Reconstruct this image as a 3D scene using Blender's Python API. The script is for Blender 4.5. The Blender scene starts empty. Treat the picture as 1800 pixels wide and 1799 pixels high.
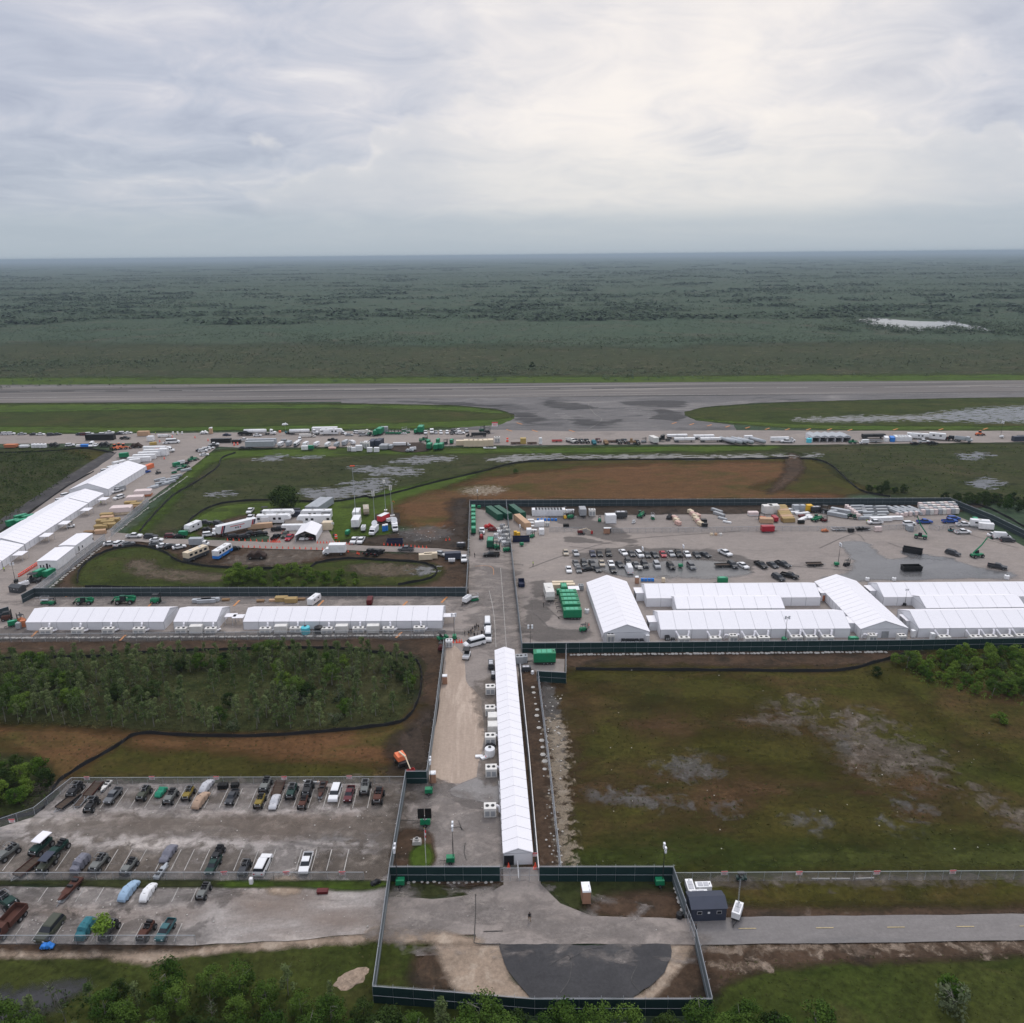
import bpy, bmesh, math, random
import numpy as np
from mathutils import Vector, Matrix, noise as mnoise
from mathutils.geometry import tessellate_polygon
random.seed(7); rng = np.random.default_rng(7)
S = bpy.context.scene; C = S.collection
PI = math.pi; R = math.radians
# ------------------------------------------------------------------ camera
H = 100.0                       # metres above the flat ground
FPX = 1400.0                    # focal length for a frame 1800 wide
HAZE = 9e-5
HS, HY = -17/1800, 448.5-899.5  # horizon slope and offset in that frame
dn = Vector((-HS, 1.0, -HY/FPX)).normalized()            # world down in camera axes (x right, y down, z ahead)
fw = Vector((850-900.0, HY+HS*(850-900), FPX)).normalized()
fw = (fw - dn*fw.dot(dn)).normalized()                   # world +Y
rt = dn.cross(fw); rt = rt if rt.x > 0 else -rt          # world +X
def cam2world(v): return Vector((v.dot(rt), v.dot(fw), -v.dot(dn)))
cx, cy, cz = (cam2world(Vector(a)) for a in ((1,0,0),(0,1,0),(0,0,1)))
cam = bpy.data.objects.new('camera', bpy.data.cameras.new('camera')); C.objects.link(cam)
M3 = Matrix((cx, -cy, -cz)).transposed()
cam.matrix_world = Matrix.Translation((0,0,H)) @ M3.to_4x4()
cam.data.sensor_fit = 'HORIZONTAL'; cam.data.sensor_width = 36; cam.data.lens = FPX/1800*36
cam.data.clip_start = 1; cam.data.clip_end = 200000
S.camera = cam
def at(px, py, z=0.0):
    """point of the level z seen at a spot of the survey photograph"""
    d = cx*(px-900) + cy*(py-899.5) + cz*FPX
    t = (z-H)/d.z
    return Vector((d.x*t, d.y*t, z))
def scale_at(py): return 1.0/max(1e-6, (at(901,py)-at(900,py)).length)
# ------------------------------------------------------------------ sky, sun, exposure
SUN_EL, SUN_AZ = R(52), R(14)   # azimuth from +Y to +X
W = bpy.data.worlds.new('World'); S.world = W; W.use_nodes = True
nt = W.node_tree; N = nt.nodes; L = nt.links; N.clear()
def nd(tree, typ, **kw):
    n = tree.nodes.new(typ)
    for k, v in kw.items():
        if k.startswith('i_'): n.inputs[k[2:].replace('_',' ')].default_value = v
        elif k.startswith('n') and k[1:].isdigit(): n.inputs[int(k[1:])].default_value = v
        else: setattr(n, k, v)
    return n
def ramp(tree, src, stops, interp='LINEAR'):
    r = tree.nodes.new('ShaderNodeValToRGB'); r.color_ramp.interpolation = interp
    e = r.color_ramp.elements
    while len(e) < len(stops): e.new(0.5)
    for el, (p, c) in zip(e, stops):
        el.position = p; el.color = (c if isinstance(c, (tuple, list)) else (c,c,c)) + ((1,) if not isinstance(c, (tuple,list)) or len(c) == 3 else ())
    tree.links.new(src, r.inputs[0]); return r.outputs[0]
def mth(tree, op, a, b=None, c=None, clamp=False):
    n = tree.nodes.new('ShaderNodeMath'); n.operation = op; n.use_clamp = clamp
    for i, x in enumerate((a, b, c)):
        if x is None: continue
        if isinstance(x, (int, float)): n.inputs[i].default_value = x
        else: tree.links.new(x, n.inputs[i])
    return n.outputs[0]
def mixc(tree, f, a, b, blend='MIX'):
    n = tree.nodes.new('ShaderNodeMix'); n.data_type = 'RGBA'; n.blend_type = blend
    for i, x in ((0, f), (6, a), (7, b)):
        if isinstance(x, (int, float)): n.inputs[i].default_value = x
        elif isinstance(x, tuple): n.inputs[i].default_value = x + ((1,) if len(x) == 3 else ())
        else: tree.links.new(x, n.inputs[i])
    return n.outputs[2]
tc = nd(nt, 'ShaderNodeTexCoord')
sep = nd(nt, 'ShaderNodeSeparateXYZ'); L.new(tc.outputs['Generated'], sep.inputs[0])
X_, Y_, Z_ = sep.outputs
zc = mth(nt, 'MAXIMUM', Z_, 0.0)
az = mth(nt, 'ARCTAN2', X_, Y_)
def vec2(a, b, c=0.0):
    n = nd(nt, 'ShaderNodeCombineXYZ'); L.new(a, n.inputs[0]); L.new(b, n.inputs[1]); n.inputs[2].default_value = c; return n.outputs[0]
def ntex(v, s, d, r_, w): n = nd(nt, 'ShaderNodeTexNoise', i_Scale=s, i_Detail=d, i_Roughness=r_, i_Distortion=w); L.new(v, n.inputs['Vector']); return n.outputs[0]
# stratus sheet: a flat layer overhead, foreshortened towards the horizon
den = mth(nt, 'ADD', zc, 0.16)
flat = vec2(mth(nt, 'DIVIDE', X_, den), mth(nt, 'DIVIDE', Y_, den), 1.3)
st = ntex(flat, 0.9, 6.0, 0.5, 0.5); st2 = ntex(flat, 2.6, 8.0, 0.6, 0.9)
strat = mth(nt, 'ADD', mth(nt, 'MULTIPLY', st, 0.55), mth(nt, 'MULTIPLY', st2, 0.45))
sd = Vector((math.sin(R(13))*math.cos(R(9.5)), math.cos(R(13))*math.cos(R(9.5)), math.sin(R(9.5))))
gv = nd(nt, 'ShaderNodeVectorMath', operation='DOT_PRODUCT'); L.new(tc.outputs['Generated'], gv.inputs[0]); gv.inputs[1].default_value = sd
glow = ramp(nt, gv.outputs['Value'], [(0.88, 0.0), (0.95, 0.22), (0.985, 0.80), (1.0, 1.0)], 'EASE')
base = ramp(nt, mth(nt, 'ADD', strat, mth(nt, 'MULTIPLY', glow, 0.05)), [(0.38, (0.44,0.475,0.58)), (0.47, (0.54,0.57,0.665)), (0.55, (0.645,0.65,0.72)), (0.64, (0.82,0.80,0.82))])
# cumulus bank, one to nine degrees up: billows over bearing and height
bil = vec2(mth(nt, 'MULTIPLY', az, 6.0), mth(nt, 'MULTIPLY', zc, 9.5), 3.1)
cu = ntex(bil, 1.0, 9.0, 0.52, 0.1)
vo = nd(nt, 'ShaderNodeTexVoronoi', i_Scale=2.6); vo.feature = 'SMOOTH_F1'; L.new(bil, vo.inputs['Vector'])
top = mth(nt, 'ADD', mth(nt, 'MULTIPLY', cu, 0.42), mth(nt, 'MULTIPLY', mth(nt, 'SUBTRACT', 0.55, vo.outputs['Distance']), 0.07))     # how high the bank reaches at this bearing
reach = ramp(nt, mth(nt, 'ADD', mth(nt, 'MULTIPLY', az, 0.5), 0.5), [(0.30, 0.62), (0.41, 0.80), (0.47, 1.0), (0.74, 1.02), (0.82, 0.72)], 'EASE')
hgt = mth(nt, 'SUBTRACT', mth(nt, 'MULTIPLY', mth(nt, 'MULTIPLY', top, reach), 0.9), zc)
hin = mth(nt, 'ADD', hgt, mth(nt, 'MULTIPLY', mth(nt, 'SUBTRACT', ntex(bil, 3.2, 8.0, 0.6, 0.3), 0.5), 0.16))
cum = mth(nt, 'MULTIPLY', ramp(nt, hgt, [(0.065, 0.0), (0.085, 1.0)], 'EASE'), ramp(nt, zc, [(0.022, 0.0), (0.075, 1.0)], 'EASE'))
cumc = ramp(nt, hin, [(0.065, (0.80,0.775,0.785)), (0.095, (0.655,0.66,0.705)), (0.15, (0.60,0.615,0.675)), (0.20, (0.66,0.66,0.70)), (0.25, (0.58,0.60,0.665))])
col = mixc(nt, mth(nt, 'MULTIPLY', cum, 0.85), base, cumc)
col = mixc(nt, mth(nt, 'MULTIPLY', glow, mth(nt, 'ADD', mth(nt, 'MULTIPLY', strat, 2.4), -0.42), clamp=True), col, (1.0,0.93,0.87))
hz = ramp(nt, zc, [(0.0, 1.0), (0.03, 0.85), (0.065, 0.30), (0.15, 0.0)], 'EASE')
col = mixc(nt, hz, col, (0.43,0.505,0.58))
up = ramp(nt, zc, [(0.27, (1,1,1)), (0.9, (2.15,2.13,2.08))])      # overcast sky: brighter overhead
col = mixc(nt, 1.0, col, up, 'MULTIPLY')
skyt = nd(nt, 'ShaderNodeTexSky', sky_type='NISHITA', sun_disc=False, sun_elevation=SUN_EL, sun_rotation=SUN_AZ)
bg1 = nd(nt, 'ShaderNodeBackground', i_Strength=0.10); L.new(skyt.outputs[0], bg1.inputs[0])
bg2 = nd(nt, 'ShaderNodeBackground', i_Strength=1.0); L.new(col, bg2.inputs[0])
mx = nd(nt, 'ShaderNodeMixShader', n0=0.93); L.new(bg1.outputs[0], mx.inputs[1]); L.new(bg2.outputs[0], mx.inputs[2])
wo = nd(nt, 'ShaderNodeOutputWorld'); L.new(mx.outputs[0], wo.inputs[0])
sun = bpy.data.objects.new('sun', bpy.data.lights.new('sun', 'SUN')); C.objects.link(sun)
sun.data.energy = 1.15; sun.data.angle = R(14); sun.data.color = (1.0, 0.95, 0.88)
to_sun = Vector((math.sin(SUN_AZ)*math.cos(SUN_EL), math.cos(SUN_AZ)*math.cos(SUN_EL), math.sin(SUN_EL)))
sun.rotation_euler = to_sun.to_track_quat('Z', 'Y').to_euler()
V = S.view_settings; V.view_transform = 'Standard'; V.look = 'None'; V.gamma = 1; V.use_curve_mapping = False; V.exposure = 0.0
cy_ = S.cycles; cy_.max_bounces = 5; cy_.diffuse_bounces = 2; cy_.glossy_bounces = 2; cy_.transmission_bounces = 2
cy_.transparent_max_bounces = 24; cy_.volume_bounces = 0; cy_.use_denoising = True; cy_.caustics_reflective = False; cy_.caustics_refractive = False
# ------------------------------------------------------------------ materials
MATS = {}
def new_mat(name):
    m = bpy.data.materials.new(name); m.use_nodes = True; t = m.node_tree
    return m, t, t.nodes['Principled BSDF'], t.nodes['Material Output']
def noise_n(t, vec, scale, detail=4, rough=0.55, dist=0.0):
    n = nd(t, 'ShaderNodeTexNoise', i_Scale=scale, i_Detail=detail, i_Roughness=rough, i_Distortion=dist)
    t.links.new(vec, n.inputs['Vector']); return n.outputs[0]
def soil(name, c1, c2, c3=None, s1=0.05, s2=0.2, k3=(0.52,0.64), rough=0.95, grain=0.25, gs=1.5, soft=False, namp=0.9, nscale=0.25, stretch=(1,1,1), bump=0.0, spec=0.08, dens=1.0, fade=(0.2,0.8), c4=None, s4=0.02, k4=(0.5,0.65)):
    """ground cover: two mixed tones, blotches of a third, fine grain; soft = ragged fading rim"""
    m, t, b, o = new_mat(name); g = nd(t, 'ShaderNodeNewGeometry')
    mp = nd(t, 'ShaderNodeVectorMath', operation='MULTIPLY'); t.links.new(g.outputs['Position'], mp.inputs[0]); mp.inputs[1].default_value = stretch
    v = mp.outputs[0]
    col = mixc(t, ramp(t, noise_n(t, v, s1, 5, 0.6, 0.3), [(0.35,0.0),(0.65,1.0)]), c1, c2)
    if c3: col = mixc(t, ramp(t, noise_n(t, v, s2, 6, 0.65, 0.5), [(k3[0],0.0),(k3[1],1.0)]), col, c3)
    if c4: col = mixc(t, ramp(t, noise_n(t, v, s4, 5, 0.6, 1.0), [(k4[0],0.0),(k4[1],1.0)]), col, c4)
    gr = noise_n(t, g.outputs['Position'], gs, 4, 0.75)
    col = mixc(t, 1.0, col, ramp(t, noise_n(t, v, gs*0.28, 6, 0.7, 0.6), [(0.3, 1-grain*0.8), (0.7, 1+grain*0.8)]), 'MULTIPLY')
    col = mixc(t, 1.0, col, ramp(t, gr, [(0.3, 1-grain), (0.7, 1+grain)]), 'MULTIPLY')
    t.links.new(col, b.inputs['Base Color']); b.inputs['Roughness'].default_value = rough
    b.inputs['Specular IOR Level'].default_value = spec
    if bump:
        bp = nd(t, 'ShaderNodeBump', i_Strength=0.8, i_Distance=bump); t.links.new(gr, bp.inputs['Height']); t.links.new(bp.outputs[0], b.inputs['Normal'])
    if soft:
        a = nd(t, 'ShaderNodeAttribute', attribute_name='w')
        n = noise_n(t, v, nscale, 6, 0.65, 0.4)
        f = mth(t, 'ADD', a.outputs['Fac'], mth(t, 'MULTIPLY', mth(t, 'SUBTRACT', n, 0.5), namp*2.2))
        f = ramp(t, f, [(fade[0], 0.0), (fade[1], dens)])
        tr = nd(t, 'ShaderNodeBsdfTransparent'); ms = nd(t, 'ShaderNodeMixShader')
        t.links.new(f, ms.inputs[0]); t.links.new(tr.outputs[0], ms.inputs[1]); t.links.new(b.outputs[0], ms.inputs[2]); t.links.new(ms.outputs[0], o.inputs[0])
    MATS[name] = m; return m
def paint(name, col, rough=0.5, metal=0.0, var=0.08, scale=0.8, spec=0.25, emis=None, dirt=0.0):
    m, t, b, o = new_mat(name); g = nd(t, 'ShaderNodeNewGeometry')
    n = noise_n(t, g.outputs['Position'], scale, 5, 0.7)
    c = mixc(t, 1.0, tuple(col), ramp(t, n, [(0.3, 1-var), (0.7, 1+var)]), 'MULTIPLY')
    if dirt: c = mixc(t, ramp(t, noise_n(t, g.outputs['Position'], scale*0.6, 6, 0.7), [(0.5,0.0),(0.75,dirt)]), c, (0.10,0.075,0.05))
    t.links.new(c, b.inputs['Base Color']); b.inputs['Roughness'].default_value = rough; b.inputs['Metallic'].default_value = metal
    b.inputs['Specular IOR Level'].default_value = spec
    MATS[name] = m; return m
def leafmat(name, c1, c2, s=0.35):
    """foliage: tone varies from tree to tree and from clump to clump"""
    m, t, b, o = new_mat(name); g = nd(t, 'ShaderNodeNewGeometry'); oi = nd(t, 'ShaderNodeObjectInfo')
    n = noise_n(t, g.outputs['Position'], s, 4, 0.7)
    f = mth(t, 'ADD', mth(t, 'MULTIPLY', n, 1.3), mth(t, 'MULTIPLY', mth(t, 'SUBTRACT', oi.outputs['Random'], 0.75), 0.6))
    c = mixc(t, ramp(t, f, [(0.2, 0.0), (0.8, 1.0)]), c1, c2)
    t.links.new(c, b.inputs['Base Color']); b.inputs['Roughness'].default_value = 0.8; b.inputs['Specular IOR Level'].default_value = 0.06
    MATS[name] = m; return m
# ------------------------------------------------------------------ scene helpers
def tag(o, label=None, cat=None, group=None, kind=None):
    for k, v in (('label', label), ('category', cat), ('group', group), ('kind', kind)):
        if v: o[k] = v
    return o
def link_mesh(name, me, mat=None, parent=None):
    o = bpy.data.objects.new(name, me); C.objects.link(o)
    if mat is not None:
        for mm in (mat if isinstance(mat, (list, tuple)) else [mat]): me.materials.append(mm)
    if parent: o.parent = parent
    return o
def pydata(name, vs, fs, mat=None, parent=None, smooth=False):
    me = bpy.data.meshes.new(name); me.from_pydata([tuple(v) for v in vs], [], fs); me.update()
    if smooth: me.polygons.foreach_set('use_smooth', [True]*len(me.polygons))
    return link_mesh(name, me, mat, parent)
def empty(name, loc=(0,0,0), rz=0.0, label=None, cat=None, group=None):
    o = bpy.data.objects.new(name, None); C.objects.link(o); o.location = loc; o.rotation_euler = (0,0,rz); o.empty_display_size = 0.3
    return tag(o, label, cat, group)
def smooth_line(pts, n=6, closed=False):
    P = [Vector(p) for p in pts]; out = []; k = len(P)
    for i in range(k if closed else k-1):
        a = P[(i-1) % k] if closed or i > 0 else P[i]; b = P[i]; c = P[(i+1) % k]
        d = P[(i+2) % k] if closed or i+2 < k else c
        for j in range(n):
            t = j/n
            out.append(0.5*((2*b)+(c-a)*t+(2*a-5*b+4*c-d)*t*t+(3*b-a-3*c+d)*t**3))
    if not closed: out.append(P[-1])
    return out
def sheet(name, pts, mat, z, jit=0.0, step=3.0, smooth=False, kind='structure'):
    """a flat paved or planted area given by its outline; the rim wanders by jit metres"""
    P = [at(*p) for p in pts]
    if smooth: P = smooth_line(P, 6, True)
    Q = []
    for i, a in enumerate(P):
        b = P[(i+1) % len(P)]; d = (b-a); n = max(1, min(60, int(d.length/step))) if jit else 1
        nrm = Vector((-d.y, d.x, 0)).normalized() if d.length > 1e-6 else Vector((0,0,0))
        for j in range(n):
            p = a + d*(j/n)
            if jit: p = p + nrm*jit*(mnoise.noise(Vector((p.x*0.15, p.y*0.15, z*7))) + 0.7*mnoise.noise(Vector((p.x*0.6, p.y*0.6, z*3))))
            Q.append(Vector((p.x, p.y, z)))
    tris = tessellate_polygon([Q])
    o = pydata(name, Q, [tuple(t) for t in tris], mat); bm = bmesh.new(); bm.from_mesh(o.data)
    for f in bm.faces:
        if f.normal.z < 0: f.normal_flip()
    bm.to_mesh(o.data); bm.free()
    return tag(o, kind=kind)
def soft(name, pts, mat, z, feather=4.0, smooth=True, n=90):
    """a patch of earth, grass or water whose rim fades raggedly: a fine sheet with the distance to its outline stored on it"""
    P = [at(*p) for p in pts]
    if smooth: P = smooth_line(P, 5, True)
    A = np.array([(p.x, p.y) for p in P]); Bp = np.roll(A, -1, 0)
    lo = A.min(0)-feather; hi = A.max(0)+feather; st = max((hi-lo).max()/n, 0.3)
    gx = np.arange(lo[0], hi[0]+st, st); gy = np.arange(lo[1], hi[1]+st, st)
    X, Y = np.meshgrid(gx, gy); pts2 = np.stack([X.ravel(), Y.ravel()], 1)
    ins = np.zeros(len(pts2), bool); dist = np.full(len(pts2), 1e9)
    for a, b in zip(A, Bp):
        cond = (a[1] > pts2[:,1]) != (b[1] > pts2[:,1])
        xi = a[0] + (pts2[:,1]-a[1])*(b[0]-a[0])/(b[1]-a[1]+1e-12)
        ins ^= cond & (pts2[:,0] < xi)
        e = b-a; l2 = (e*e).sum()+1e-12; t = np.clip(((pts2-a)@e)/l2, 0, 1)
        dist = np.minimum(dist, np.hypot(*(pts2-a-t[:,None]*e).T))
    sdv = np.where(ins, dist, -dist); w = np.clip(sdv/(2*feather)+0.5, 0, 1)
    nx = len(gx); keep = np.where(w > 0)[0]; idx = -np.ones(len(w), int)
    F = []
    live = w > 0
    for j in range(len(gy)-1):
        r0 = np.arange(nx-1)+j*nx
        q = np.stack([r0, r0+1, r0+nx+1, r0+nx], 1); F.append(q[live[q].any(1)])
    F = np.concatenate(F); used = np.unique(F); idx[used] = np.arange(len(used)); F = idx[F]
    vs = np.column_stack([pts2[used], np.full(len(used), z)])
    me = bpy.data.meshes.new(name); me.from_pydata(vs.tolist(), [], F.tolist()); me.update()
    at_ = me.attributes.new('w', 'FLOAT', 'POINT'); at_.data.foreach_set('value', w[used].astype(np.float32))
    return tag(link_mesh(name, me, mat), kind='structure')
# ------------------------------------------------------------------ the ground and everything paved or bare
LZ = [0.0]
def lift():
    LZ[0] += 0.002; return LZ[0]
G1, G2, G3 = (0.052,0.060,0.022), (0.066,0.064,0.030), (0.034,0.042,0.018)
soil('marsh', (0.040,0.064,0.036), (0.050,0.068,0.040), (0.034,0.056,0.033), s1=0.006, s2=0.03, k3=(0.5,0.68), grain=0.4, gs=0.3, c4=(0.070,0.066,0.044), s4=0.012, k4=(0.56,0.72))
soil('grass_soft', (0.032,0.046,0.008), (0.045,0.050,0.012), (0.022,0.031,0.006), s1=0.03, s2=0.08, k3=(0.5,0.66), grain=0.4, gs=0.9, soft=True, namp=0.5, nscale=0.12, stretch=(0.6,1,1), c4=(0.062,0.050,0.020), s4=0.06, k4=(0.58,0.74))
soil('grass_bright', (0.046,0.080,0.010), (0.060,0.086,0.014), (0.034,0.048,0.010), s1=0.03, s2=0.09, grain=0.35, gs=0.9, soft=True, namp=0.55, nscale=0.1, stretch=(0.5,1,1))
soil('grass_dark', (0.032,0.040,0.012), (0.044,0.045,0.018), (0.022,0.029,0.009), s1=0.04, s2=0.12, grain=0.4, gs=0.8, soft=True, namp=0.6, nscale=0.1, stretch=(0.6,1,1), c4=(0.060,0.052,0.026), s4=0.03, k4=(0.55,0.72))
soil('olive_field', (0.052,0.041,0.010), (0.040,0.044,0.007), (0.066,0.038,0.017), s1=0.025, s2=0.05, k3=(0.48,0.68), grain=0.38, gs=0.9, soft=True, namp=0.4, nscale=0.15, stretch=(0.55,1,1), c4=(0.026,0.028,0.006), s4=0.035, k4=(0.52,0.7))
soil('red_earth', (0.120,0.058,0.027), (0.092,0.052,0.022), (0.062,0.050,0.014), s1=0.02, s2=0.045, k3=(0.5,0.65), grain=0.3, gs=1.0, soft=True, namp=0.5, nscale=0.08, stretch=(0.5,1,1))
soil('brown_earth', (0.080,0.050,0.032), (0.056,0.038,0.026), (0.036,0.027,0.019), s1=0.05, s2=0.15, grain=0.35, gs=1.2, soft=True, namp=0.6, nscale=0.15, stretch=(0.7,1,1), c4=(0.13,0.10,0.08), s4=0.3, k4=(0.62,0.74))
soil('rust_earth', (0.078,0.045,0.022), (0.060,0.040,0.018), (0.044,0.040,0.011), s1=0.05, s2=0.1, k3=(0.48,0.66), grain=0.35, gs=1.1, soft=True, namp=0.9, nscale=0.12, stretch=(0.5,1,1), dens=0.85)
soil('mud', (0.042,0.030,0.022), (0.056,0.041,0.031), (0.026,0.020,0.016), s1=0.06, s2=0.2, grain=0.35, gs=1.2, soft=True, namp=0.7, nscale=0.12, rough=0.85)
soil('sand', (0.31,0.235,0.175), (0.26,0.20,0.15), (0.36,0.29,0.225), s1=0.1, s2=0.3, grain=0.22, gs=1.6, soft=True, namp=0.5, nscale=0.3)
soil('verge_chalk', (0.20,0.15,0.11), (0.15,0.11,0.08), (0.28,0.22,0.17), s1=0.2, s2=0.5, grain=0.35, gs=2, soft=True, namp=2.2, nscale=0.5, dens=0.7)
soil('sand_scatter', (0.33,0.27,0.20), (0.27,0.22,0.165), (0.40,0.34,0.27), s1=0.2, s2=0.5, grain=0.25, gs=2, soft=True, namp=2.2, nscale=0.6, dens=0.6)
soil('dust', (0.30,0.235,0.19), (0.26,0.205,0.17), s1=0.2, grain=0.2, gs=1.5, soft=True, namp=1.0, nscale=0.2, dens=0.6, stretch=(0.3,1,1), fade=(0.1,1.0))
soil('asphalt_pale', (0.25,0.235,0.225), (0.22,0.205,0.195), s1=0.1, grain=0.12, gs=2, soft=True, namp=0.2, nscale=0.3, fade=(0.4,0.6))
soil('limerock', (0.175,0.145,0.12), (0.125,0.104,0.085), (0.26,0.22,0.185), s1=0.12, s2=0.4, grain=0.3, gs=1.6, soft=True, namp=1.6, nscale=0.3, dens=0.5)
soil('grey_marl', (0.17,0.163,0.158), (0.13,0.124,0.12), (0.23,0.222,0.215), s1=0.15, s2=0.4, grain=0.3, gs=1.6, soft=True, namp=1.6, nscale=0.3, dens=0.42)
soil('straw', (0.105,0.080,0.058), (0.085,0.068,0.045), (0.05,0.052,0.024), s1=0.08, s2=0.2, grain=0.4, gs=1.2, soft=True, namp=0.8, nscale=0.15)
soil('water_soft', (0.10,0.10,0.10), (0.09,0.09,0.09), s1=0.1, grain=0.05, gs=1, soft=True, namp=3.4, nscale=0.5, dens=0.85, rough=0.1, spec=0.7, stretch=(0.35,1,1), fade=(0.42,0.56))
soil('wet', (0.17,0.168,0.168), (0.13,0.129,0.13), s1=0.08, grain=0.12, gs=1.5, soft=True, namp=0.9, nscale=0.09, rough=0.2, spec=0.5, dens=0.85, stretch=(0.5,1,1), fade=(0.3,0.6))
soil('tar_patch', (0.07,0.068,0.068), (0.09,0.086,0.085), s1=0.1, grain=0.2, gs=1, soft=True, namp=2.0, nscale=0.15, dens=0.5, stretch=(0.15,1,1), fade=(0.35,0.65))
soil('dark_water', (0.022,0.021,0.021), (0.03,0.028,0.027), s1=0.1, grain=0.1, soft=True, namp=0.8, nscale=0.2, rough=0.2, spec=0.4)
soil('worn', (0.25,0.22,0.20), (0.21,0.187,0.172), (0.33,0.29,0.26), s1=0.1, s2=0.3, grain=0.25, gs=1.5, soft=True, namp=2.2, nscale=0.2, dens=0.6, stretch=(0.6,1,1))
soil('damp', (0.11,0.10,0.095), (0.085,0.08,0.075), s1=0.1, grain=0.15, gs=1.5, soft=True, namp=1.5, nscale=0.12, rough=0.7, dens=0.42, stretch=(0.4,1,1), fade=(0.38,0.6))
soil('asphalt_warm', (0.28,0.243,0.218), (0.245,0.213,0.192), (0.20,0.176,0.16), s1=0.02, s2=0.07, k3=(0.52,0.72), grain=0.14, gs=2.2, stretch=(0.5,1,1), c4=(0.29,0.25,0.22), s4=0.03)
soil('asphalt_lot', (0.35,0.315,0.29), (0.28,0.253,0.235), (0.46,0.41,0.37), s1=0.06, s2=0.14, k3=(0.52,0.68), grain=0.2, gs=2.2, stretch=(0.35,1,1), c4=(0.15,0.137,0.128), s4=0.11, k4=(0.54,0.66))
soil('asphalt_cool', (0.165,0.155,0.150), (0.125,0.119,0.117), (0.075,0.072,0.072), s1=0.02, s2=0.045, k3=(0.52,0.66), grain=0.2, gs=1.2, stretch=(0.35,1,1), c4=(0.215,0.20,0.188), s4=0.05, k4=(0.54,0.7))
soil('asphalt_runway', (0.175,0.158,0.146), (0.115,0.107,0.103), (0.26,0.235,0.21), s1=0.06, s2=0.10, k3=(0.5,0.66), grain=0.14, gs=1.5, stretch=(0.025,1,1), c4=(0.06,0.057,0.056), s4=0.085, k4=(0.5,0.64))
soil('asphalt_new', (0.050,0.049,0.051), (0.068,0.066,0.067), (0.085,0.082,0.08), s1=0.06, s2=0.12, k3=(0.55,0.72), grain=0.15, gs=2.5)
soil('asphalt_road', (0.215,0.198,0.188), (0.185,0.172,0.165), (0.155,0.147,0.143), s1=0.03, s2=0.1, grain=0.12, gs=2.5, stretch=(0.3,1,1))
soil('black_strip', (0.055,0.052,0.052), (0.075,0.07,0.07), (0.12,0.11,0.10), s1=0.1, s2=0.2, k3=(0.55,0.7), grain=0.2, gs=2)
soil('tan_road', (0.41,0.325,0.26), (0.35,0.275,0.22), (0.46,0.37,0.30), s1=0.08, s2=0.15, grain=0.12, gs=2, stretch=(2.5,0.25,1))
soil('paint_white', (0.48,0.46,0.43), (0.30,0.285,0.27), s1=0.5, grain=0.2, gs=3)
soil('scuffed_paint', (0.30,0.28,0.25), (0.20,0.19,0.18), s1=0.3, grain=0.2); soil('paint_yellow', (0.50,0.40,0.22), (0.42,0.34,0.20), s1=0.5, grain=0.2, gs=3)
soil('paint_orange', (0.60,0.26,0.10), (0.5,0.25,0.12), s1=0.5, grain=0.2, gs=3)
M = MATS
EDGE = 70000
pydata('ground', [(-EDGE,-600,0),(EDGE,-600,0),(EDGE,EDGE,0),(-EDGE,EDGE,0)], [(0,1,2,3)], M['marsh'])['kind'] = 'structure'
soil('sawgrass', (0.055,0.060,0.028), (0.044,0.056,0.026), (0.066,0.064,0.034), s1=0.01, s2=0.03, grain=0.4, gs=0.3, soft=True, namp=0.7, nscale=0.008, dens=0.8)
soft('sawgrass', [(-600,612),(400,606),(1000,610),(1500,604),(2400,600),(2400,660),(1000,668),(-600,676)], M['sawgrass'], lift(), 60, n=160)
# -- grass round the runway
z = lift()
soft('grass_verge', [(-400,662),(0,664),(600,664),(1200,661),(1800,658),(2200,656),(2200,668),(0,680),(-400,682)], M['grass_bright'], z, 8)
soft('grass_median', [(-400,712),(0,709),(500,709),(760,711),(870,719),(912,731),(880,748),(760,753),(400,757),(0,764),(-400,768)], M['grass_soft'], lift(), 5, n=160)
soft('grass_median', [(1195,728),(1220,718),(1330,710),(1500,704),(1800,697),(2300,690),(2300,757),(1800,757),(1500,756),(1300,746),(1225,739)], M['grass_soft'], lift(), 5, n=160)
soft('grass_edge', [(-300,752),(0,750),(300,751),(640,745),(860,738),(905,731),(885,747),(760,753),(400,757),(0,763),(-300,767)], M['grass_bright'], lift(), 4)
soft('grass_edge', [(0,712),(400,711),(760,713),(890,725),(860,727),(700,719),(300,720),(0,725)], M['grass_bright'], lift(), 5)
soft('grass_edge', [(1210,735),(1300,741),(1500,748),(1800,749),(2100,749),(2100,757),(1800,757),(1500,756),(1300,746)], M['grass_bright'], lift(), 4)
soft('pond', [(1405,738),(1500,733),(1620,731),(1690,722),(1800,715),(1950,712),(1950,741),(1800,742),(1720,741),(1600,738),(1500,741)], M['water_soft'], lift(), 6, n=160)
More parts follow.
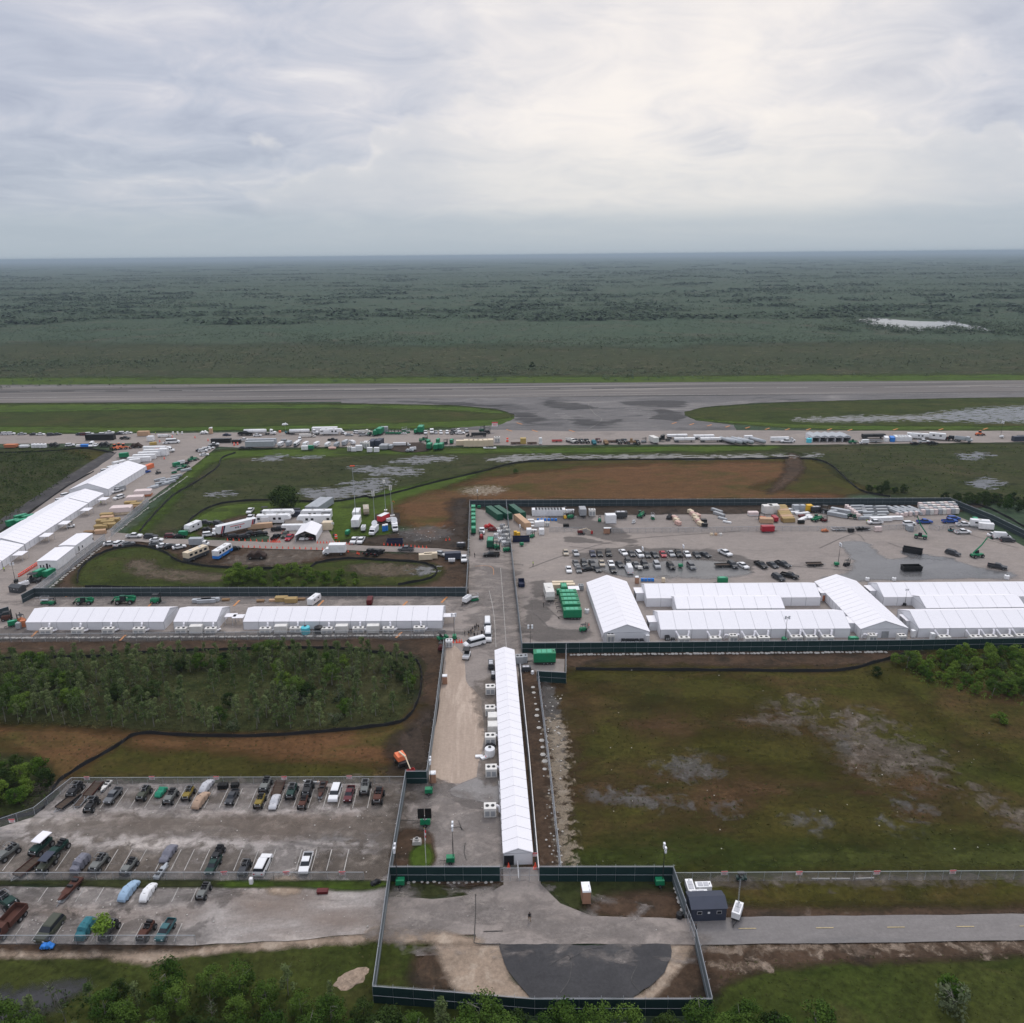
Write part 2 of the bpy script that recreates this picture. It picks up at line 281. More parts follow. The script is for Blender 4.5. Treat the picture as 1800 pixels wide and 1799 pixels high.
# -- open ground in the middle
LZ[0] = 0.0
soft('grass_field', [(380,800),(430,790),(900,787),(1390,785),(1380,806),(1050,806),(900,815),(800,845),(700,875),(560,885),(420,890),(330,925),(270,945),(230,950),(290,890),(330,850)], M['grass_dark'], lift(), 6, n=140)
soft('grass_strip', [(420,792),(860,788),(1390,784),(1390,792),(1000,797),(860,797),(560,803),(380,812),(300,890),(240,945),(225,945),(290,880),(350,810)], M['grass_bright'], lift(), 5, n=140)
soft('grass_field', [(1395,785),(1800,778),(2200,776),(2200,900),(1760,880),(1560,873),(1500,860),(1460,820),(1420,803)], M['grass_dark'], lift(), 8)
soft('lawn', [(560,890),(700,862),(860,825),(1000,808),(1380,806),(1440,812),(1480,840),(1520,868),(1300,878),(900,878),(820,885),(600,950),(440,915)], M['olive_field'], lift(), 5, n=140)
soft('lawn', [(540,890),(620,875),(800,838),(850,830),(720,885),(700,900),(690,940),(640,945),(560,950)], M['grass_bright'], lift(), 4)
soft('lawn', [(318,940),(350,905),(400,888),(480,882),(560,888),(530,902),(470,925),(455,936),(380,948)], M['grass_bright'], lift(), 3)
soft('earth', [(345,938),(395,915),(440,905),(470,915),(455,935),(400,945)], M['brown_earth'], lift(), 3)
soft('earth', [(690,895),(760,866),(900,835),(1100,818),(1370,812),(1395,835),(1330,860),(1480,872),(1300,880),(900,880),(822,890),(818,965),(700,962),(640,955),(720,930)], M['red_earth'], lift(), 7, n=140)
soft('mud', [(790,885),(824,880),(822,960),(770,968),(660,962),(620,950),(700,940),(765,945),(795,915)], M['mud'], lift(), 5)
soft('mud', [(1385,800),(1400,800),(1412,822),(1390,850),(1350,868),(1375,835)], M['brown_earth'], lift(), 3)
soft('sand_heap_ground', [(815,862),(850,855),(885,860),(870,868),(830,870)], M['sand_scatter'], lift(), 3)
soft('marl', [(700,935),(760,925),(790,935),(770,948),(720,950)], M['grey_marl'], lift(), 3)
# wet spots
WZ = lift()
for k, p in enumerate([[(455,806),(495,800),(490,808),(462,810)], [(520,803),(560,802),(550,806)], [(620,822),(700,822),(735,828),(720,836),(650,832)], [(535,862),(600,858),(660,846),(690,846),(640,870),(560,878)], [(600,850),(680,842),(660,850)],
        [(730,804),(790,803),(785,810),(740,808)], [(370,868),(400,866),(405,871),(378,872)], [(860,808),(905,802),(980,800),(975,806),(900,811)], [(985,803),(1090,801),(1200,801),(1180,806),(1000,806)], [(1200,803),(1380,800),(1370,804),(1220,807)],
        [(1410,802),(1436,798),(1430,803)], [(1690,800),(1720,797),(1740,800),(1700,808)], [(1710,850),(1740,842),(1760,850),(1730,858)], [(1330,984),(1340,984),(1335,988)], [(725,1000),(760,998),(748,1008)], [(690,812),(730,806),(770,808),(740,815)]]):
    soft('marsh_pool', p, M['water_soft'], WZ + 0.002*k, 3.2, n=60)
LZ[0] = 0.0
# -- inner islands
soft('bank', [(100,1035),(130,985),(200,950),(330,955),(480,968),(640,972),(818,980),(822,1045),(600,1050),(100,1050)], M['brown_earth'], lift(), 2.5, n=120)
soft('island_grass', [(133,1022),(150,990),(205,966),(270,963),(320,985),(400,998),(560,988),(640,984),(740,988),(775,998),(765,1020),(690,1032),(400,1034),(170,1034)], M['grass_soft'], lift(), 3, n=120)
soft('reeds', [(225,985),(260,985),(290,1000),(390,1010),(380,1022),(280,1018),(230,1005)], M['straw'], lift(), 3)
soft('reeds', [(620,993),(700,990),(750,1000),(730,1012),(640,1010)], M['straw'], lift(), 3)
soft('marl', [(730,1000),(758,997),(752,1010),(735,1012)], M['grey_marl'], lift(), 1.5)
soft('mud', [(330,970),(420,960),(575,968),(560,985),(480,993),(330,985)], M['brown_earth'], lift(), 3)
soft('sand_bed', [(400,985),(460,968),(570,966),(555,982),(480,992),(410,992)], M['limerock'], lift(), 3)
# dark marsh at the far left
LZ[0] = 0.0
soft('marsh_left', [(-400,795),(0,788),(150,788),(190,800),(160,840),(90,885),(0,935),(-400,1080)], M['grass_dark'], lift(), 4)
soft('verge', [(110,790),(180,795),(196,800),(170,835),(150,838),(160,810)], M['olive_field'], lift(), 4)
# -- lower left
LZ[0] = 0.0
soft('bare_earth', [(-400,1128),(0,1122),(500,1118),(790,1116),(780,1240),(755,1370),(690,1372),(740,1180),(640,1150),(0,1160),(-400,1160)], M['brown_earth'], lift(), 3, n=160)
soft('island_floor', [(-400,1150),(0,1150),(300,1148),(520,1142),(640,1143),(720,1158),(738,1185),(730,1225),(705,1268),(560,1285),(380,1292),(0,1275),(-400,1270)], M['grass_dark'], lift(), 3, n=140)
soft('lawn', [(-400,1265),(0,1272),(250,1288),(560,1288),(700,1272),(745,1240),(745,1345),(690,1370),(400,1372),(130,1375),(60,1420),(0,1450),(-400,1500)], M['olive_field'], lift(), 3, n=140)
soft('earth', [(-100,1276),(0,1276),(250,1289),(420,1296),(250,1297),(150,1345),(90,1390),(60,1340),(0,1300)], M['red_earth'], lift(), 3)
soft('earth', [(240,1296),(560,1294),(680,1280),(740,1250),(745,1320),(640,1345),(400,1320),(280,1318)], M['red_earth'], lift(), 4)
soft('thicket_floor', [(-400,1335),(0,1330),(60,1338),(90,1365),(85,1395),(40,1425),(0,1435),(-400,1480)], M['grass_dark'], lift(), 3)
soft('mud', [(700,1290),(760,1250),(752,1370),(705,1368),(690,1345)], M['mud'], lift(), 4)
# -- right field
LZ[0] = 0.0
soft('field', [(950,1175),(1000,1160),(1560,1150),(1800,1120),(2300,1120),(2300,1540),(1180,1540),(980,1525),(965,1300)], M['olive_field'], lift(), 3, n=200)
soft('bare_earth', [(940,1140),(1560,1140),(1530,1168),(1010,1176),(985,1210),(1010,1320),(1000,1420),(985,1525),(915,1525),(905,1300),(920,1190)], M['brown_earth'], lift(), 3, n=120)
for p in ([(965,1200),(1010,1220),(1030,1290),(1010,1350),(975,1340)], [(1030,1375),(1200,1362),(1400,1370),(1480,1395),(1300,1425),(1100,1430),(1020,1400)], [(1120,1260),(1330,1250),(1360,1275),(1250,1290),(1130,1285)], [(1380,1270),(1500,1310),(1640,1350),(1660,1420),(1560,1400),(1450,1335)]):
    soft('bare_earth', p, M['rust_earth'], lift(), 9)
for p in ([(1450,1282),(1540,1290),(1620,1320),(1660,1350),(1600,1362),(1500,1345),(1450,1310)], [(1340,1262),(1410,1260),(1420,1275),(1350,1280)], [(1720,1395),(1800,1440),(1830,1480),(1770,1440)], [(1420,1232),(1345,1236),(1365,1244)], [(1500,1255),(1560,1270),(1540,1285),(1490,1270)]):
    soft('pale_soil', p, M['limerock'], lift(), 5)
for p in ([(1160,1345),(1215,1330),(1260,1345),(1220,1365)], [(1045,1398),(1110,1395),(1200,1415),(1130,1418)], [(1395,1445),(1440,1440),(1445,1455)], [(1262,1418),(1286,1417),(1276,1424)], [(1555,1450),(1610,1450),(1590,1457)], [(1460,1303),(1492,1304),(1490,1316)], [(1585,1410),(1630,1412),(1600,1425)]):
    soft('marl', p, M['grey_marl'], lift(), 3)
soft('field_green', [(1020,1490),(1300,1480),(1800,1480),(2200,1480),(2200,1530),(1200,1532),(1010,1520)], M['grass_soft'], lift(), 6)
for p in ([(1020,1180),(1200,1180),(1330,1200),(1340,1240),(1200,1240),(1060,1215)], [(1250,1300),(1420,1290),(1450,1350),(1330,1345)], [(1560,1180),(1800,1170),(2100,1170),(2100,1440),(1800,1360),(1640,1260)]):
    soft('field_green', p, M['olive_field'], lift(), 8)
# road verges bottom right
soft('verge_mud', [(1210,1560),(1300,1590),(2200,1575),(2200,1606),(1200,1618)], M['brown_earth'], lift(), 2, n=130)
soft('verge_grass', [(1200,1540),(2200,1538),(2200,1585),(1500,1592),(1290,1590)], M['olive_field'], lift(), 2, n=130)
soft('verge_gravel', [(1190,1545),(2200,1540),(2200,1549),(1190,1556)], M['limerock'], lift(), 1)
soft('verge_grass', [(1235,1662),(2200,1652),(2200,1900),(1250,1900),(1255,1750)], M['grass_soft'], lift(), 2)
soft('verge_mud', [(1232,1662),(2200,1652),(2200,1664),(1400,1700),(1250,1740)], M['brown_earth'], lift(), 1.5, n=130)
soft('verge_gravel', [(1235,1662),(2200,1653),(2200,1662),(1240,1674)], M['verge_chalk'], lift(), 1.0)
soft('verge_gravel', [(1250,1690),(1350,1692),(1340,1702),(1250,1702)], M['verge_chalk'], lift(), 1.0)
# bottom left verge
soft('verge_grass', [(-400,1665),(340,1672),(500,1664),(700,1650),(800,1660),(800,1900),(-400,1900)], M['grass_soft'], lift(), 2)
soft('verge_mud', [(-200,1655),(340,1658),(345,1676),(-200,1680)], M['brown_earth'], lift(), 1.2)
soft('sand_track', [(-200,1672),(160,1676),(330,1672),(380,1664),(560,1648),(690,1640),(690,1652),(480,1668),(340,1680),(280,1694),(200,1690),(160,1682),(-200,1682)], M['sand'], lift(), 1.0, n=150)
soft('creek', [(-200,1760),(20,1740),(90,1730),(150,1735),(110,1765),(60,1790),(-200,1850)], M['dark_water'], lift(), 2)
# inside the gate court
soft('court_soil', [(655,1655),(780,1655),(790,1745),(650,1740)], M['grass_soft'], lift(), 2)
soft('court_soil', [(735,1670),(775,1675),(800,1735),(735,1735)], M['brown_earth'], lift(), 2)
soft('court_sand', [(768,1655),(885,1658),(900,1720),(935,1756),(870,1758),(805,1740),(776,1695)], M['sand'], lift(), 1.0)
soft('court_soil', [(1180,1662),(1225,1660),(1246,1755),(1130,1758)], M['brown_earth'], lift(), 1.5)
soft('court_sand', [(1172,1658),(1216,1660),(1205,1692),(1182,1716),(1150,1754),(1095,1757),(1150,1735)], M['sand'], lift(), 0.8)
soft('court_soil', [(685,1535),(885,1535),(888,1556),(840,1574),(740,1580),(684,1570)], M['grass_dark'], lift(), 1.5)
soft('court_soil', [(690,1528),(880,1528),(888,1556),(840,1560),(684,1545)], M['brown_earth'], lift(), 1.5)
soft('court_soil', [(948,1535),(1180,1535),(1202,1612),(1050,1615),(985,1590)], M['grass_dark'], lift(), 1.5)
soft('court_soil', [(1040,1580),(1180,1570),(1202,1612),(1050,1615)], M['brown_earth'], lift(), 2)
# -- paving
soft('sand', [(120,1375),(714,1370),(714,1384),(110,1392)], M['limerock'], lift(), 1.0)
PV = 0.135
sheet('runway', [(-900,680),(-300,678),(0,677),(900,674),(1800,669),(2600,665),(2600,696),(1800,699),(1300,703),(900,706),(0,709),(-900,712)], M['asphalt_runway'], PV, 0.5, 12)
sheet('taxiway_apron', [(600,709),(800,713),(870,719),(903,728),(906,736),(880,747),(800,753),(760,766),(1300,766),(1290,748),(1225,740),(1204,731),(1204,724),(1240,716),(1330,709),(1500,704),(1800,698),(1800,692),(600,702)], M['asphalt_cool'], PV+0.012, 1.0, 4)
sheet('taxiway', [(-900,775),(-300,768),(0,765),(400,761),(870,756),(1000,759),(1290,757),(1500,758),(1800,758),(2600,756),(2600,777),(1800,778),(1390,783),(1150,782),(870,784),(640,786),(430,788),(250,780),(0,781),(-900,794)], M['asphalt_warm'], PV+0.024, 0.8, 5)
sheet('yard_left', [(195,795),(250,777),(400,771),(365,800),(318,838),(262,880),(190,942),(120,1000),(62,1046),(822,1050),(845,1050),(845,1119),(400,1121),(0,1124),(-400,1130),(-400,1060),(-100,1010),(0,938),(190,808)], M['asphalt_warm'], PV+0.036, 0.3, 4)
sheet('perimeter_strip', [(205,796),(193,808),(120,855),(0,935),(-200,1075),(-260,1075),(0,915),(110,843),(185,797)], M['black_strip'], PV+0.050, 0.4, 4)
sheet('press_road', [(170,934),(240,940),(300,948),(470,954),(474,944),(456,936),(470,930),(520,905),(560,903),(580,938),(590,955),(640,960),(720,963),(780,966),(824,970),(824,986),(780,976),(720,972),(620,969),(480,966),(400,963),(330,958),(240,953),(170,952)], M['asphalt_warm'], PV+0.060, 0.5, 2)
sheet('yard_right', [(890,902),(1000,906),(1655,899),(1700,915),(1830,975),(2300,1120),(2300,1124),(1560,1131),(918,1139),(900,990)], M['asphalt_warm'], PV+0.042, 0.6, 4)
sheet('central_road', [(826,884),(889,884),(903,990),(918,1139),(946,1158),(992,1160),(992,1186),(945,1190),(945,1204),(905,1206),(890,1400),(884,1526),(684,1526),(712,1378),(756,1376),(783,1136),(782,1118),(836,1050),(824,1046)], M['asphalt_warm'], PV+0.054, 0.2, 4)
sheet('haul_road', [(786,1140),(800,1136),(815,1152),(818,1200),(846,1228),(852,1300),(838,1368),(808,1378),(760,1380),(752,1376)], M['tan_road'], PV+0.066, 0.5, 2)
sheet('vehicle_lot', [(-300,1520),(0,1456),(60,1438),(95,1408),(120,1379),(714,1378),(690,1525),(682,1549),(0,1549),(-300,1560)], M['asphalt_lot'], PV+0.030, 0.35, 3)
sheet('vehicle_lot', [(-300,1562),(400,1561),(680,1560),(668,1640),(500,1656),(340,1664),(0,1660),(-300,1662)], M['asphalt_lot'], PV+0.018, 0.35, 3)
sheet('gate_court', [(681,1578),(760,1582),(860,1572),(886,1557),(884,1526),(946,1526),(950,1556),(985,1590),(1040,1613),(1205,1617),(1222,1617),(1222,1662),(880,1662),(838,1661),(836,1645),(664,1650),(672,1600)], M['asphalt_warm'], PV+0.072, 0.15, 2)
sheet('access_road', [(1212,1618),(1300,1614),(1800,1608),(2500,1604),(2500,1646),(1800,1655),(1300,1662),(1222,1663)], M['asphalt_road'], PV+0.078, 0.12, 2)
sheet('turning_circle', [(877,1662),(1178,1662),(1179,1685),(1168,1712),(1143,1738),(1112,1755),(1020,1757),(932,1755),(906,1727),(886,1695)], M['asphalt_new'], PV+0.084, 0.3, 1.0)
# wear, tracks and standing water on the paving
z = PV+0.093; zi = 0
def over(name, pts, mat, f=2.0, n=70):
    global zi
    zi += 1; soft(name, pts, M[mat], z + 0.0011*(zi % 45), f, n=n)
over('wet_paving', [(1010,975),(1150,965),(1300,975),(1320,995),(1300,1012),(1100,1012),(1020,1000)], 'damp', 3)
over('wet_paving', [(1040,985),(1110,992),(1230,985),(1310,1000),(1290,1014),(1120,1016),(1050,1000)], 'wet', 3)
over('wet_paving', [(1480,960),(1520,955),(1560,985),(1640,978),(1720,1000),(1780,1015),(1600,1022),(1450,1020),(1500,1000)], 'wet', 3)
over('wet_paving', [(1590,970),(1660,985),(1600,980)], 'wet', 1.5)
over('wet_paving', [(930,1040),(960,1020),(960,1090),(1010,1110),(1030,1120),(940,1130),(925,1090)], 'damp', 3)
over('wet_paving', [(960,905),(1040,912),(1120,950),(1080,955),(990,925)], 'damp', 2)
over('wet_paving', [(1000,945),(1090,958),(1000,955)], 'damp', 1.5)
over('wet_paving', [(760,1370),(800,1384),(870,1410),(875,1425),(830,1422),(790,1400),(740,1392)], 'damp', 0.8)
over('pale_paving', [(790,1392),(805,1382),(850,1366),(878,1366),(878,1412),(830,1408),(800,1402)], 'asphalt_pale', 0.5)
over('worn_paving', [(0,1110),(400,1112),(800,1108),(790,1122),(0,1128)], 'damp', 2)
over('muddy_edge', [(892,886),(1668,884),(1690,900),(1650,902),(1300,904),(1000,907),(893,904)], 'mud', 1.5, 160)
over('sand_drift', [(100,1440),(300,1438),(420,1445),(520,1455),(380,1462),(200,1456)], 'dust', 3)
over('sand_drift', [(420,1570),(520,1572),(560,1600),(660,1620),(540,1630),(420,1610)], 'dust', 4)
over('sand_drift', [(40,1590),(200,1598),(340,1600),(330,1615),(150,1612),(20,1605)], 'dust', 3); over('sand_drift', [(380,1440),(560,1430),(690,1440),(600,1465),(450,1460)], 'dust', 4); soil('stain', (0.07,0.06,0.053), (0.055,0.048,0.044), s1=0.2, grain=0.25, gs=2, soft=True, namp=2.0, nscale=0.35, dens=0.28, fade=(0.35,0.8))
for p_ in ([(100,1382),(700,1380),(690,1422),(90,1424)], [(0,1498),(680,1494),(680,1546),(0,1546)], [(0,1560),(400,1560),(390,1590),(0,1592)], [(0,1622),(330,1622),(330,1660),(0,1660)], [(690,1385),(770,1385),(750,1470),(690,1470)]): over('stain', p_, 'stain', 2, 130)
for p_ in ([(560,1500),(670,1496),(672,1546),(540,1546)], [(150,1500),(420,1496),(420,1540),(150,1545)], [(640,1385),(705,1382),(690,1540),(650,1520)], [(120,1440),(680,1440),(680,1470),(100,1470)]): over('bleached', p_, 'limerock', 2, 130)
over('sand_drift', [(140,1395),(420,1400),(690,1395),(690,1408),(300,1412),(130,1408)], 'limerock', 2)
over('sand_drift', [(550,1510),(670,1505),(676,1545),(560,1546)], 'limerock', 2)
over('sand_drift', [(0,1490),(90,1480),(240,1500),(250,1540),(0,1540)], 'limerock', 2)
over('sand_drift', [(480,1545),(520,1545),(525,1572),(475,1572)], 'sand', 1)
over('sand_drift', [(660,1635),(760,1640),(830,1650),(830,1662),(660,1654)], 'sand', 1)
for p_ in ([(700,1590),(830,1600),(825,1640),(690,1635)], [(860,1580),(1000,1600),(1180,1640),(1190,1658),(900,1655)], [(760,1400),(870,1430),(870,1520),(780,1515)], [(840,980),(900,1000),(905,1130),(840,1120)], [(100,1050),(800,1055),(800,1068),(100,1065)]): over('worn_paving', p_, 'worn', 4, 130)
over('dirt_island', [(700,1465),(745,1462),(762,1480),(760,1526),(692,1526)], 'brown_earth', 0.8)
over('grass_island', [(726,1490),(758,1488),(758,1524),(722,1524)], 'grass_bright', 0.8)
over('dirt_island', [(912,1195),(950,1195),(975,1380),(988,1526),(945,1526),(930,1340)], 'brown_earth', 1.0, 120)
over('track_shoulder', [(832,1215),(872,1200),(882,1360),(845,1370),(850,1300)], 'limerock', 1.2)
for a, b in ((0,1),(1,0)): pass
over('marl_edge', [(950,1195),(968,1195),(990,1290),(985,1360),(965,1290)], 'grey_marl', 1)
over('sand_edge', [(962,1270),(990,1280),(1000,1400),(1010,1520),(985,1524),(972,1400)], 'sand_scatter', 1.2)
over('grass_strip', [(400,1551),(680,1552),(668,1563),(620,1568),(520,1563),(400,1563)], 'grass_bright', 0.7)
over('grass_strip', [(-100,1549),(350,1549),(380,1556),(345,1563),(-100,1557)], 'grass_dark', 0.7)
# painted markings
z += 0.054
def stripe(a, b, wdt, mat, name='road_marking', taper=0):
    p, q = at(*a), at(*b); d = (q-p); n = Vector((-d.y, d.x, 0)).normalized()*wdt/2
    o = pydata(name, [(v.x, v.y, z) for v in (p-n, q-n, q+n, p+n)], [(0,1,2,3)], M[mat]); o['kind'] = 'structure'
    return o
# parking bays: lines run towards +Y
def bays(xs, y0, y1):
    for x in xs:
        p = at(x, y1); q = at(x, y0); top = Vector((p.x, q.y, 0))
        d = 0.07
        o = pydata('parking_line', [(p.x-d,p.y,z),(p.x+d,p.y,z),(p.x+d,top.y,z),(p.x-d,top.y,z)], [(0,1,2,3)], M['paint_white']); o['kind'] = 'structure'
bays([124+26.1*k for k in range(21)], 1389, 1423)
bays([5,62,98,185,211,237,273,300,324,352,380,411,441,472,520,547,574,605], 1496, 1533)
bays([67,100,133,168,205,262,302,336], 1563, 1588)
bays([20,55,92,128,160,200,234,270,306], 1626, 1658)
for x0 in (1298,1434,1559,1681,1792): stripe((x0,1635+(x0-1298)*-0.009), (x0+31,1634.7+(x0-1298)*-0.009), 0.15, 'paint_yellow')
for x0, s in ((908,744),(935,757),(890,756),(1000,757)): stripe((x0,s),(x0+10,s+3),0.9,'paint_orange')
for x0, y0 in ((1181,746),(1212,748),(1243,750),(1275,752),(1310,754),(1345,756),(1380,757),(1417,757),(1454,757),(1490,758),(1570,757),(1650,757),(1728,756)): stripe((x0,y0),(x0+8,y0-2.5),0.9,'paint_orange')
for x0, y0 in ((120,1046),(265,1063),(415,1062),(563,1062),(710,1064),(780,1056),(215,1123),(700,1118),(60,1116)): stripe((x0-4,y0+5),(x0+6,y0-5),0.6,'paint_orange')
for x0 in range(-60, 1900, 95): stripe((x0,689-x0*0.0048),(x0+55,689-(x0+55)*0.0048),0.9,'paint_white','runway_marking')
stripe((-100,700.5),(1900,691.5),0.8,'paint_white','runway_marking'); stripe((-100,681),(1900,672),0.7,'paint_white','runway_marking')
def curve(pts, wdt, mat, name='road_marking'):
    P = smooth_line([at(*p) for p in pts], 8)
    vs = []; fs = []
    for i, p in enumerate(P):
        d = (P[min(i+1,len(P)-1)]-P[max(i-1,0)]).normalized(); n = Vector((-d.y,d.x,0))*wdt/2
        vs += [(p.x-n.x,p.y-n.y,z),(p.x+n.x,p.y+n.y,z)]
        if i: k = 2*i; fs.append((k-2,k-1,k+1,k))
    o = pydata(name, vs, fs, M[mat]); o['kind'] = 'structure'
curve([(1060,697),(1035,710),(1045,728),(1058,738),(1040,752),(1010,762)], 0.35, 'scuffed_paint')
curve([(1045,724),(1120,745),(1200,760)], 0.3, 'scuffed_paint')
curve([(860,1040),(868,1080),(872,1140)], 0.15, 'paint_white'); curve([(880,1000),(886,1080),(890,1140)], 0.15, 'paint_white')
curve([(868,1012),(866,1000),(855,996),(835,997)], 0.15, 'paint_orange')
for k in range(7): stripe((1090+k*8,716+k*3.2),(1112+k*8,716+k*3.2),0.5,'paint_white')
for k in range(6): stripe((975+k*5,728+k*3),(993+k*5,728+k*3),0.5,'paint_white')

soil('damp_line', (0.15,0.135,0.125), (0.13,0.118,0.11), s1=0.2, grain=0.3); soil('crack', (0.07,0.065,0.06), (0.05,0.047,0.045), s1=0.3, grain=0.2); soil('scuff', (0.10,0.097,0.095), (0.075,0.073,0.072), s1=0.3, grain=0.3)
for p in ([(836,1574),(836,1610),(834,1650),(838,1661),(880,1662)], [(818,1484),(816,1500),(820,1515)], [(790,1460),(806,1456),(815,1462)], [(806,1445),(812,1462)], [(850,1640),(884,1639)], [(690,1443),(760,1447)]): curve(p, 0.14, 'crack', 'pavement_crack')
for p in ([(965,1700),(1000,1682),(1002,1720),(985,1748)], [(1000,1690),(1030,1672),(1060,1668)], [(1120,1700),(1110,1725),(1125,1745)]): curve(p, 0.13, 'scuff', 'tyre_mark')
for p in ([(1560,955),(1610,975),(1600,985)], [(1440,965),(1500,940),(1520,952)], [(930,1000),(1000,975),(1100,950),(1300,935)], [(940,1080),(960,1100),(970,1112)], [(950,1060),(985,1090)], [(900,1010),(910,1080)], [(640,1100),(780,1098)], [(1000,962),(1250,985),(1500,1005)], [(1700,940),(1790,965)]): curve(p, 0.22, 'damp_line', 'tyre_mark')

for p in ([(905,725),(960,735),(940,745),(910,742)], [(960,705),(1040,715),(1010,722),(970,716)], [(1100,706),(1200,706),(1190,716),(1110,714)], [(1010,735),(1060,742),(1090,738),(1080,748),(1020,748)], [(700,706),(820,709),(880,716),(800,713)], [(1160,720),(1200,728),(1195,742),(1150,735)]): over('worn_paving', p, 'tar_patch', 4, 60)
# ------------------------------------------------------------------ builders for meshes
class MB:
    """collects boxes, tubes and prisms into one mesh"""
    def __init__(s): s.v = []; s.f = []; s.m = []
    def add(s, vs, fs, mi=0):
        k = len(s.v); s.v += [tuple(v) for v in vs]; s.f += [tuple(i+k for i in f) for f in fs]; s.m += [mi]*len(fs); return s
    def box(s, x0, x1, y0, y1, z0, z1, mi=0, top=(0,0)):
        tx, ty = top
        return s.add([(x0,y0,z0),(x1,y0,z0),(x1,y1,z0),(x0,y1,z0),(x0+tx,y0+ty,z1),(x1-tx,y0+ty,z1),(x1-tx,y1-ty,z1),(x0+tx,y1-ty,z1)],
              [(3,2,1,0),(4,5,6,7),(0,1,5,4),(1,2,6,5),(2,3,7,6),(3,0,4,7)], mi)
    def tube(s, a, b, r, n=6, r2=None, mi=0, caps=True):
        a = Vector(a); b = Vector(b); d = (b-a).normalized(); u = d.orthogonal().normalized(); w = d.cross(u); r2 = r if r2 is None else r2
        vs = [a+(u*math.cos(2*PI*i/n)+w*math.sin(2*PI*i/n))*r for i in range(n)] + [b+(u*math.cos(2*PI*i/n)+w*math.sin(2*PI*i/n))*r2 for i in range(n)]
        fs = [(i,(i+1)%n,n+(i+1)%n,n+i) for i in range(n)]
        if caps: fs += [tuple(range(n-1,-1,-1)), tuple(range(n,2*n))]
        return s.add(vs, fs, mi)
    def path(s, pts, r, n=5, mi=0):
        for a, b in zip(pts[:-1], pts[1:]): s.tube(a, b, r, n, mi=mi)
        return s
    def prism(s, prof, y0, y1, mi=0, inset=None):
        """profile in x,z swept along y; inset(x,z) pulls the sides in (tumblehome)"""
        n = len(prof); g = inset or (lambda x, z: 0.0)
        vs = [(x, y0+g(x,z), z) for x, z in prof] + [(x, y1-g(x,z), z) for x, z in prof]
        return s.add(vs, [tuple(range(n)), tuple(range(2*n-1,n-1,-1))] + [(i+n, (i+1)%n+n, (i+1)%n, i) for i in range(n)], mi)
    def ball(s, c, r, n=8, m=5, mi=0, sz=1.0):
        vs = []; fs = []
        for j in range(m+1):
            ph = PI*j/m
            for i in range(n): t = 2*PI*i/n; vs.append((c[0]+r*math.sin(ph)*math.cos(t), c[1]+r*math.sin(ph)*math.sin(t), c[2]+r*sz*math.cos(ph)))
        for j in range(m):
            for i in range(n): fs.append((j*n+i, (j+1)*n+i, (j+1)*n+(i+1)%n, j*n+(i+1)%n))
        return s.add(vs, fs, mi)
    def mesh(s, name):
        me = bpy.data.meshes.new(name); me.from_pydata(s.v, [], s.f)
        if any(s.m): me.polygons.foreach_set('material_index', s.m)
        me.update(); bm = bmesh.new(); bm.from_mesh(me); bmesh.ops.recalc_face_normals(bm, faces=bm.faces); bm.to_mesh(me); bm.free(); return me
    def build(s, name, mat, parent=None, smooth=False):
        me = s.mesh(name)
        if smooth: me.polygons.foreach_set('use_smooth', [True]*len(me.polygons))
        return link_mesh(name, me, mat, parent)
def place(name, me, parent, loc, rz=0.0):
    o = bpy.data.objects.new(name, me); C.objects.link(o); o.parent = parent; o.location = loc; o.rotation_euler = (0,0,rz); return o
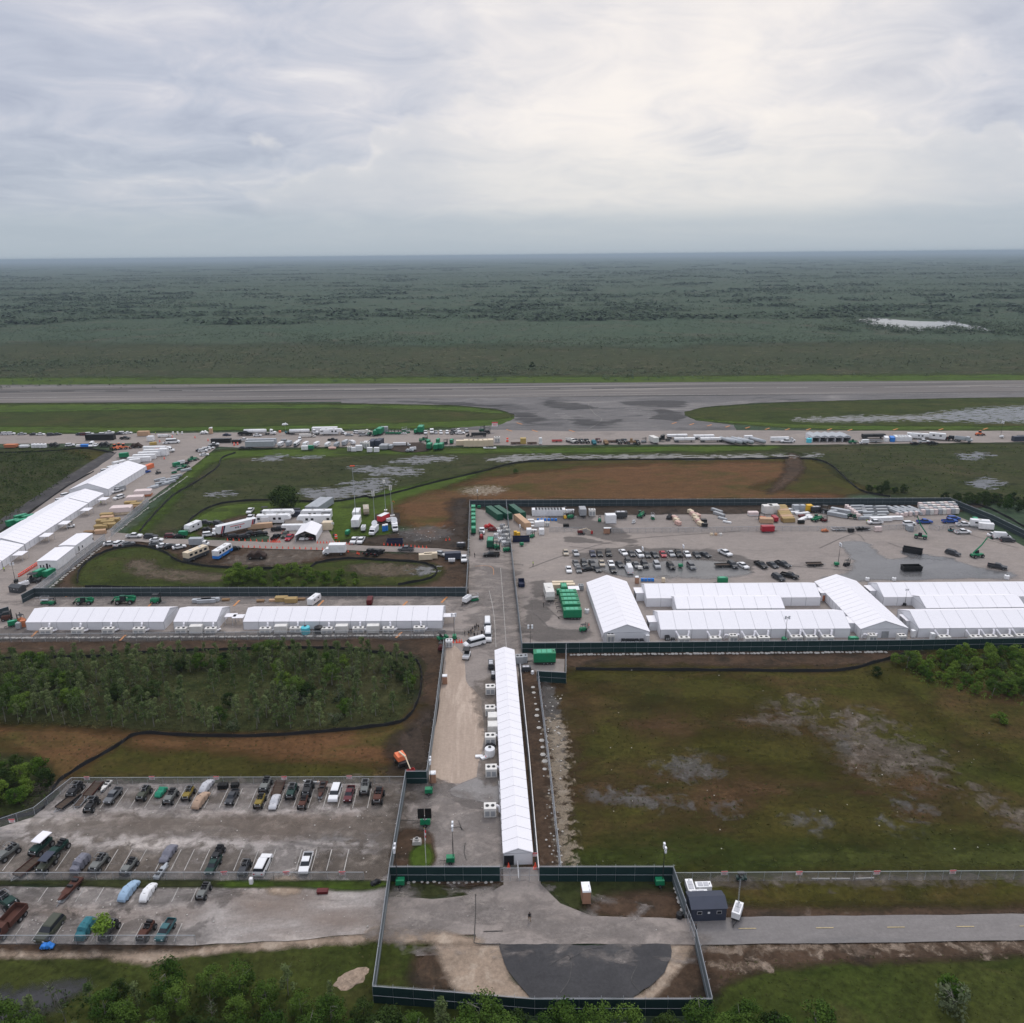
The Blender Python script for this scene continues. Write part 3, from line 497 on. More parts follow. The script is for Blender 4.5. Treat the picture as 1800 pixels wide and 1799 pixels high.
# ------------------------------------------------------------------ shared paints
for nm, c, r_ in (('tent_white',(0.80,0.78,0.80),0.55), ('tent_wall',(0.74,0.74,0.76),0.6), ('white_paint',(0.78,0.78,0.78),0.4), ('off_white',(0.68,0.66,0.62),0.5), ('cream',(0.66,0.55,0.40),0.6),
    ('grey_paint',(0.33,0.34,0.35),0.5), ('dark_grey',(0.06,0.063,0.068),0.45), ('charcoal',(0.022,0.022,0.024),0.5), ('black_rubber',(0.015,0.015,0.015),0.8), ('green_machine',(0.010,0.19,0.085),0.45), ('green_dark',(0.012,0.085,0.05),0.5),
    ('red_paint',(0.42,0.022,0.022),0.45), ('maroon',(0.10,0.012,0.014),0.5), ('orange_paint',(0.74,0.19,0.08),0.5), ('yellow_paint',(0.72,0.42,0.03),0.5), ('orange_cone',(0.85,0.10,0.05),0.6), ('blue_paint',(0.03,0.09,0.30),0.45), ('blue_bright',(0.03,0.20,0.60),0.45),
    ('light_blue',(0.16,0.52,0.68),0.4), ('navy',(0.018,0.026,0.065),0.45), ('slate',(0.045,0.052,0.075),0.5), ('wood_pale',(0.50,0.33,0.21),0.8), ('wood_gold',(0.38,0.27,0.12),0.8), ('wood_brown',(0.24,0.15,0.08),0.85), ('tarp_pink',(0.66,0.55,0.52),0.6), ('brick_orange',(0.48,0.17,0.08),0.8),
    ('teal_tarp',(0.03,0.15,0.18),0.7),('blue_camo',(0.30,0.42,0.55),0.7),('deck_plank',(0.07,0.05,0.038),0.9), ('green_tarp',(0.02,0.24,0.14),0.6), ('grey_tarp',(0.17,0.17,0.20),0.7), ('tan_tarp',(0.40,0.28,0.20),0.8), ('silver_tarp',(0.50,0.50,0.52),0.5), ('olive_paint',(0.07,0.08,0.05),0.6), ('rust',(0.085,0.035,0.025),0.8), ('rust_dark',(0.045,0.028,0.022),0.85), ('camo_grey',(0.16,0.165,0.155),0.7), ('mustard',(0.22,0.16,0.03),0.6), ('forest_green',(0.012,0.04,0.032),0.5),
    ('steel',(0.42,0.44,0.46),0.45), ('galv',(0.36,0.38,0.40),0.5), ('hivis',(0.45,0.62,0.05),0.7), ('skin',(0.32,0.18,0.11),0.7), ('cloth_dark',(0.018,0.018,0.022),0.9), ('cloth_tan',(0.28,0.20,0.13),0.9), ('sign_red',(0.62,0.05,0.06),0.6), ('lamp_glass',(0.75,0.76,0.78),0.2), ('concrete',(0.42,0.40,0.37),0.9), ('aqua_plastic',(0.10,0.52,0.60),0.5), ('toilet_tan',(0.36,0.20,0.13),0.6), ('gold_paint',(0.45,0.32,0.10),0.5), ('foil_pink',(0.60,0.40,0.34),0.6), ('silt_black',(0.012,0.012,0.013),0.7), ('bark_pale',(0.20,0.19,0.165),0.9), ('bark_dark',(0.06,0.05,0.04),0.95), ('dead_wood',(0.20,0.18,0.16),0.9)):
    paint(nm, c, r_, var=0.02 if 'tent' in nm else 0.08, dirt=0.25 if nm in ('white_paint','off_white','grey_paint','green_machine','galv','steel') else 0.0)
paint('glass', (0.012,0.015,0.02), 0.15, spec=0.4); paint('metal', (0.30,0.31,0.32), 0.4, metal=0.6)
paint('seam', (0.46,0.46,0.48), 0.6); paint('fabric_green', (0.010,0.032,0.032), 0.7); paint('fabric_slate', (0.036,0.052,0.058), 0.7); paint('fabric_grey', (0.13,0.155,0.165), 0.6)
def meshmat(name, col, op):
    m, t, b, o = new_mat(name); b.inputs['Base Color'].default_value = (*col,1); b.inputs['Roughness'].default_value = 0.6
    tr = nd(t, 'ShaderNodeBsdfTransparent'); ms = nd(t, 'ShaderNodeMixShader', n0=op)
    t.links.new(tr.outputs[0], ms.inputs[1]); t.links.new(b.outputs[0], ms.inputs[2]); t.links.new(ms.outputs[0], o.inputs[0]); MATS[name] = m
meshmat('chain_link', (0.30,0.31,0.32), 0.16); meshmat('chain_link_bright', (0.45,0.47,0.49), 0.36)
# ------------------------------------------------------------------ fences
def fence(pts, label, fabric='fabric_green', h=3.0, bay=3.05, name='fence', group=None, post_r=0.045, rail=True, cat='fence', seam=True, arms=True, t=0.03, panel_name=None, zlow=0.06):
    P = [at(*p) for p in pts]
    root = empty(name, (P[0].x, P[0].y, 0), 0, label, cat, group)
    pm = MB().tube((0,0,0), (0,0,h+0.1), post_r, 6)
    if arms: pm.tube((0,0,h+0.05), (0,0.22,h+0.40), 0.03, 4)
    pmesh = pm.mesh('post'); pmesh.materials.append(M['galv'])
    rl = MB()
    for a, b in zip(P[:-1], P[1:]):
        d = b-a; Ln = d.length; n = max(1, round(Ln/bay)); sp = Ln/n; ang = math.atan2(d.y, d.x); u = d/Ln
        nrm = Vector((u.y, -u.x, 0))
        if nrm.y > 0.2 or (abs(nrm.y) <= 0.2 and nrm.x*(a.x) > 0): nrm = -nrm      # fabric hangs on the near side
        q = MB().box(0.02, sp-0.02, -t/2, t/2, zlow, h)
        me = q.mesh('panel'); me.materials.append(M[fabric])
        off = nrm*(post_r+t)
        for i in range(n):
            place(panel_name or 'panel', me, root, a+u*(sp*i)+off-P[0]*1.0 + Vector((0,0,0)), ang)
            place('post', pmesh, root, a+u*(sp*i)-P[0], ang)
        if rail:
            for zz, rr in ((h+0.03, 0.05), (h*0.5, 0.03)) if seam else ((h+0.03, 0.05),):
                o2 = off*1.9 if zz < h else Vector((0,0,0))
                A = a-P[0]+o2; B = b-P[0]+o2; rl.tube((A.x,A.y,zz), (B.x,B.y,zz), rr, 5)
            if arms:
                A = a-P[0]; B = b-P[0]
                for k in (0.15,0.3): rl.tube((A.x,A.y,h+k),(B.x,B.y,h+k),0.012,3)
    place('post', pmesh, root, P[-1]-P[0], 0)
    if rl.v: rl.build('rail', M['galv'], root)
    return root
FG = 'privacy fences of the compound'
fence([(686,1550),(879,1550)], 'dark green screened fence left of the front gate, lamp tower before its left end')
fence([(948,1550),(1182,1550)], 'dark green screened fence right of the front gate, brown toilet standing before it')
fence([(1182,1550),(1204,1613)], 'green grey screened fence running back beside the white generators', 'fabric_grey')
fence([(1222,1664),(1250,1786)], 'green grey screened fence along the right side of the black turning circle', 'fabric_grey')
fence([(657,1763),(800,1774),(940,1786),(1250,1786)], 'black green screened fence across the near end behind the tree tops')
fence([(686,1550),(657,1763)], 'silver grey fence down the left side of the gate court', 'fabric_grey')
fence([(714,1379),(686,1550)], 'silver grey fence between vehicle lot and flagpole island', 'fabric_grey')
fence([(714,1379),(751,1379)], 'short dark green screen beside the orange boom lift')
fence([(751,1379),(765,1275),(781,1143)], 'long silver fence along the left edge of the tan haul road', 'fabric_grey')
fence([(946,1199),(966,1360),(986,1548)], 'long silver chain fence with pale rubble along the field right of the long tent', 'chain_link_bright')
fence([(944,1199),(995,1202)], 'short dark green screen south of the single large green generator')
fence([(995,1151),(995,1202)], 'thin fence line right of the single large green generator', 'chain_link')
fence([(918,1149),(1560,1144),(1800,1140),(2010,1137)], 'long dark green screened fence in front of the right hand tents')
fence([(890,893),(918,1149)], 'silver fence between the central road and the right hand yard', 'fabric_grey')
fence([(826,893),(823,980)], 'silver fence on the left of the stacked green generators', 'fabric_grey')
fence([(823,992),(820,1049)], 'short silver fence beside the central road south of the press gate', 'fabric_grey')
fence([(826,892),(1668,888)], 'long slate grey screened fence along the far side of the right yard', 'fabric_slate')
fence([(1668,888),(1745,920),(1850,972)], 'slate grey screened fence slanting down the far right of the yard', 'fabric_slate')
fence([(62,1050),(819,1049)], 'long slate grey screened fence behind the row of green telehandlers', 'fabric_slate')
fence([(40,1062),(62,1050)], 'short slate grey fence end slanting beside the dark guard hut', 'fabric_slate')
fence([(62,1050),(186,953)], 'silver chain fence slanting up past the two white modular buildings', 'chain_link_bright')
fence([(196,944),(262,887)], 'silver chain fence beside the stacked timber', 'chain_link_bright')
fence([(-30,1098),(18,1083)], 'short slate grey fence piece at the left of the lower yard', 'fabric_slate')
LOW = dict(h=1.8, arms=False, fabric='chain_link', post_r=0.035, seam=False)
fence([(-40,1550),(200,1549),(482,1549),(640,1549)], 'low chain link fence between the two rows of stored vehicles', **LOW)
fence([(128,1381),(420,1380),(712,1379)], 'low chain link fence along the top of the vehicle lot', **LOW)
fence([(-60,1470),(0,1455),(62,1434),(128,1381)], 'low chain link fence bending round the top left of the vehicle lot', **LOW)
fence([(482,1549),(468,1549)], 'low chain link gate stub by the white car', **LOW)
fence([(-40,1661),(345,1661)], 'low chain link fence at the near edge of the lower vehicle row', **LOW)
fence([(1185,1550),(1500,1548),(2000,1545)], 'low chain link fence with red and white signs along the right field', **LOW)
fence([(-60,1130),(300,1127),(782,1122)], 'chain link fence along the sandbags below the left tents', h=2.4, arms=True, fabric='chain_link', post_r=0.05, seam=False)
fence([(966,936),(1031,936)], 'temporary chain panels around the red frames', h=2.0, arms=False, fabric='chain_link', post_r=0.05, seam=False)
fence([(1064,938),(1192,937),(1300,935),(1420,934),(1470,935)], 'long temporary chain panel fence across the material yard', h=2.0, arms=False, fabric='chain_link', post_r=0.05, seam=False)
fence([(1470,936),(1575,932),(1600,930)], 'temporary chain panel fence by the pallets of the material yard', h=2.0, arms=False, fabric='chain_link', post_r=0.05, seam=False)
fence([(1603,937),(1616,931)], 'stub of chain panels left of the upright telehandler', h=2.0, arms=False, fabric='chain_link', post_r=0.05, seam=False)
fence([(1632,931),(1650,934),(1665,930),(1700,933),(1740,932)], 'zigzag chain panels behind the two white pickups', h=2.0, arms=False, fabric='chain_link', post_r=0.05, seam=False)
def gate(a, b, label, h=2.9, leaves=2):
    A, B = at(*a), at(*b); d = B-A; root = empty('chain_gate', A, math.atan2(d.y, d.x), label, 'gate'); Lw = d.length/leaves
    for i in range(leaves):
        x0 = i*Lw+0.06; x1 = (i+1)*Lw-0.06; f = MB()
        for p, q in (((x0,0,.1),(x1,0,.1)),((x0,0,h),(x1,0,h)),((x0,0,.1),(x0,0,h)),((x1,0,.1),(x1,0,h)),((x0,0,h/2),(x1,0,h/2)),(((x0+x1)/2,0,.1),((x0+x1)/2,0,h))): f.tube(p,q,0.035,5)
        lf = f.build('leaf', M['galv'], root); MB().box(x0,x1,-.01,.01,.12,h-.02).build('mesh_panel', M['chain_link'], lf)
gate((880,1551),(947,1551), 'open mesh double gate in front of the long tent'); gate((1204,1614),(1222,1663), 'mesh gate across the access road beside the dark hut')
# silt fences: black fabric strips that follow the banks
def silt(pts, label, h=0.75):
    P = smooth_line([at(*p) for p in pts], 6); root = empty('silt_fence', (P[0].x,P[0].y,0), 0, label, 'silt fence')
    vs = []; fs = []; st = MB()
    for i, p in enumerate(P):
        hh = h*(1+0.15*math.sin(i*1.7)); d = (P[min(i+1,len(P)-1)]-P[max(i-1,0)]).normalized(); n = Vector((-d.y,d.x,0))*0.03; q = p-P[0]
        k = 0.75*math.sin(i*2.3)*0.25
        vs += [(q.x-n.x*8,q.y-n.y*8,0.01),(q.x-n.x+k*d.y,q.y-n.y,hh),(q.x+n.x+k*d.y,q.y+n.y,hh),(q.x+n.x*8,q.y+n.y*8,0.01)]
        if i: b = 4*i; fs += [(b-4,b,b+1,b-3),(b-3,b+1,b+2,b-2),(b-2,b+2,b+3,b-1)]
        if i % 2 == 0: st.box(q.x-.03,q.x+.03,q.y-.03,q.y+.03,0,hh+0.15)
    pydata('fabric', vs, fs, M['silt_black'], root); s_ = st.build('stakes', M['wood_brown'], root); s_['kind'] = 'stuff'
silt([(414,797),(390,806),(382,822),(350,845),(310,868),(293,882),(262,915),(245,936)], 'black silt fence winding between the timber yard and the green field')
silt([(315,938),(345,906),(390,886),(470,880),(580,883),(640,874),(655,876),(700,866),(760,850),(850,829),(900,816),(960,811),(1100,809),(1300,808),(1386,806)], 'long black silt fence curving over the far field up to the mud track')
silt([(1406,807),(1440,810),(1465,822),(1495,850),(1520,866),(1565,874)], 'black silt fence curving down from the mud track to the far fence')
silt([(136,1026),(140,1003),(165,980),(205,965),(250,961),(290,972),(320,989),(400,999),(530,1000),(560,990),(610,983),(660,985),(730,989),(760,996),(768,1004),(755,1018),(700,1029)], 'black silt fence looping round the grassy island in the middle left')
silt([(150,1033),(400,1036),(640,1036)], 'black silt fence at the foot of the long slate fence')
silt([(-40,1160),(80,1157),(160,1156),(210,1152)], 'black silt fence hidden in grass left of the cypress island')
silt([(235,1149),(300,1146),(430,1142),(560,1140),(640,1145),(720,1158),(736,1168),(741,1190),(735,1230),(710,1267),(650,1279),(560,1288),(450,1295),(330,1294),(245,1291),(200,1316),(112,1368),(85,1405),(68,1428),(0,1441),(-40,1450)], 'long black silt fence round the cypress island down to the vehicle lot', 0.7)
silt([(1012,1178),(1150,1179),(1300,1180),(1470,1180),(1540,1165),(1590,1151)], 'black silt fence along the top of the right field')
silt([(1690,886),(1730,892),(1770,910),(1830,945)], 'black silt fence beyond the slanting fence at the far right')
silt([(-60,960),(0,940),(110,862),(165,830)], 'black edging along the far left marsh by the black strip')
silt([(0,797),(60,795),(110,792),(140,789),(165,791),(200,797)], 'black silt fence along the marsh below the far left parking')
# ------------------------------------------------------------------ frame tents
def tent(base, ang, Ln, Wd, eave, ridge, bays, label, group=None, doors=(), name='frame_tent', extra=None):
    """base: near corner; x runs along the ridge for Ln, y across for Wd"""
    root = empty(name, base, ang, label, 'tent', group); bw = Ln/bays; hw = Wd/2; g = 0.05
    def slab(vs, nm, mat, th=0.05):
        n = (Vector(vs[1])-Vector(vs[0])).cross(Vector(vs[-1])-Vector(vs[0])).normalized()*th; k = len(vs)
        q = MB().add([Vector(v) for v in vs]+[Vector(v)-n for v in vs], [tuple(range(k)), tuple(range(2*k-1,k-1,-1))]+[(i,i+k,(i+1)%k+k,(i+1)%k) for i in range(k)])
        me = q.mesh(nm); me.materials.append(M[mat]); return me
    ov = 0.12
    sl = (ridge-eave)/hw
    r0 = slab([(g,-ov,eave-ov*sl),(bw-g,-ov,eave-ov*sl),(bw-g,hw-.01,ridge),(g,hw-.01,ridge)], 'roof_panel', 'tent_white')
    r1 = slab([(bw-g,Wd+ov,eave-ov*sl),(g,Wd+ov,eave-ov*sl),(g,hw+.01,ridge),(bw-g,hw+.01,ridge)], 'roof_panel', 'tent_white')
    w0 = slab([(g,0,0.05),(bw-g,0,0.05),(bw-g,0,eave-.12),(g,0,eave-.12)], 'wall_panel', 'tent_wall', 0.04)
    w1 = slab([(bw-g,Wd,0.05),(g,Wd,0.05),(g,Wd,eave-.12),(bw-g,Wd,eave-.12)], 'wall_panel', 'tent_wall', 0.04)
    for i in range(bays):
        for nm, me in (('roof_panel',r0),('roof_panel',r1),('wall_panel',w0),('wall_panel',w1)): place(nm, me, root, (i*bw,0,0))
    for xx, s_ in ((0,1),(Ln,-1)):
        pts = [(xx+s_*.02,0.02,.05),(xx+s_*.02,Wd-.02,.05),(xx+s_*.02,Wd-.02,eave-.1),(xx+s_*.02,hw,ridge-.1),(xx+s_*.02,0.02,eave-.1)]
        if s_ > 0: pts = pts[::-1]
        me = slab(pts, 'gable_wall', 'tent_wall', 0.04); place('gable_wall', me, root, (0,0,0))
        lv = MB().box(xx-s_*.035-.02,xx-s_*.035+.02,0,Wd,eave-.13,eave-.05); lv.build('eave_bar', M['seam'], root)
    fr = MB()
    for i in range(bays+1):
        x = i*bw; r_ = 0.07
        fr.box(x-r_,x+r_,-.03,.1,0,eave-.06); fr.box(x-r_,x+r_,Wd-.1,Wd+.03,0,eave-.06)
        fr.tube((x,0,eave-.12),(x,hw,ridge-.12),0.08,4); fr.tube((x,Wd,eave-.12),(x,hw,ridge-.12),0.08,4)
    fr.box(0,Ln,-.05,-.01,eave-.16,eave-.08); fr.box(0,Ln,Wd+.01,Wd+.05,eave-.16,eave-.08)
    fr.build('frame', M['seam'], root)
    for (side, pos, w_, h_, mat) in doors:      # 'a' near long wall, 'g' gable at x=0, 'h' gable at x=Ln
        d = MB()
        if side == 'a': d.box(pos,pos+w_,-.09,-.03,.05,h_); fb = ((pos-.08,pos+w_+.08,-.07,-.035),)
        elif side == 'g': d.box(-.12,-.05,pos,pos+w_,.05,h_)
        else: d.box(Ln+.05,Ln+.12,pos,pos+w_,.05,h_)
        d.build('door', M[mat], root)
    return root
def row_tent(x0, x1, yb, x1y, Wd, eave, ridge, bays, label, **k):
    a, b = at(x0, yb), at(x1, x1y); d = b-a
    return tent(a, math.atan2(d.y,d.x), d.length, Wd, eave, ridge, bays, label, **k), a, d.normalized()
def ns_tent(xl, xr, yb, far, eave, ridge, bays, label, **k):
    """gable towards the viewer: near corners and the far left eave as seen"""
    a, b = at(xl, yb), at(xr, yb); f = at(far[0], far[1], eave); Wd = (b-a).length; d = Vector((f.x-a.x, f.y-a.y, 0))
    ang = math.atan2(d.y, d.x)
    o = tent(Vector((b.x,b.y,0)), ang, d.length, Wd, eave, ridge, bays, label, **k); return o, a, b, d
WD = 10.0
row_tent(48,290,1109,1108,WD,2.7,4.6,9,'long white frame tent, leftmost of the lower row, nine bays')
row_tent(307,383,1108,1108,WD,2.7,4.6,3,'short three bay white frame tent between the two long lower tents')
row_tent(429,778,1108,1106,WD,2.7,4.6,13,'long thirteen bay white frame tent with blue tank before it')
ns_tent(885.5,936,1520,(870,1142),2.6,3.5,26,'very long narrow white tent down the centre with glass entrance', name='corridor_tent', doors=(('g',3.2,1.7,2.1,'glass'),))
ns_tent(1060.5,1141,1128,(1031,1022),3.0,5.3,12,'wide white gable tent beside the row of big green generators')
row_tent(1135.6,1441,1068,1066,11,3.0,5.2,12,'rear white tent between the two gable tents of the right yard')
row_tent(1160,1493,1124,1122,12,3.0,5.4,12,'front white tent between the two gable tents, air units before it')
ns_tent(1510,1594,1122,(1431,1021),3.0,5.3,14,'white gable tent with grey door between the right hand tent rows', doors=(('g',5.2,1.9,2.2,'grey_paint'),))
row_tent(1551,1900,1066,1064,11,3.0,5.2,14,'rear white tent running out of view at the right')
row_tent(1612,1915,1122,1119,12,3.0,5.4,11,'front white tent running out of view at the right')
row_tent(1188,1378,1086,1085,9,2.9,4.6,8,'low white link tent wedged between the rear and front left tents')
row_tent(1625,1800,1085,1083,9,2.9,4.6,7,'low white link tent wedged between the rear and front right tents')
def diag_tent(near, far, Wd, eave, ridge, bays, label, **k):
    a, b = at(*near), at(*far); d = b-a
    return tent(a, math.atan2(d.y,d.x), d.length, Wd, eave, ridge, bays, label, **k)
DG = dict(name='frame_tent')
diag_tent((192,873),(259,831),17,3.4,6.2,12,'wide tall white tent at the top of the slanting row', **DG)
diag_tent((157,895),(184,878),15,2.8,5.0,5,'short white tent just below the tall one in the slanting row', **DG)
diag_tent((46,969),(156.5,896),15.5,2.8,5.2,16,'longest white tent of the slanting row with three awnings', **DG)
diag_tent((6,999),(45,970),14.5,2.7,4.8,6,'white tent near the left edge in the slanting row', **DG)
diag_tent((-75,1052),(5,1000),14.5,2.7,4.8,10,'white tent cut by the left edge in the slanting row', **DG)
# awnings over the doors of the slanting row
def awning(px, py, label, w=3.4, d=3.2, h=2.6, ang=0.0, name='awning'):
    r = empty(name, at(px,py), ang, label, 'awning', None); MB().box(-w/2,w/2,-d/2,d/2,h,h+.12).build('roof', M['tent_white'], r)
    pm = MB().box(-.05,.05,-.05,.05,0,h).mesh('post'); pm.materials.append(M['seam'])
    for sx in (-1,1):
        for sy in (-1,1): place('post', pm, r, (sx*(w/2-.08), sy*(d/2-.08), 0))
    return r
DA = math.atan2(*( (at(156,896)-at(46,969)).yx))
for px, py, s_ in ((175,886,'by the man in the yellow vest'),(145,905,'second from the top of the slanting row'),(107,929,'near the golf cart'),(75,951,'third from the lower end'),(29,984,'lowest of the slanting row')):
    awning(px+9, py+1, 'small white awning on the slanting tents, '+s_, 4.2, 3.4, 2.5, DA)
for px, py, s_ in ((408,1096,'right of the short tent'),(421,1098,'left end of the thirteen bay tent'),(790,1096,'right end of the thirteen bay tent')):
    awning(px, py, 'small white awning at a tent end, '+s_, 3.2, 2.4, 2.5)
# covered links between tents
def link_box(x0, x1, yb, dep, h, label):
    a, b = at(x0,yb), at(x1,yb); r = empty('tent_link', a, 0, label, 'tent link'); Ln = (b-a).length
    MB().box(-.2,Ln+.2,-.1,dep+.1,h,h+.18).build('roof', M['tent_white'], r)
    MB().box(0,Ln,0,.06,.03,h).build('wall', M['tent_wall'], r); MB().box(0,Ln,dep-.06,dep,.03,h).build('wall', M['tent_wall'], r)
link_box(1118,1133,1058,4,2.7,'small white covered link at the top left of the right hand tents')
link_box(1141,1158,1110,4,2.7,'small white covered link at the lower left of the right hand tents')
link_box(1442,1452,1058,4,2.7,'small white covered link behind the middle gable tent')
link_box(1491,1504,1112,4,2.7,'small white covered link left of the grey door gable')
link_box(1528,1550,1054,4,2.7,'small white covered link right of the middle gable tent')
link_box(1592,1611,1108,4,2.7,'small white covered link right of the grey door gable')
# ------------------------------------------------------------------ modular buildings and huts
def modular(nl, nr, fr, h, label, wall='white_paint', roof='tent_white', wins=(), name='modular_building', cat='building', slope=0.25, lift_=0.35):
    """near left, near right, far right base corners"""
    a, b, c = at(*nl), at(*nr), at(*fr); d = c-b; Wd = (b-a).length; Ln = d.length; ang = math.atan2(d.y,d.x)-PI/2
    r = empty(name, b, ang, label, cat)
    MB().box(-Wd,0,0,Ln,lift_,h).build('wall', M[wall], r)
    MB().prism([(-Wd-.12,h),( .12,h),(.12,h+.1),(-Wd/2,h+.1+slope),(-Wd-.12,h+.1)], -.12, Ln+.12).build('roof', M[roof], r)
    MB().box(-Wd+.3,-.3,.3,Ln-.3,0,lift_).build('chassis', M['dark_grey'], r)
    for (s_, p, zz, w_, h_) in wins:
        q = MB()
        if s_ == 'n': q.box(-Wd+p,-Wd+p+w_,-.05,.02,zz,zz+h_)
        else: q.box(-.02,.05,p,p+w_,zz,zz+h_)
        q.build('window', M['glass'], r)
    return r
modular((70,1003),(103,1003),(133.5,978.5),3.5,'near white modular building with three dark windows on its end', wins=(('n',.7,1.2,.35,.9),('n',1.7,1.2,.35,.9),('n',3.7,1.2,.35,.9),('n',2.7,.5,.6,2.1),('e',16,1.0,.5,1.6)))
modular((108,975),(135.5,975.5),(165.5,954),3.5,'far white modular building behind the near one', wins=(('e',4,1.2,.6,.8),('e',12,1.2,.6,.8),('e',23,1.2,.6,.8)))
# ------------------------------------------------------------------ vegetation
leafmat('leaf_cypress', (0.052,0.082,0.024), (0.125,0.155,0.060)); leafmat('leaf_bright', (0.034,0.075,0.008), (0.115,0.175,0.026)); leafmat('leaf_dark', (0.013,0.027,0.006), (0.040,0.064,0.014))
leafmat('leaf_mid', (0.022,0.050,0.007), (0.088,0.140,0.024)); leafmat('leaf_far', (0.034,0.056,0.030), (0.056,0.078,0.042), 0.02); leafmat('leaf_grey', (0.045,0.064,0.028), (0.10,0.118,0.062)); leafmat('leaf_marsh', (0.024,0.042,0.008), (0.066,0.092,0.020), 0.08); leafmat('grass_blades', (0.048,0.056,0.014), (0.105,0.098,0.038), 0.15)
leafmat('island_grass', (0.044,0.054,0.015), (0.100,0.090,0.036), 0.05)
leafmat('leaf_lime', (0.10,0.17,0.02), (0.17,0.26,0.04))
def leaf_quads(c, nrm, size, r_):
    """arrays of leaf-sized four-sided faces"""
    n = len(c); t = r_.normal(size=(n,3)); u = np.cross(nrm, t); u /= np.linalg.norm(u,axis=1)[:,None]+1e-9; v = np.cross(nrm, u)
    s = (size*(0.6+0.8*r_.random(n)))[:,None] if np.ndim(size) else (size*(0.6+0.8*r_.random(n)))[:,None]
    a = 0.55
    q = np.stack([c-u*s, c-v*s*a, c+u*s, c+v*s*a], 1)
    return q.reshape(-1,3)
def mesh_quads(name, V):
    n = len(V)//4; me = bpy.data.meshes.new(name); me.vertices.add(n*4); me.vertices.foreach_set('co', V.astype(np.float32).ravel())
    me.loops.add(n*4); me.loops.foreach_set('vertex_index', np.arange(n*4, dtype=np.int32)); me.polygons.add(n)
    me.polygons.foreach_set('loop_start', np.arange(0,n*4,4,dtype=np.int32)); me.polygons.foreach_set('loop_total', np.full(n,4,np.int32)); me.update(calc_edges=True); return me
def crown_mesh(name, seed, rad, z0, z1, clumps, per, leaf, shape='round', fill=0.35):
    r_ = np.random.default_rng(seed); out = []
    for k in range(clumps):
        t = r_.random(); zz = z0+(z1-z0)*t
        prof = {'round': math.sqrt(max(0.05,1-(2*t-0.9)**2*0.9)), 'cone': 1.05-0.8*t, 'umbrella': 0.45+0.6*t if t < 0.8 else 0.7, 'top': 0.4+0.6*math.sin(PI*min(1,t*1.05))}[shape]
        th = r_.random()*2*PI; rr = rad*prof*(fill+(1-fill)*math.sqrt(r_.random()))*0.85
        cc = np.array([rr*math.cos(th), rr*math.sin(th), zz]); cr = rad*(0.22+0.16*r_.random())
        d = r_.normal(size=(per,3)); d /= np.linalg.norm(d,axis=1)[:,None]
        p = cc + d*cr*np.array([1.15,1.15,0.75])*(0.55+0.45*r_.random(per))[:,None]
        nn = d*0.8 + np.array([0,0,0.55]) + r_.normal(size=(per,3))*0.45; nn /= np.linalg.norm(nn,axis=1)[:,None]
        out.append(leaf_quads(p, nn, leaf, r_))
    return mesh_quads(name, np.concatenate(out))
def trunk_mesh(name, seed, h, r0, lean=0.3, limbs=4, spread=1.2):
    r_ = random.Random(seed); q = MB(); p = Vector((0,0,-.05)); d = Vector((r_.uniform(-lean,lean)*.3, r_.uniform(-lean,lean)*.3, 1)).normalized(); k = 4; rr = r0
    for i in range(k):
        n_ = p + d*h/k; q.tube(p, n_, rr, 6, rr*0.75, caps=False)
        if i >= 1:
            for j in range(max(1, limbs//3)):
                a = r_.uniform(0,2*PI); e = n_ + Vector((math.cos(a)*spread, math.sin(a)*spread, h/k*r_.uniform(.5,1.1))); q.tube(n_, e, rr*0.45, 4, rr*0.12, caps=False)
        p = n_; rr *= 0.75; d = (d + Vector((r_.uniform(-lean,lean)*.4, r_.uniform(-lean,lean)*.4, 0))).normalized()
    return q.mesh(name)
TREES = {}
def tree_kind(key, crown_args, trunk_args, leaf, bark, copies):
    TREES[key] = []
    for i in range(copies):
        c = crown_mesh('crown', 100+i*17+len(key), **crown_args); c.materials.append(M[leaf]); t = trunk_mesh('trunk', i*7+len(key), **trunk_args); t.materials.append(M[bark]); TREES[key].append((c,t))
tree_kind('cypress', dict(rad=1.45, z0=1.6, z1=6.2, clumps=26, per=34, leaf=0.16, shape='cone', fill=0.2), dict(h=5.8, r0=0.10, lean=0.15, limbs=6, spread=0.9), 'leaf_cypress', 'bark_pale', 5)
tree_kind('broad', dict(rad=2.6, z0=1.4, z1=5.8, clumps=38, per=80, leaf=0.145, shape='round'), dict(h=4.6, r0=0.16, lean=0.4, limbs=6, spread=1.5), 'leaf_mid', 'bark_pale', 5)
tree_kind('bright', dict(rad=2.2, z0=0.9, z1=4.4, clumps=26, per=80, leaf=0.16, shape='round'), dict(h=3.4, r0=0.12, lean=0.5, limbs=6, spread=1.2), 'leaf_bright', 'bark_dark', 4)
tree_kind('dark', dict(rad=2.4, z0=0.6, z1=4.2, clumps=28, per=80, leaf=0.16, shape='round'), dict(h=3.2, r0=0.14, lean=0.4, limbs=6, spread=1.2), 'leaf_dark', 'bark_dark', 4)
tree_kind('bush', dict(rad=1.5, z0=0.3, z1=1.9, clumps=18, per=60, leaf=0.13, shape='round'), dict(h=1.3, r0=0.06, lean=0.6, limbs=6, spread=0.7), 'leaf_bright', 'bark_dark', 4)
tree_kind('greybush', dict(rad=2.0, z0=0.3, z1=3.0, clumps=16, per=26, leaf=0.2, shape='round'), dict(h=2.8, r0=0.08, lean=0.6, limbs=9, spread=1.3), 'leaf_grey', 'bark_pale', 3)
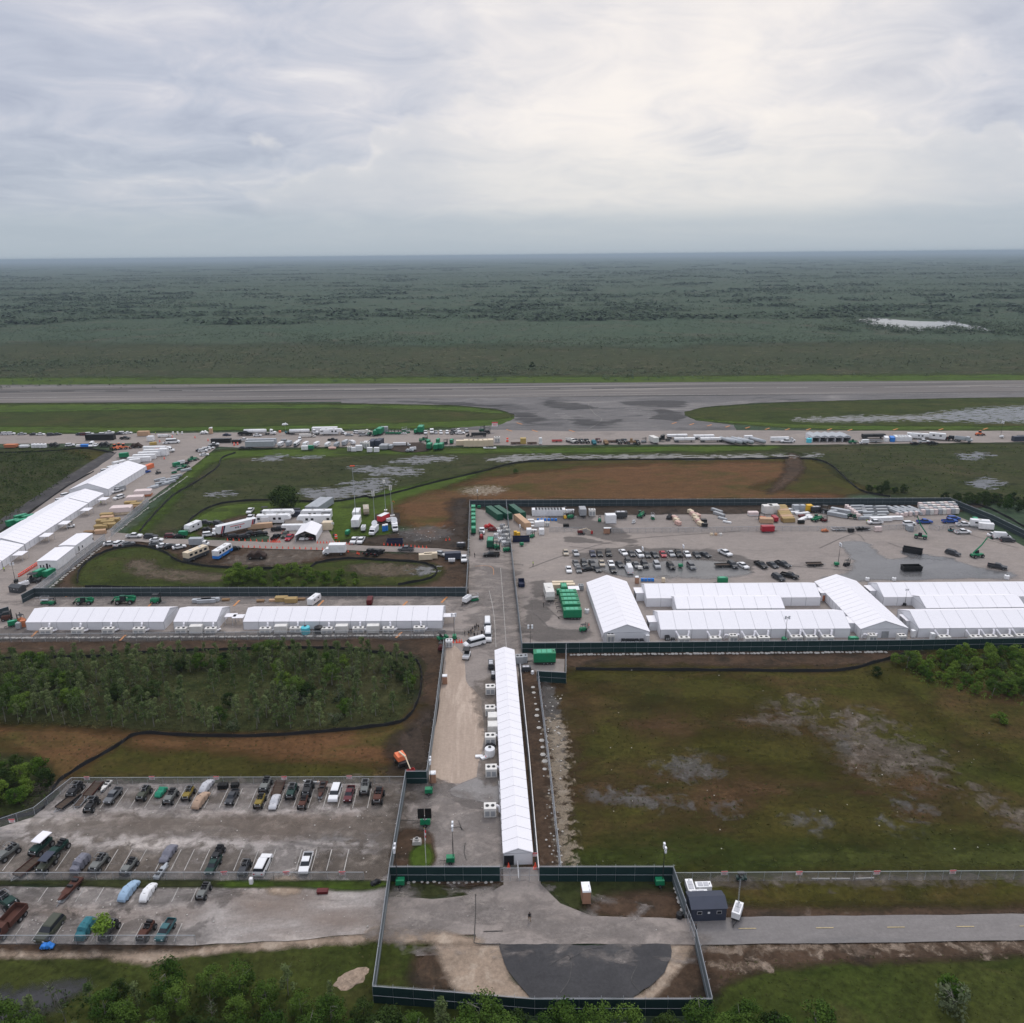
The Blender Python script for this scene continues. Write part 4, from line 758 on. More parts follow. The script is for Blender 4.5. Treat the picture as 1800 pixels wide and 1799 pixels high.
tree_kind('big', dict(rad=6.6, z0=1.6, z1=8.4, clumps=60, per=70, leaf=0.42, shape='round'), dict(h=6.5, r0=0.45, lean=0.3, limbs=9, spread=3.0), 'leaf_dark', 'bark_dark', 1)
tree_kind('lime', dict(rad=1.9, z0=2.0, z1=3.7, clumps=22, per=46, leaf=0.17, shape='umbrella'), dict(h=2.7, r0=0.09, lean=0.8, limbs=9, spread=1.0), 'leaf_lime', 'bark_pale', 1)
tree_kind('bare', dict(rad=1.0, z0=2.2, z1=4.4, clumps=6, per=10, leaf=0.18, shape='cone'), dict(h=4.6, r0=0.08, lean=0.4, limbs=12, spread=0.9), 'leaf_grey', 'dead_wood', 3)
NAMES = {'cypress':'cypress_tree','broad':'broadleaf_tree','bright':'leafy_tree','dark':'dense_tree','bush':'shrub','greybush':'twiggy_shrub','big':'shade_tree','lime':'sapling','bare':'bare_tree'}
def plant(key, p, sc, label, group=None):
    c, t = random.choice(TREES[key]); r = empty(NAMES[key], (p.x,p.y,0), random.uniform(0,6.28), label, 'shrub' if 'bush' in key else 'tree', group)
    s2 = sc*random.uniform(.9,1.12); r.scale = (s2,s2,sc)
    place('trunk', t, r, (0,0,0)); place('crown', c, r, (0,0,0)); return r
def inside(p, poly):
    r_ = False; k = len(poly)
    for i in range(k):
        a, b = poly[i], poly[(i+1)%k]
        if (a.y > p.y) != (b.y > p.y) and p.x < a.x+(p.y-a.y)*(b.x-a.x)/(b.y-a.y): r_ = not r_
    return r_
def spots(pts, gap, most=400, dens=None, seed=1):
    """loosely even spots inside an outline"""
    poly = [at(*p) for p in pts]; r_ = random.Random(seed); x0 = min(p.x for p in poly); x1 = max(p.x for p in poly); y0 = min(p.y for p in poly); y1 = max(p.y for p in poly)
    out = []; grid = {}; tries = int((x1-x0)*(y1-y0)/gap**2*6)
    for _ in range(tries):
        p = Vector((r_.uniform(x0,x1), r_.uniform(y0,y1), 0))
        if not inside(p, poly): continue
        if dens and r_.random() > dens(p): continue
        k = (int(p.x//gap), int(p.y//gap))
        if any((p-q).length < gap for i in (-1,0,1) for j in (-1,0,1) for q in grid.get((k[0]+i,k[1]+j),())): continue
        grid.setdefault(k, []).append(p); out.append(p)
        if len(out) >= most: break
    return out
def grove(pts, gap, mix, sc, label, group, most=300, dens=None, seed=1, margin=None):
    ks = [k for k, w in mix]; ws = [w for k, w in mix]; r_ = random.Random(seed+5); n = 0
    for p in spots(pts, gap, most, dens, seed):
        k = r_.choices(ks, ws)[0]; w_ = next((' '+t_ for lim, t_ in WHERE.get(group, ()) if proj_x(p) < lim), ''); plant(k, p, r_.uniform(*sc)*(1.0 if k != 'bare' else 1.1), label.format({'cypress':'slim pale trunked cypress','broad':'rounded mid green tree','bright':'bright green leafy tree','dark':'dark dense leafy tree','bush':'low bright green bush','greybush':'twiggy grey green bush','bare':'nearly leafless pale tree','lime':'lime green sapling','big':'tree'}[k])+w_, group+' ('+k+')'+w_); n += 1
    return n
def proj_x(p):
    d = Vector((p.x,p.y,-H)); return 900+FPX*d.dot(cx)/d.dot(cz)
WHERE = {'trees of the near wood': ((200,'by the creek'),(420,'below the wide sand track'),(650,'left of the black fence'),(950,'before the left half of the black fence'),(1252,'before the right half of the black fence'),(9999,'right of the black fence corner')), 'trees of the cypress island': ((90,'at its left end'),(230,'left of its clearing'),(420,'around its clearing'),(560,'right of its clearing'),(660,'near its right end'),(9999,'at its right tip')), 'trees of the right thicket': ((1690,'at its field side'),(9999,'at its far side'))}
nz = lambda p, s, o=0.0: mnoise.noise(Vector((p.x*s+o, p.y*s-o, o)))
T = 0
T += grove([(-60,1785),(60,1775),(180,1755),(300,1745),(520,1750),(650,1775),(655,1800),(800,1812),(950,1822),(1252,1822),(1300,1812),(1440,1835),(1500,1900),(1500,1990),(-100,1990)], 3.0, [('broad',6),('bright',1),('dark',2),('cypress',1.6),('bare',.7)], (0.62,1.0), '{} in the near wood', 'trees of the near wood', 190, None, 3)
T += grove([(660,1806),(950,1828),(1260,1828),(1310,1814),(1450,1830),(1500,1870),(1000,1890),(660,1870)], 3.2, [('broad',6),('bright',1.2),('dark',2),('cypress',1)], (0.85,1.1), '{} just outside the black fence', 'trees just outside the black fence', 55, None, 31)
T += grove([(-40,1168),(100,1166),(300,1160),(520,1153),(640,1156),(725,1176),(728,1215),(690,1255),(560,1280),(380,1286),(0,1270),(-40,1268)], 2.35, [('cypress',12),('bright',1.1),('broad',.8),('dark',.7),('greybush',.8),('bare',.8)], (0.72,1.02), '{} in the cypress island', 'trees of the cypress island', 285,
    lambda p: 0.07 if inside(p, [at(*q) for q in ((270,1192),(340,1182),(500,1186),(530,1215),(470,1262),(300,1262),(250,1235))]) or inside(p, [at(*q) for q in ((560,1210),(620,1200),(700,1185),(722,1215),(690,1250),(560,1272),(530,1250))]) else 0.9, 8)
T += grove([(-30,1350),(40,1350),(86,1372),(80,1402),(38,1425),(-30,1436)], 2.9, [('bright',4),('dark',2),('broad',1)], (0.7,1.05), '{} in the thicket beside the vehicle lot', 'trees of the lot thicket', 40, None, 4)
T += grove([(1570,1168),(1680,1150),(1840,1142),(1840,1238),(1740,1228),(1640,1202)], 2.5, [('bright',4),('bush',2.5),('broad',1),('greybush',.5)], (0.55,0.88), '{} in the right thicket', 'trees of the right thicket', 110, None, 5)
T += grove([(392,1018),(430,1006),(470,1012),(560,1008),(625,1012),(640,1030),(400,1032)], 3.2, [('bush',5),('bright',1.5)], (0.8,1.2), '{} in the reeds of the looped island', 'bushes of the looped island', 40, None, 6)
T += grove([(1650,880),(1720,877),(1800,884),(1850,900),(1780,900),(1700,889)], 3.5, [('dark',4),('broad',1)], (0.7,1.0), '{} beyond the slanting fence at the far right', 'trees beyond the slanting fence', 26, None, 7)
T += grove([(1515,858),(1585,860),(1590,868),(1530,868)], 3.5, [('dark',3),('bush',2)], (0.6,0.9), '{} in the marsh behind the far fence', 'bushes behind the far fence', 12, None, 9)
plant('big', at(500,893), 1.0, 'big dark shade tree behind the white campers')
plant('lime', at(184,1657), 1.1, 'lime green sapling growing beside the teal tarp in the lower lot')
plant('bush', at(906,832), 1.0, 'single bright green bush on the far brown field')
plant('greybush', at(1676,1775), 1.5, 'grey green twiggy bush on the grass below the access road'); plant('bright', at(1668,1752), .75, 'leafy young tree just behind the grey bush on the near grass')
plant('bush', at(1757,1270), 1.1, 'single round green bush at the right of the big field'); plant('dark', at(1540,1188), .55, 'dark low bush where the silt fence meets the right thicket')
plant('bush', at(722,1198), .9, 'bright bush at the right tip of the cypress island'); plant('dark', at(690,1178), .6, 'dark rounded bush near the tip of the cypress island')
plant('dark', at(935,648), 1.3, 'lone dark tree on the plain beyond the runway')
# masses nobody could count
def thicket(name, P, rad, hgt, leaf_n, leaf_s, mat, seed=1):
    """P (n,2) centres; one joined mesh of leaf faces"""
    far = mat == 'leaf_far'
    r_ = np.random.default_rng(seed); n = len(P); k = leaf_n
    d = r_.normal(size=(n,k,3)); d[...,2] = np.abs(d[...,2]); d /= np.linalg.norm(d,axis=2)[...,None]
    rr = (0.6+0.4*r_.random((n,k)))[...,None]
    c = np.empty((n,k,3)); c[...,:2] = P[:,None,:]+d[...,:2]*rr*rad[:,None,None]; c[...,2] = (0.08+0.92*d[...,2]*rr[...,0])*hgt[:,None]
    nn = d*(0.3 if far else 0.7)+np.array([0,0,1.0 if far else 0.5])+r_.normal(size=d.shape)*(0.25 if far else 0.4); nn /= np.linalg.norm(nn,axis=2)[...,None]
    sz = np.repeat(rad*leaf_s, k)
    o = link_mesh(name, mesh_quads(name, leaf_quads(c.reshape(-1,3), nn.reshape(-1,3), sz, r_)), M[mat]); o['kind'] = 'stuff'; return o
def wedge(n, d0, d1, power, seed):
    r_ = np.random.default_rng(seed); u = r_.random(n); D = (d0**power+(d1**power-d0**power)*u)**(1/power); x = (r_.random(n)-0.5)*1.45*D + D*0.036
    return np.stack([x, D], 1)
def fld(P, s, o=0.0): return np.array([mnoise.noise(Vector((p[0]*s+o, p[1]*s*2.2+o, o))) for p in P])
P = wedge(46000, 655, 1600, 1.6, 1); f = fld(P, 0.0035) + 0.5*fld(P, 0.02, 5.0); keep = rng.random(len(P)) < np.clip(0.42+f*0.9, 0.10, 1)*np.clip((P[:,1]-620)/160, 0.15, 1)
pond = [at(*p) for p in ((1505,560),(1540,567),(1580,574),(1620,576),(1680,574),(1752,584),(1700,570),(1640,562),(1560,558))]
P = P[keep]; f = f[keep]; inp = np.array([inside(Vector((p[0],p[1],0)), pond) for p in P]); P = P[~inp]; f = f[~inp]
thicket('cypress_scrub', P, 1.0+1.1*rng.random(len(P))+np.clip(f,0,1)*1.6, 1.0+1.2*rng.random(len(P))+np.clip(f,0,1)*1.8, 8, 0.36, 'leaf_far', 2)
P = wedge(42000, 1500, 5200, 1.3, 3); f = fld(P, 0.0016, 9.0)+0.5*fld(P, 0.008, 2.0); keep = rng.random(len(P)) < np.clip(0.35+f*1.1, 0.06, 1); P = P[keep]; f = f[keep]
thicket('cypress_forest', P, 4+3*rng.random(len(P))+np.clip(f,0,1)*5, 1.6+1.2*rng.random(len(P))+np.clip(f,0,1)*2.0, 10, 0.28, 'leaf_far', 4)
P = []
for k in range(520):                     # hammocks: long low tree islands on the plain
    D = 1300+rng.random()**1.6*10500; x = (rng.random()-.5)*1.5*D; a = 40+rng.random()*120*(D/4000)**.5; b = a*(0.25+0.3*rng.random())
    for j in range(18): P.append((x+rng.normal()*a*.5, D+rng.normal()*b*.5, 9+rng.random()*12*(D/5000)**.5, 3.5+4*rng.random()))
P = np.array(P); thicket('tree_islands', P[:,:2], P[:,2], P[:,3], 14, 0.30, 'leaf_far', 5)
bk = [at(*p) for p in ((1508,566),(1545,576),(1590,584),(1640,583),(1690,579),(1745,586),(1765,582),(1720,572),(1660,563),(1590,556),(1520,553),(1440,556),(1470,580))]
Q = np.array([(p.x+rng.normal()*14, p.y+rng.normal()*22) for p in bk for _ in range(60)]); inp = np.array([inside(Vector((p[0],p[1],0)), pond) for p in Q]); Q = Q[~inp]
thicket('lakeside_trees', Q, 3+3*rng.random(len(Q)), 3+4*rng.random(len(Q)), 12, 0.32, 'leaf_far', 6)
soil('water_lake', (0.10,0.10,0.10), (0.09,0.09,0.09), s1=0.05, grain=0.03, rough=0.05, spec=1.0)
LK = sheet('lake', [(1503,564),(1530,559),(1560,561),(1600,565),(1640,566),(1670,564),(1700,571),(1720,574),(1756,584),(1735,583),(1700,580),(1670,579),(1640,580),(1610,583),(1575,581),(1550,577),(1530,571)], M['water_lake'], 0.5, 5, 12)
def patch_stuff(name, pts, gap, rad, hgt, k, ls, mat, seed, dens=None, most=6000):
    S_ = spots(pts, gap, most, dens, seed); P = np.array([(p.x,p.y) for p in S_]); n = len(P)
    return thicket(name, P, rad[0]+(rad[1]-rad[0])*rng.random(n), hgt[0]+(hgt[1]-hgt[0])*rng.random(n), k, ls, mat, seed)
patch_stuff('marsh_scrub', [(-80,815),(0,795),(120,792),(160,800),(140,822),(95,858),(0,922),(-80,960)], 2.6, (1.2,2.6), (1.0,3.2), 26, 0.17, 'leaf_marsh', 11, lambda p: 0.75+nz(p,.05))
patch_stuff('island_undergrowth', [(-60,1163),(300,1156),(520,1150),(640,1150),(725,1172),(733,1195),(725,1228),(700,1262),(560,1282),(380,1289),(0,1274),(-60,1272)], 1.2, (0.5,1.0), (0.3,0.9), 10, 0.2, 'island_grass', 12, None, 4500)
patch_stuff('wood_undergrowth', [(-80,1775),(180,1748),(330,1740),(520,1745),(650,1768),(655,1800),(950,1822),(1252,1822),(1400,1815),(1520,1880),(1520,1980),(-80,1980)], 1.3, (0.7,1.4), (0.5,1.6), 14, 0.2, 'leaf_dark', 13, None, 2600)
patch_stuff('thicket_undergrowth', [(1590,1178),(1680,1156),(1840,1140),(1840,1245),(1740,1232),(1630,1205)], 1.3, (0.6,1.2), (0.5,1.3), 14, 0.2, 'leaf_mid', 14, None, 1500)
patch_stuff('island_reeds', [(140,1024),(160,992),(205,970),(270,966),(320,988),(400,1002),(560,992),(640,988),(740,992),(765,1003),(755,1016),(690,1028),(400,1031),(170,1030)], 1.5, (0.4,0.8), (0.3,0.8), 8, 0.22, 'grass_blades', 15, lambda p: 0.5+nz(p,.08), 2500)
patch_stuff('lot_undergrowth', [(-60,1340),(40,1342),(92,1368),(88,1400),(40,1428),(-60,1445)], 1.2, (0.5,1.1), (0.4,1.2), 12, 0.22, 'leaf_marsh', 16, None, 700)
patch_stuff('marsh_grass', [(400,812),(640,806),(840,810),(790,838),(700,866),(560,878),(460,878),(380,890),(330,915),(300,905),(330,860)], 3.0, (0.5,1.2), (0.2,0.6), 8, 0.25, 'leaf_marsh', 17, lambda p: 0.4+nz(p,.04), 3500)
patch_stuff('marsh_grass', [(1440,790),(1850,785),(1850,875),(1760,872),(1560,868),(1500,850),(1465,815)], 3.0, (0.6,1.6), (0.3,1.0), 8, 0.25, 'leaf_marsh', 18, lambda p: 0.45+nz(p,.04), 2500)
leafmat('tuft', (0.040,0.048,0.012), (0.085,0.078,0.028), 0.12)
patch_stuff('grass_tufts', [(1010,1190),(1560,1165),(1700,1230),(1820,1260),(1820,1525),(1190,1528),(1010,1510)], 1.15, (0.15,0.5), (0.08,0.3), 5, 0.4, 'tuft', 21, lambda p: 0.45+nz(p,.07), 6500)
patch_stuff('grass_tufts', [(0,1290),(250,1298),(560,1296),(735,1260),(690,1360),(140,1370),(60,1410)], 1.2, (0.15,0.45), (0.08,0.28), 5, 0.4, 'tuft', 22, lambda p: 0.45+nz(p,.09), 1800)
patch_stuff('grass_tufts', [(1260,1690),(1820,1675),(1820,1860),(1300,1860)], 0.9, (0.12,0.4), (0.08,0.3), 5, 0.4, 'tuft', 23, lambda p: 0.5+nz(p,.1), 2600)
patch_stuff('grass_tufts', [(0,1690),(330,1690),(480,1670),(655,1655),(650,1745),(330,1735),(100,1730),(0,1740)], 0.9, (0.12,0.4), (0.08,0.3), 5, 0.4, 'tuft', 24, lambda p: 0.5+nz(p,.1), 1500)
patch_stuff('grass_tufts', [(1200,1562),(1820,1552),(1820,1580),(1210,1592)], 0.8, (0.12,0.35), (0.08,0.25), 5, 0.4, 'tuft', 25, lambda p: 0.5+nz(p,.1), 900)
# ------------------------------------------------------------------ kinds of things, each built once from its parts and then copied
for nm, c in (('car_white',(0.74,0.74,0.74)),('car_silver',(0.36,0.37,0.38)),('car_grey',(0.13,0.135,0.14)),('car_dark',(0.045,0.047,0.052)),('car_black',(0.012,0.012,0.013)),('car_red',(0.36,0.02,0.035)),('car_maroon',(0.10,0.014,0.018)),('car_navy',(0.02,0.026,0.06)),('car_blue',(0.03,0.09,0.34)),('car_tan',(0.40,0.34,0.26)),('car_olive',(0.06,0.065,0.045)),('car_teal',(0.04,0.12,0.13))):
    paint(nm, c, 0.35, var=0.03, spec=0.3)
KINDS = {}
class Kind:
    def __init__(s, name, cat): s.name = name; s.cat = cat; s.parts = []
    def p(s, nm, mb, mat, parent=None, body=False, loc=(0,0,0), me=None, smooth=False):
        if me is None:
            me = mb.mesh(nm); me.materials.append(M[mat])
            if smooth: me.polygons.foreach_set('use_smooth', [True]*len(me.polygons))
        s.parts.append((nm, me, body, parent, loc)); return len(s.parts)-1
    def put(s, loc, rz, label, col=None, group=None, sc=1.0):
        r = empty(s.name, loc, rz, label, s.cat, group)
        if sc != 1.0: r.scale = (sc,)*3 if isinstance(sc,(int,float)) else sc
        objs = []
        for nm, me, body, par, lc in s.parts:
            o = bpy.data.objects.new(nm, me); C.objects.link(o); o.parent = objs[par] if par is not None else r; o.location = lc
            if body and col: o.material_slots[0].link = 'OBJECT'; o.material_slots[0].material = M[col]
            objs.append(o)
        return r
def kind(key, name, cat): k = Kind(name, cat); KINDS[key] = k; return k
_W = {}
def wheel_me(r, w, mat='black_rubber'):
    if (r,w) not in _W:
        t = MB().tube((0,-w/2,0),(0,w/2,0),r,12).mesh('tyre'); t.materials.append(M[mat]); h = MB().tube((0,-w/2-.01,0),(0,w/2+.01,0),r*0.55,8).mesh('rim'); h.materials.append(M['metal']); _W[(r,w)] = (t,h)
    return _W[(r,w)]
def wheels(k, xs, half, r, w=0.22):
    t, h = wheel_me(r, w)
    for x in xs:
        for s_ in (-1,1):
            i = k.p('wheel', None, None, me=t, loc=(x,s_*half,r)); k.p('rim', None, None, me=h, parent=i)
def tumble(z0, z1, amt): return lambda x, z: max(0.0, (z-z0)/(z1-z0))*amt if z > z0 else 0.0
def car(key, name, cat, L, Wd, body, glass, roof, wx, wr, z1):
    k = kind(key, name, cat); hw = Wd/2
    k.p('body', MB().prism(body, -hw, hw, inset=tumble(.6, 1.1, .07)), 'car_white', body=True)
    k.p('windows', MB().prism(glass, -hw+.07, hw-.07, inset=tumble(glass[0][1], z1, .22)), 'glass')
    k.p('roof', MB().prism(roof, -hw+.20, hw-.20, inset=tumble(z1-.1, z1+.1, .10)), 'car_white', body=True)
    wheels(k, wx, hw-.1, wr)
    for s_ in (-1,1):
        y = s_*(hw-.28); k.p('headlight', MB().box(L/2-.06,L/2+.015,y-.16,y+.16,.58,.74), 'lamp_glass'); k.p('tail_light', MB().box(-L/2-.015,-L/2+.05,y-.14,y+.14,.62,.82), 'sign_red')
        k.p('mirror', MB().box(.55,.72,s_*(hw-.02)-.05*(s_<0)-.0,s_*(hw-.02)+.14*s_ if s_>0 else s_*(hw-.02)+.0,.92,1.04) if s_>0 else MB().box(.55,.72,-hw-.12,-hw+.02,.92,1.04), 'car_white', body=True)
    return k
car('sedan','parked_car','car',4.7,1.84,[(-2.35,.28),(2.35,.28),(2.36,.6),(2.2,.76),(1.05,.92),(-1.65,.96),(-2.3,.93),(-2.36,.6)],[(-1.85,.93),(1.12,.9),(.35,1.36),(-1.05,1.38)],[(-1.08,1.36),(.38,1.34),(.25,1.43),(-.95,1.45)],(-1.42,1.42),.33,1.4)
car('suv','parked_suv','car',4.85,1.94,[(-2.4,.32),(2.4,.32),(2.42,.75),(2.25,.98),(1.2,1.1),(-2.3,1.12),(-2.42,.7)],[(-2.3,1.1),(1.25,1.07),(.55,1.62),(-2.05,1.64)],[(-2.08,1.62),(.58,1.6),(.45,1.72),(-1.95,1.74)],(-1.48,1.48),.37,1.66)
car('van','passenger_van','van',6.0,2.05,[(-3,.35),(3,.35),(3.02,.85),(2.7,1.15),(2.0,1.35),(-2.98,1.38)],[(-2.95,1.36),(2.05,1.33),(1.35,2.05),(-2.9,2.06)],[(-2.98,2.03),(1.4,2.02),(1.2,2.32),(-2.9,2.34)],(-1.9,2.05),.36,2.1)
car('cargovan','cargo_van','van',5.9,2.05,[(-2.95,.35),(2.95,.35),(2.97,.85),(2.65,1.15),(1.95,1.4),(1.2,2.35),(-2.9,2.38),(-2.95,1.4)],[(1.22,1.5),(2.02,1.42),(1.42,2.18),(1.2,2.2)],[(-2.9,2.36),(1.2,2.34),(1.0,2.48),(-2.8,2.5)],(-1.9,2.0),.36,2.3)
def pickup(key, bed='glass', lifted=0.0):
    k = kind(key,'pickup_truck','truck'); hw = .98; u = lifted
    k.p('body', MB().prism([(-2.85,.5+u),(2.85,.5+u),(2.88,.85+u),(2.75,1.08+u),(1.35,1.18+u),(-.85,1.2+u),(-.85,.75+u),(-2.85,.75+u)], -hw, hw), 'car_white', body=True)
    k.p('windows', MB().prism([(-.85,1.18+u),(1.42,1.16+u),(.7,1.72+u),(-.75,1.74+u)], -hw+.06, hw-.06, inset=tumble(1.18+u,1.74+u,.2)), 'glass')
    k.p('roof', MB().prism([(-.78,1.72+u),(.72,1.70+u),(.6,1.82+u),(-.7,1.84+u)], -hw+.22, hw-.22), 'car_white', body=True)
    k.p('bed_side', MB().box(-2.85,-.86,-hw,-hw+.08,.76+u,1.2+u), 'car_white', body=True); k.p('bed_side', MB().box(-2.85,-.86,hw-.08,hw,.76+u,1.2+u), 'car_white', body=True); k.p('tailgate', MB().box(-2.86,-2.78,-hw+.09,hw-.09,.76+u,1.18+u), 'car_white', body=True)
    k.p('bed_liner', MB().box(-2.77,-.87,-hw+.09,hw-.09,.76+u,.80+u), 'charcoal')
    wheels(k, (-1.75,1.8), hw-.08, .40 if not u else .55, .26 if not u else .4)
    for s_ in (-1,1): y = s_*.72; k.p('headlight', MB().box(2.84,2.9,y-.17,y+.17,.8+u,1.0+u), 'lamp_glass'); k.p('tail_light', MB().box(-2.9,-2.84,y-.1+s_*.14,y+.1+s_*.14,.85+u,1.1+u), 'sign_red')
pickup('pickup'); pickup('lifted', lifted=.45)
def boxtruck(key, L=7.0, H_=3.4, box='white_paint'):
    k = kind(key,'box_truck','truck'); x1 = L/2
    k.p('cargo_box', MB().box(-x1,x1-2.0,-1.2,1.2,.95,H_), box, body=True); k.p('cab', MB().prism([(x1-1.95,.5),(x1,.5),(x1+.02,1.15),(x1-.5,1.35),(x1-.95,2.1),(x1-1.95,2.15)], -1.05, 1.05), 'white_paint')
    k.p('windscreen', MB().prism([(x1-.9,1.38),(x1-.46,1.34),(x1-.9,2.02),(x1-.98,2.02)], -.95,.95), 'glass'); k.p('chassis', MB().box(-x1+.1,x1-.3,-.5,.5,.45,.95), 'charcoal'); wheels(k, (-x1+1.4,x1-1.0), .98, .45, .3)
boxtruck('boxtruck')
def trailer(key, L, Wd, z0, z1, mat='white_paint', name='enclosed_trailer', cat='trailer', axles=(0.0,), hitch=True, wr=.38, ribs=0, windows=0, ac=0, sl=0.0):
    k = kind(key, name, cat); x0, x1 = -L/2, L/2; hw = Wd/2
    k.p('body', MB().prism([(x0,z0),(x1,z0),(x1+sl,z0+(z1-z0)*.5),(x1,z1),(x0,z1)], -hw, hw) if sl else MB().box(x0,x1,-hw,hw,z0,z1), mat, body=True); k.p('roof', MB().box(x0+.04,x1-.04,-hw+.04,hw-.04,z1,z1+.05), mat, body=True)
    k.p('chassis', MB().box(x0+.1,x1-.1,-hw+.3,hw-.3,z0-.2,z0), 'charcoal'); wheels(k, axles, hw-.15, wr, .25)
    if hitch: k.p('drawbar', MB().tube((x1,.35,z0-.1),(x1+1.3,0,z0-.15),.06,5).tube((x1,-.35,z0-.1),(x1+1.3,0,z0-.15),.06,5).tube((x1+1.2,0,z0-.15),(x1+1.2,0,0),.05,5), 'charcoal')
    for i in range(ribs):
        x = x0+(i+.5)*L/ribs; k.p('rib', MB().box(x-.03,x+.03,-hw-.03,-hw,z0+.05,z1-.05).box(x-.03,x+.03,hw,hw+.03,z0+.05,z1-.05), 'seam')
    for i in range(windows):
        x = x0+(i+.7)*L/(windows+.4)
        for s_ in (-1,1): k.p('window', MB().box(x-.45,x+.45,s_*hw-.015,s_*hw+.015,z0+(z1-z0)*.5,z0+(z1-z0)*.75), 'glass')
    for i in range(ac): x = x0+L*(i+1)/(ac+1); k.p('roof_unit', MB().box(x-.4,x+.4,-.35,.35,z1+.05,z1+.3,top=(.08,.08)), 'off_white')
    return k
trailer('camper',6.5,2.4,.6,3.0,'white_paint','travel_trailer','camper',(-.5,.5),windows=2,ac=1,sl=.35)
trailer('utility',5.0,2.2,.55,2.6,'white_paint',axles=(-.5,.4)); trailer('smalltrailer',3.6,2.0,.55,2.5,'white_paint',axles=(0,))
trailer('semibox',15.5,2.55,1.15,4.0,'white_paint','semi_trailer','trailer',(-6.2,-4.9),hitch=False,wr=.5,ribs=0)
k = kind('fifth','fifth_wheel_camper','camper'); k.p('body', MB().prism([(-6,.75),(4,.75),(4.1,1.9),(6.4,2.1),(6.2,3.1),(5.6,3.65),(-6,3.6)],-1.22,1.22), 'white_paint', body=True)
k.p('slide_out', MB().box(-4.2,-1.4,-1.75,-1.2,1.1,3.1), 'white_paint'); k.p('chassis', MB().box(-5.8,4,-.9,.9,.5,.75), 'charcoal'); wheels(k,(-1.7,-.7),1.05,.38)
for x in (-5.2,.6,2.6): k.p('window', MB().box(x-.5,x+.5,-1.24,-1.21,1.9,2.8).box(x-.5,x+.5,1.21,1.24,1.9,2.8), 'glass')
for x in (-3,1.5): k.p('roof_unit', MB().box(x-.45,x+.45,-.4,.4,3.62,3.92,top=(.1,.1)), 'off_white')
k.p('stripe', MB().box(-5.9,4,-1.245,-1.235,1.35,1.5), 'grey_paint')
def coach(key, mat, low, name, cat, L=10.5):
    k = kind(key,name,cat); x0,x1=-L/2,L/2
    k.p('body', MB().prism([(x0,1.5),(x1,1.5),(x1-.15,2.6),(x1-.5,3.4),(x0,3.45)],-1.25,1.25), mat, body=True); k.p('skirt', MB().box(x0,x1,-1.26,1.26,.4,1.5), low)
    k.p('windscreen', MB().prism([(x1-.02,1.7),(x1+.03,1.7),(x1-.12,2.75),(x1-.17,2.75)],-1.1,1.1), 'glass'); wheels(k,(x0+2.4,x1-2.0),1.12,.5,.3)
    for i in range(4):
        x = x0+1.5+i*2.1
        for s_ in (-1,1): k.p('window', MB().box(x-.6,x+.6,s_*1.25-.02,s_*1.25+.02,2.0,2.8), 'glass')
    for x in (x0+2.5,x0+6.5): k.p('roof_unit', MB().box(x-.5,x+.5,-.4,.4,3.45,3.75,top=(.1,.1)), 'off_white')
coach('motorhome','cream','dark_grey','motorhome','motorhome',9.5); coach('busblue','white_paint','blue_bright','coach_bus','bus',9.5)
def tractor(k, x, mat='white_paint'):
    k.p('cab', MB().prism([(x-3.2,.8),(x,.8),(x,1.75),(x-1.5,1.95),(x-1.75,2.9),(x-3.2,3.3)],-1.15,1.15), mat, body=True); k.p('windscreen', MB().prism([(x-1.45,2.0),(x-1.40,2.0),(x-1.66,2.8),(x-1.71,2.8)],-1,1), 'glass')
    for s_ in (-1,1): k.p('side_window', MB().box(x-2.7,x-1.9,s_*1.15-.02,s_*1.15+.02,2.0,2.7), 'glass'); k.p('exhaust', MB().tube((x-3.3,s_*1.0,1.0),(x-3.3,s_*1.0,3.7),.08,6), 'metal')
    k.p('frame', MB().box(x-6.2,x-.2,-.5,.5,.6,.95), 'charcoal'); wheels(k,(x-.9,x-4.6,x-5.8),1.0,.5,.3)
k = kind('semi','semi_truck','truck'); tractor(k,3.1)
k = kind('tanker','tanker_truck','truck'); tractor(k,9.3); k.p('tank', MB().tube((-9.2,0,2.35),(3.6,0,2.35),1.2,14), 'white_paint', body=True, smooth=True); k.p('trailer_frame', MB().box(-9,3.4,-.9,.9,.95,1.25), 'metal'); wheels(k,(-8,-6.7),1.0,.5,.3)
k = kind('bigrig','semi_truck_with_trailer','truck'); tractor(k,9.6); k.p('trailer_box', MB().box(-9.4,4.6,-1.27,1.27,1.15,3.95), 'white_paint', body=True); k.p('trailer_roof', MB().box(-9.35,4.55,-1.22,1.22,3.95,4.0), 'white_paint', body=True); wheels(k,(-8.3,-7.0),1.0,.5,.3); k.p('landing_leg', MB().box(1.5,1.7,-.8,.8,0,1.15), 'charcoal')
k = kind('flatbed','flatbed_trailer','trailer'); k.p('deck', MB().box(-6.2,6.2,-1.27,1.27,1.05,1.3), 'charcoal'); wheels(k,(-5.2,-3.9),1.0,.5,.3); k.p('landing_leg', MB().box(4,4.2,-.8,.8,0,1.05), 'charcoal')
for i in range(2): k.p('load', MB().box(-6+i*6.1,-.1+i*6.1,-1.25,1.25,1.3,2.5), 'white_paint', body=True)
k = kind('tube_trailer','tank_trailer','trailer'); k.p('tank', MB().tube((-5.8,0,1.9),(5.8,0,1.9),1.05,12), 'steel', body=True, smooth=True); k.p('frame', MB().box(-5.6,5.6,-.8,.8,.75,1.0), 'charcoal'); wheels(k,(-4.9,-3.7),1.0,.5,.3)
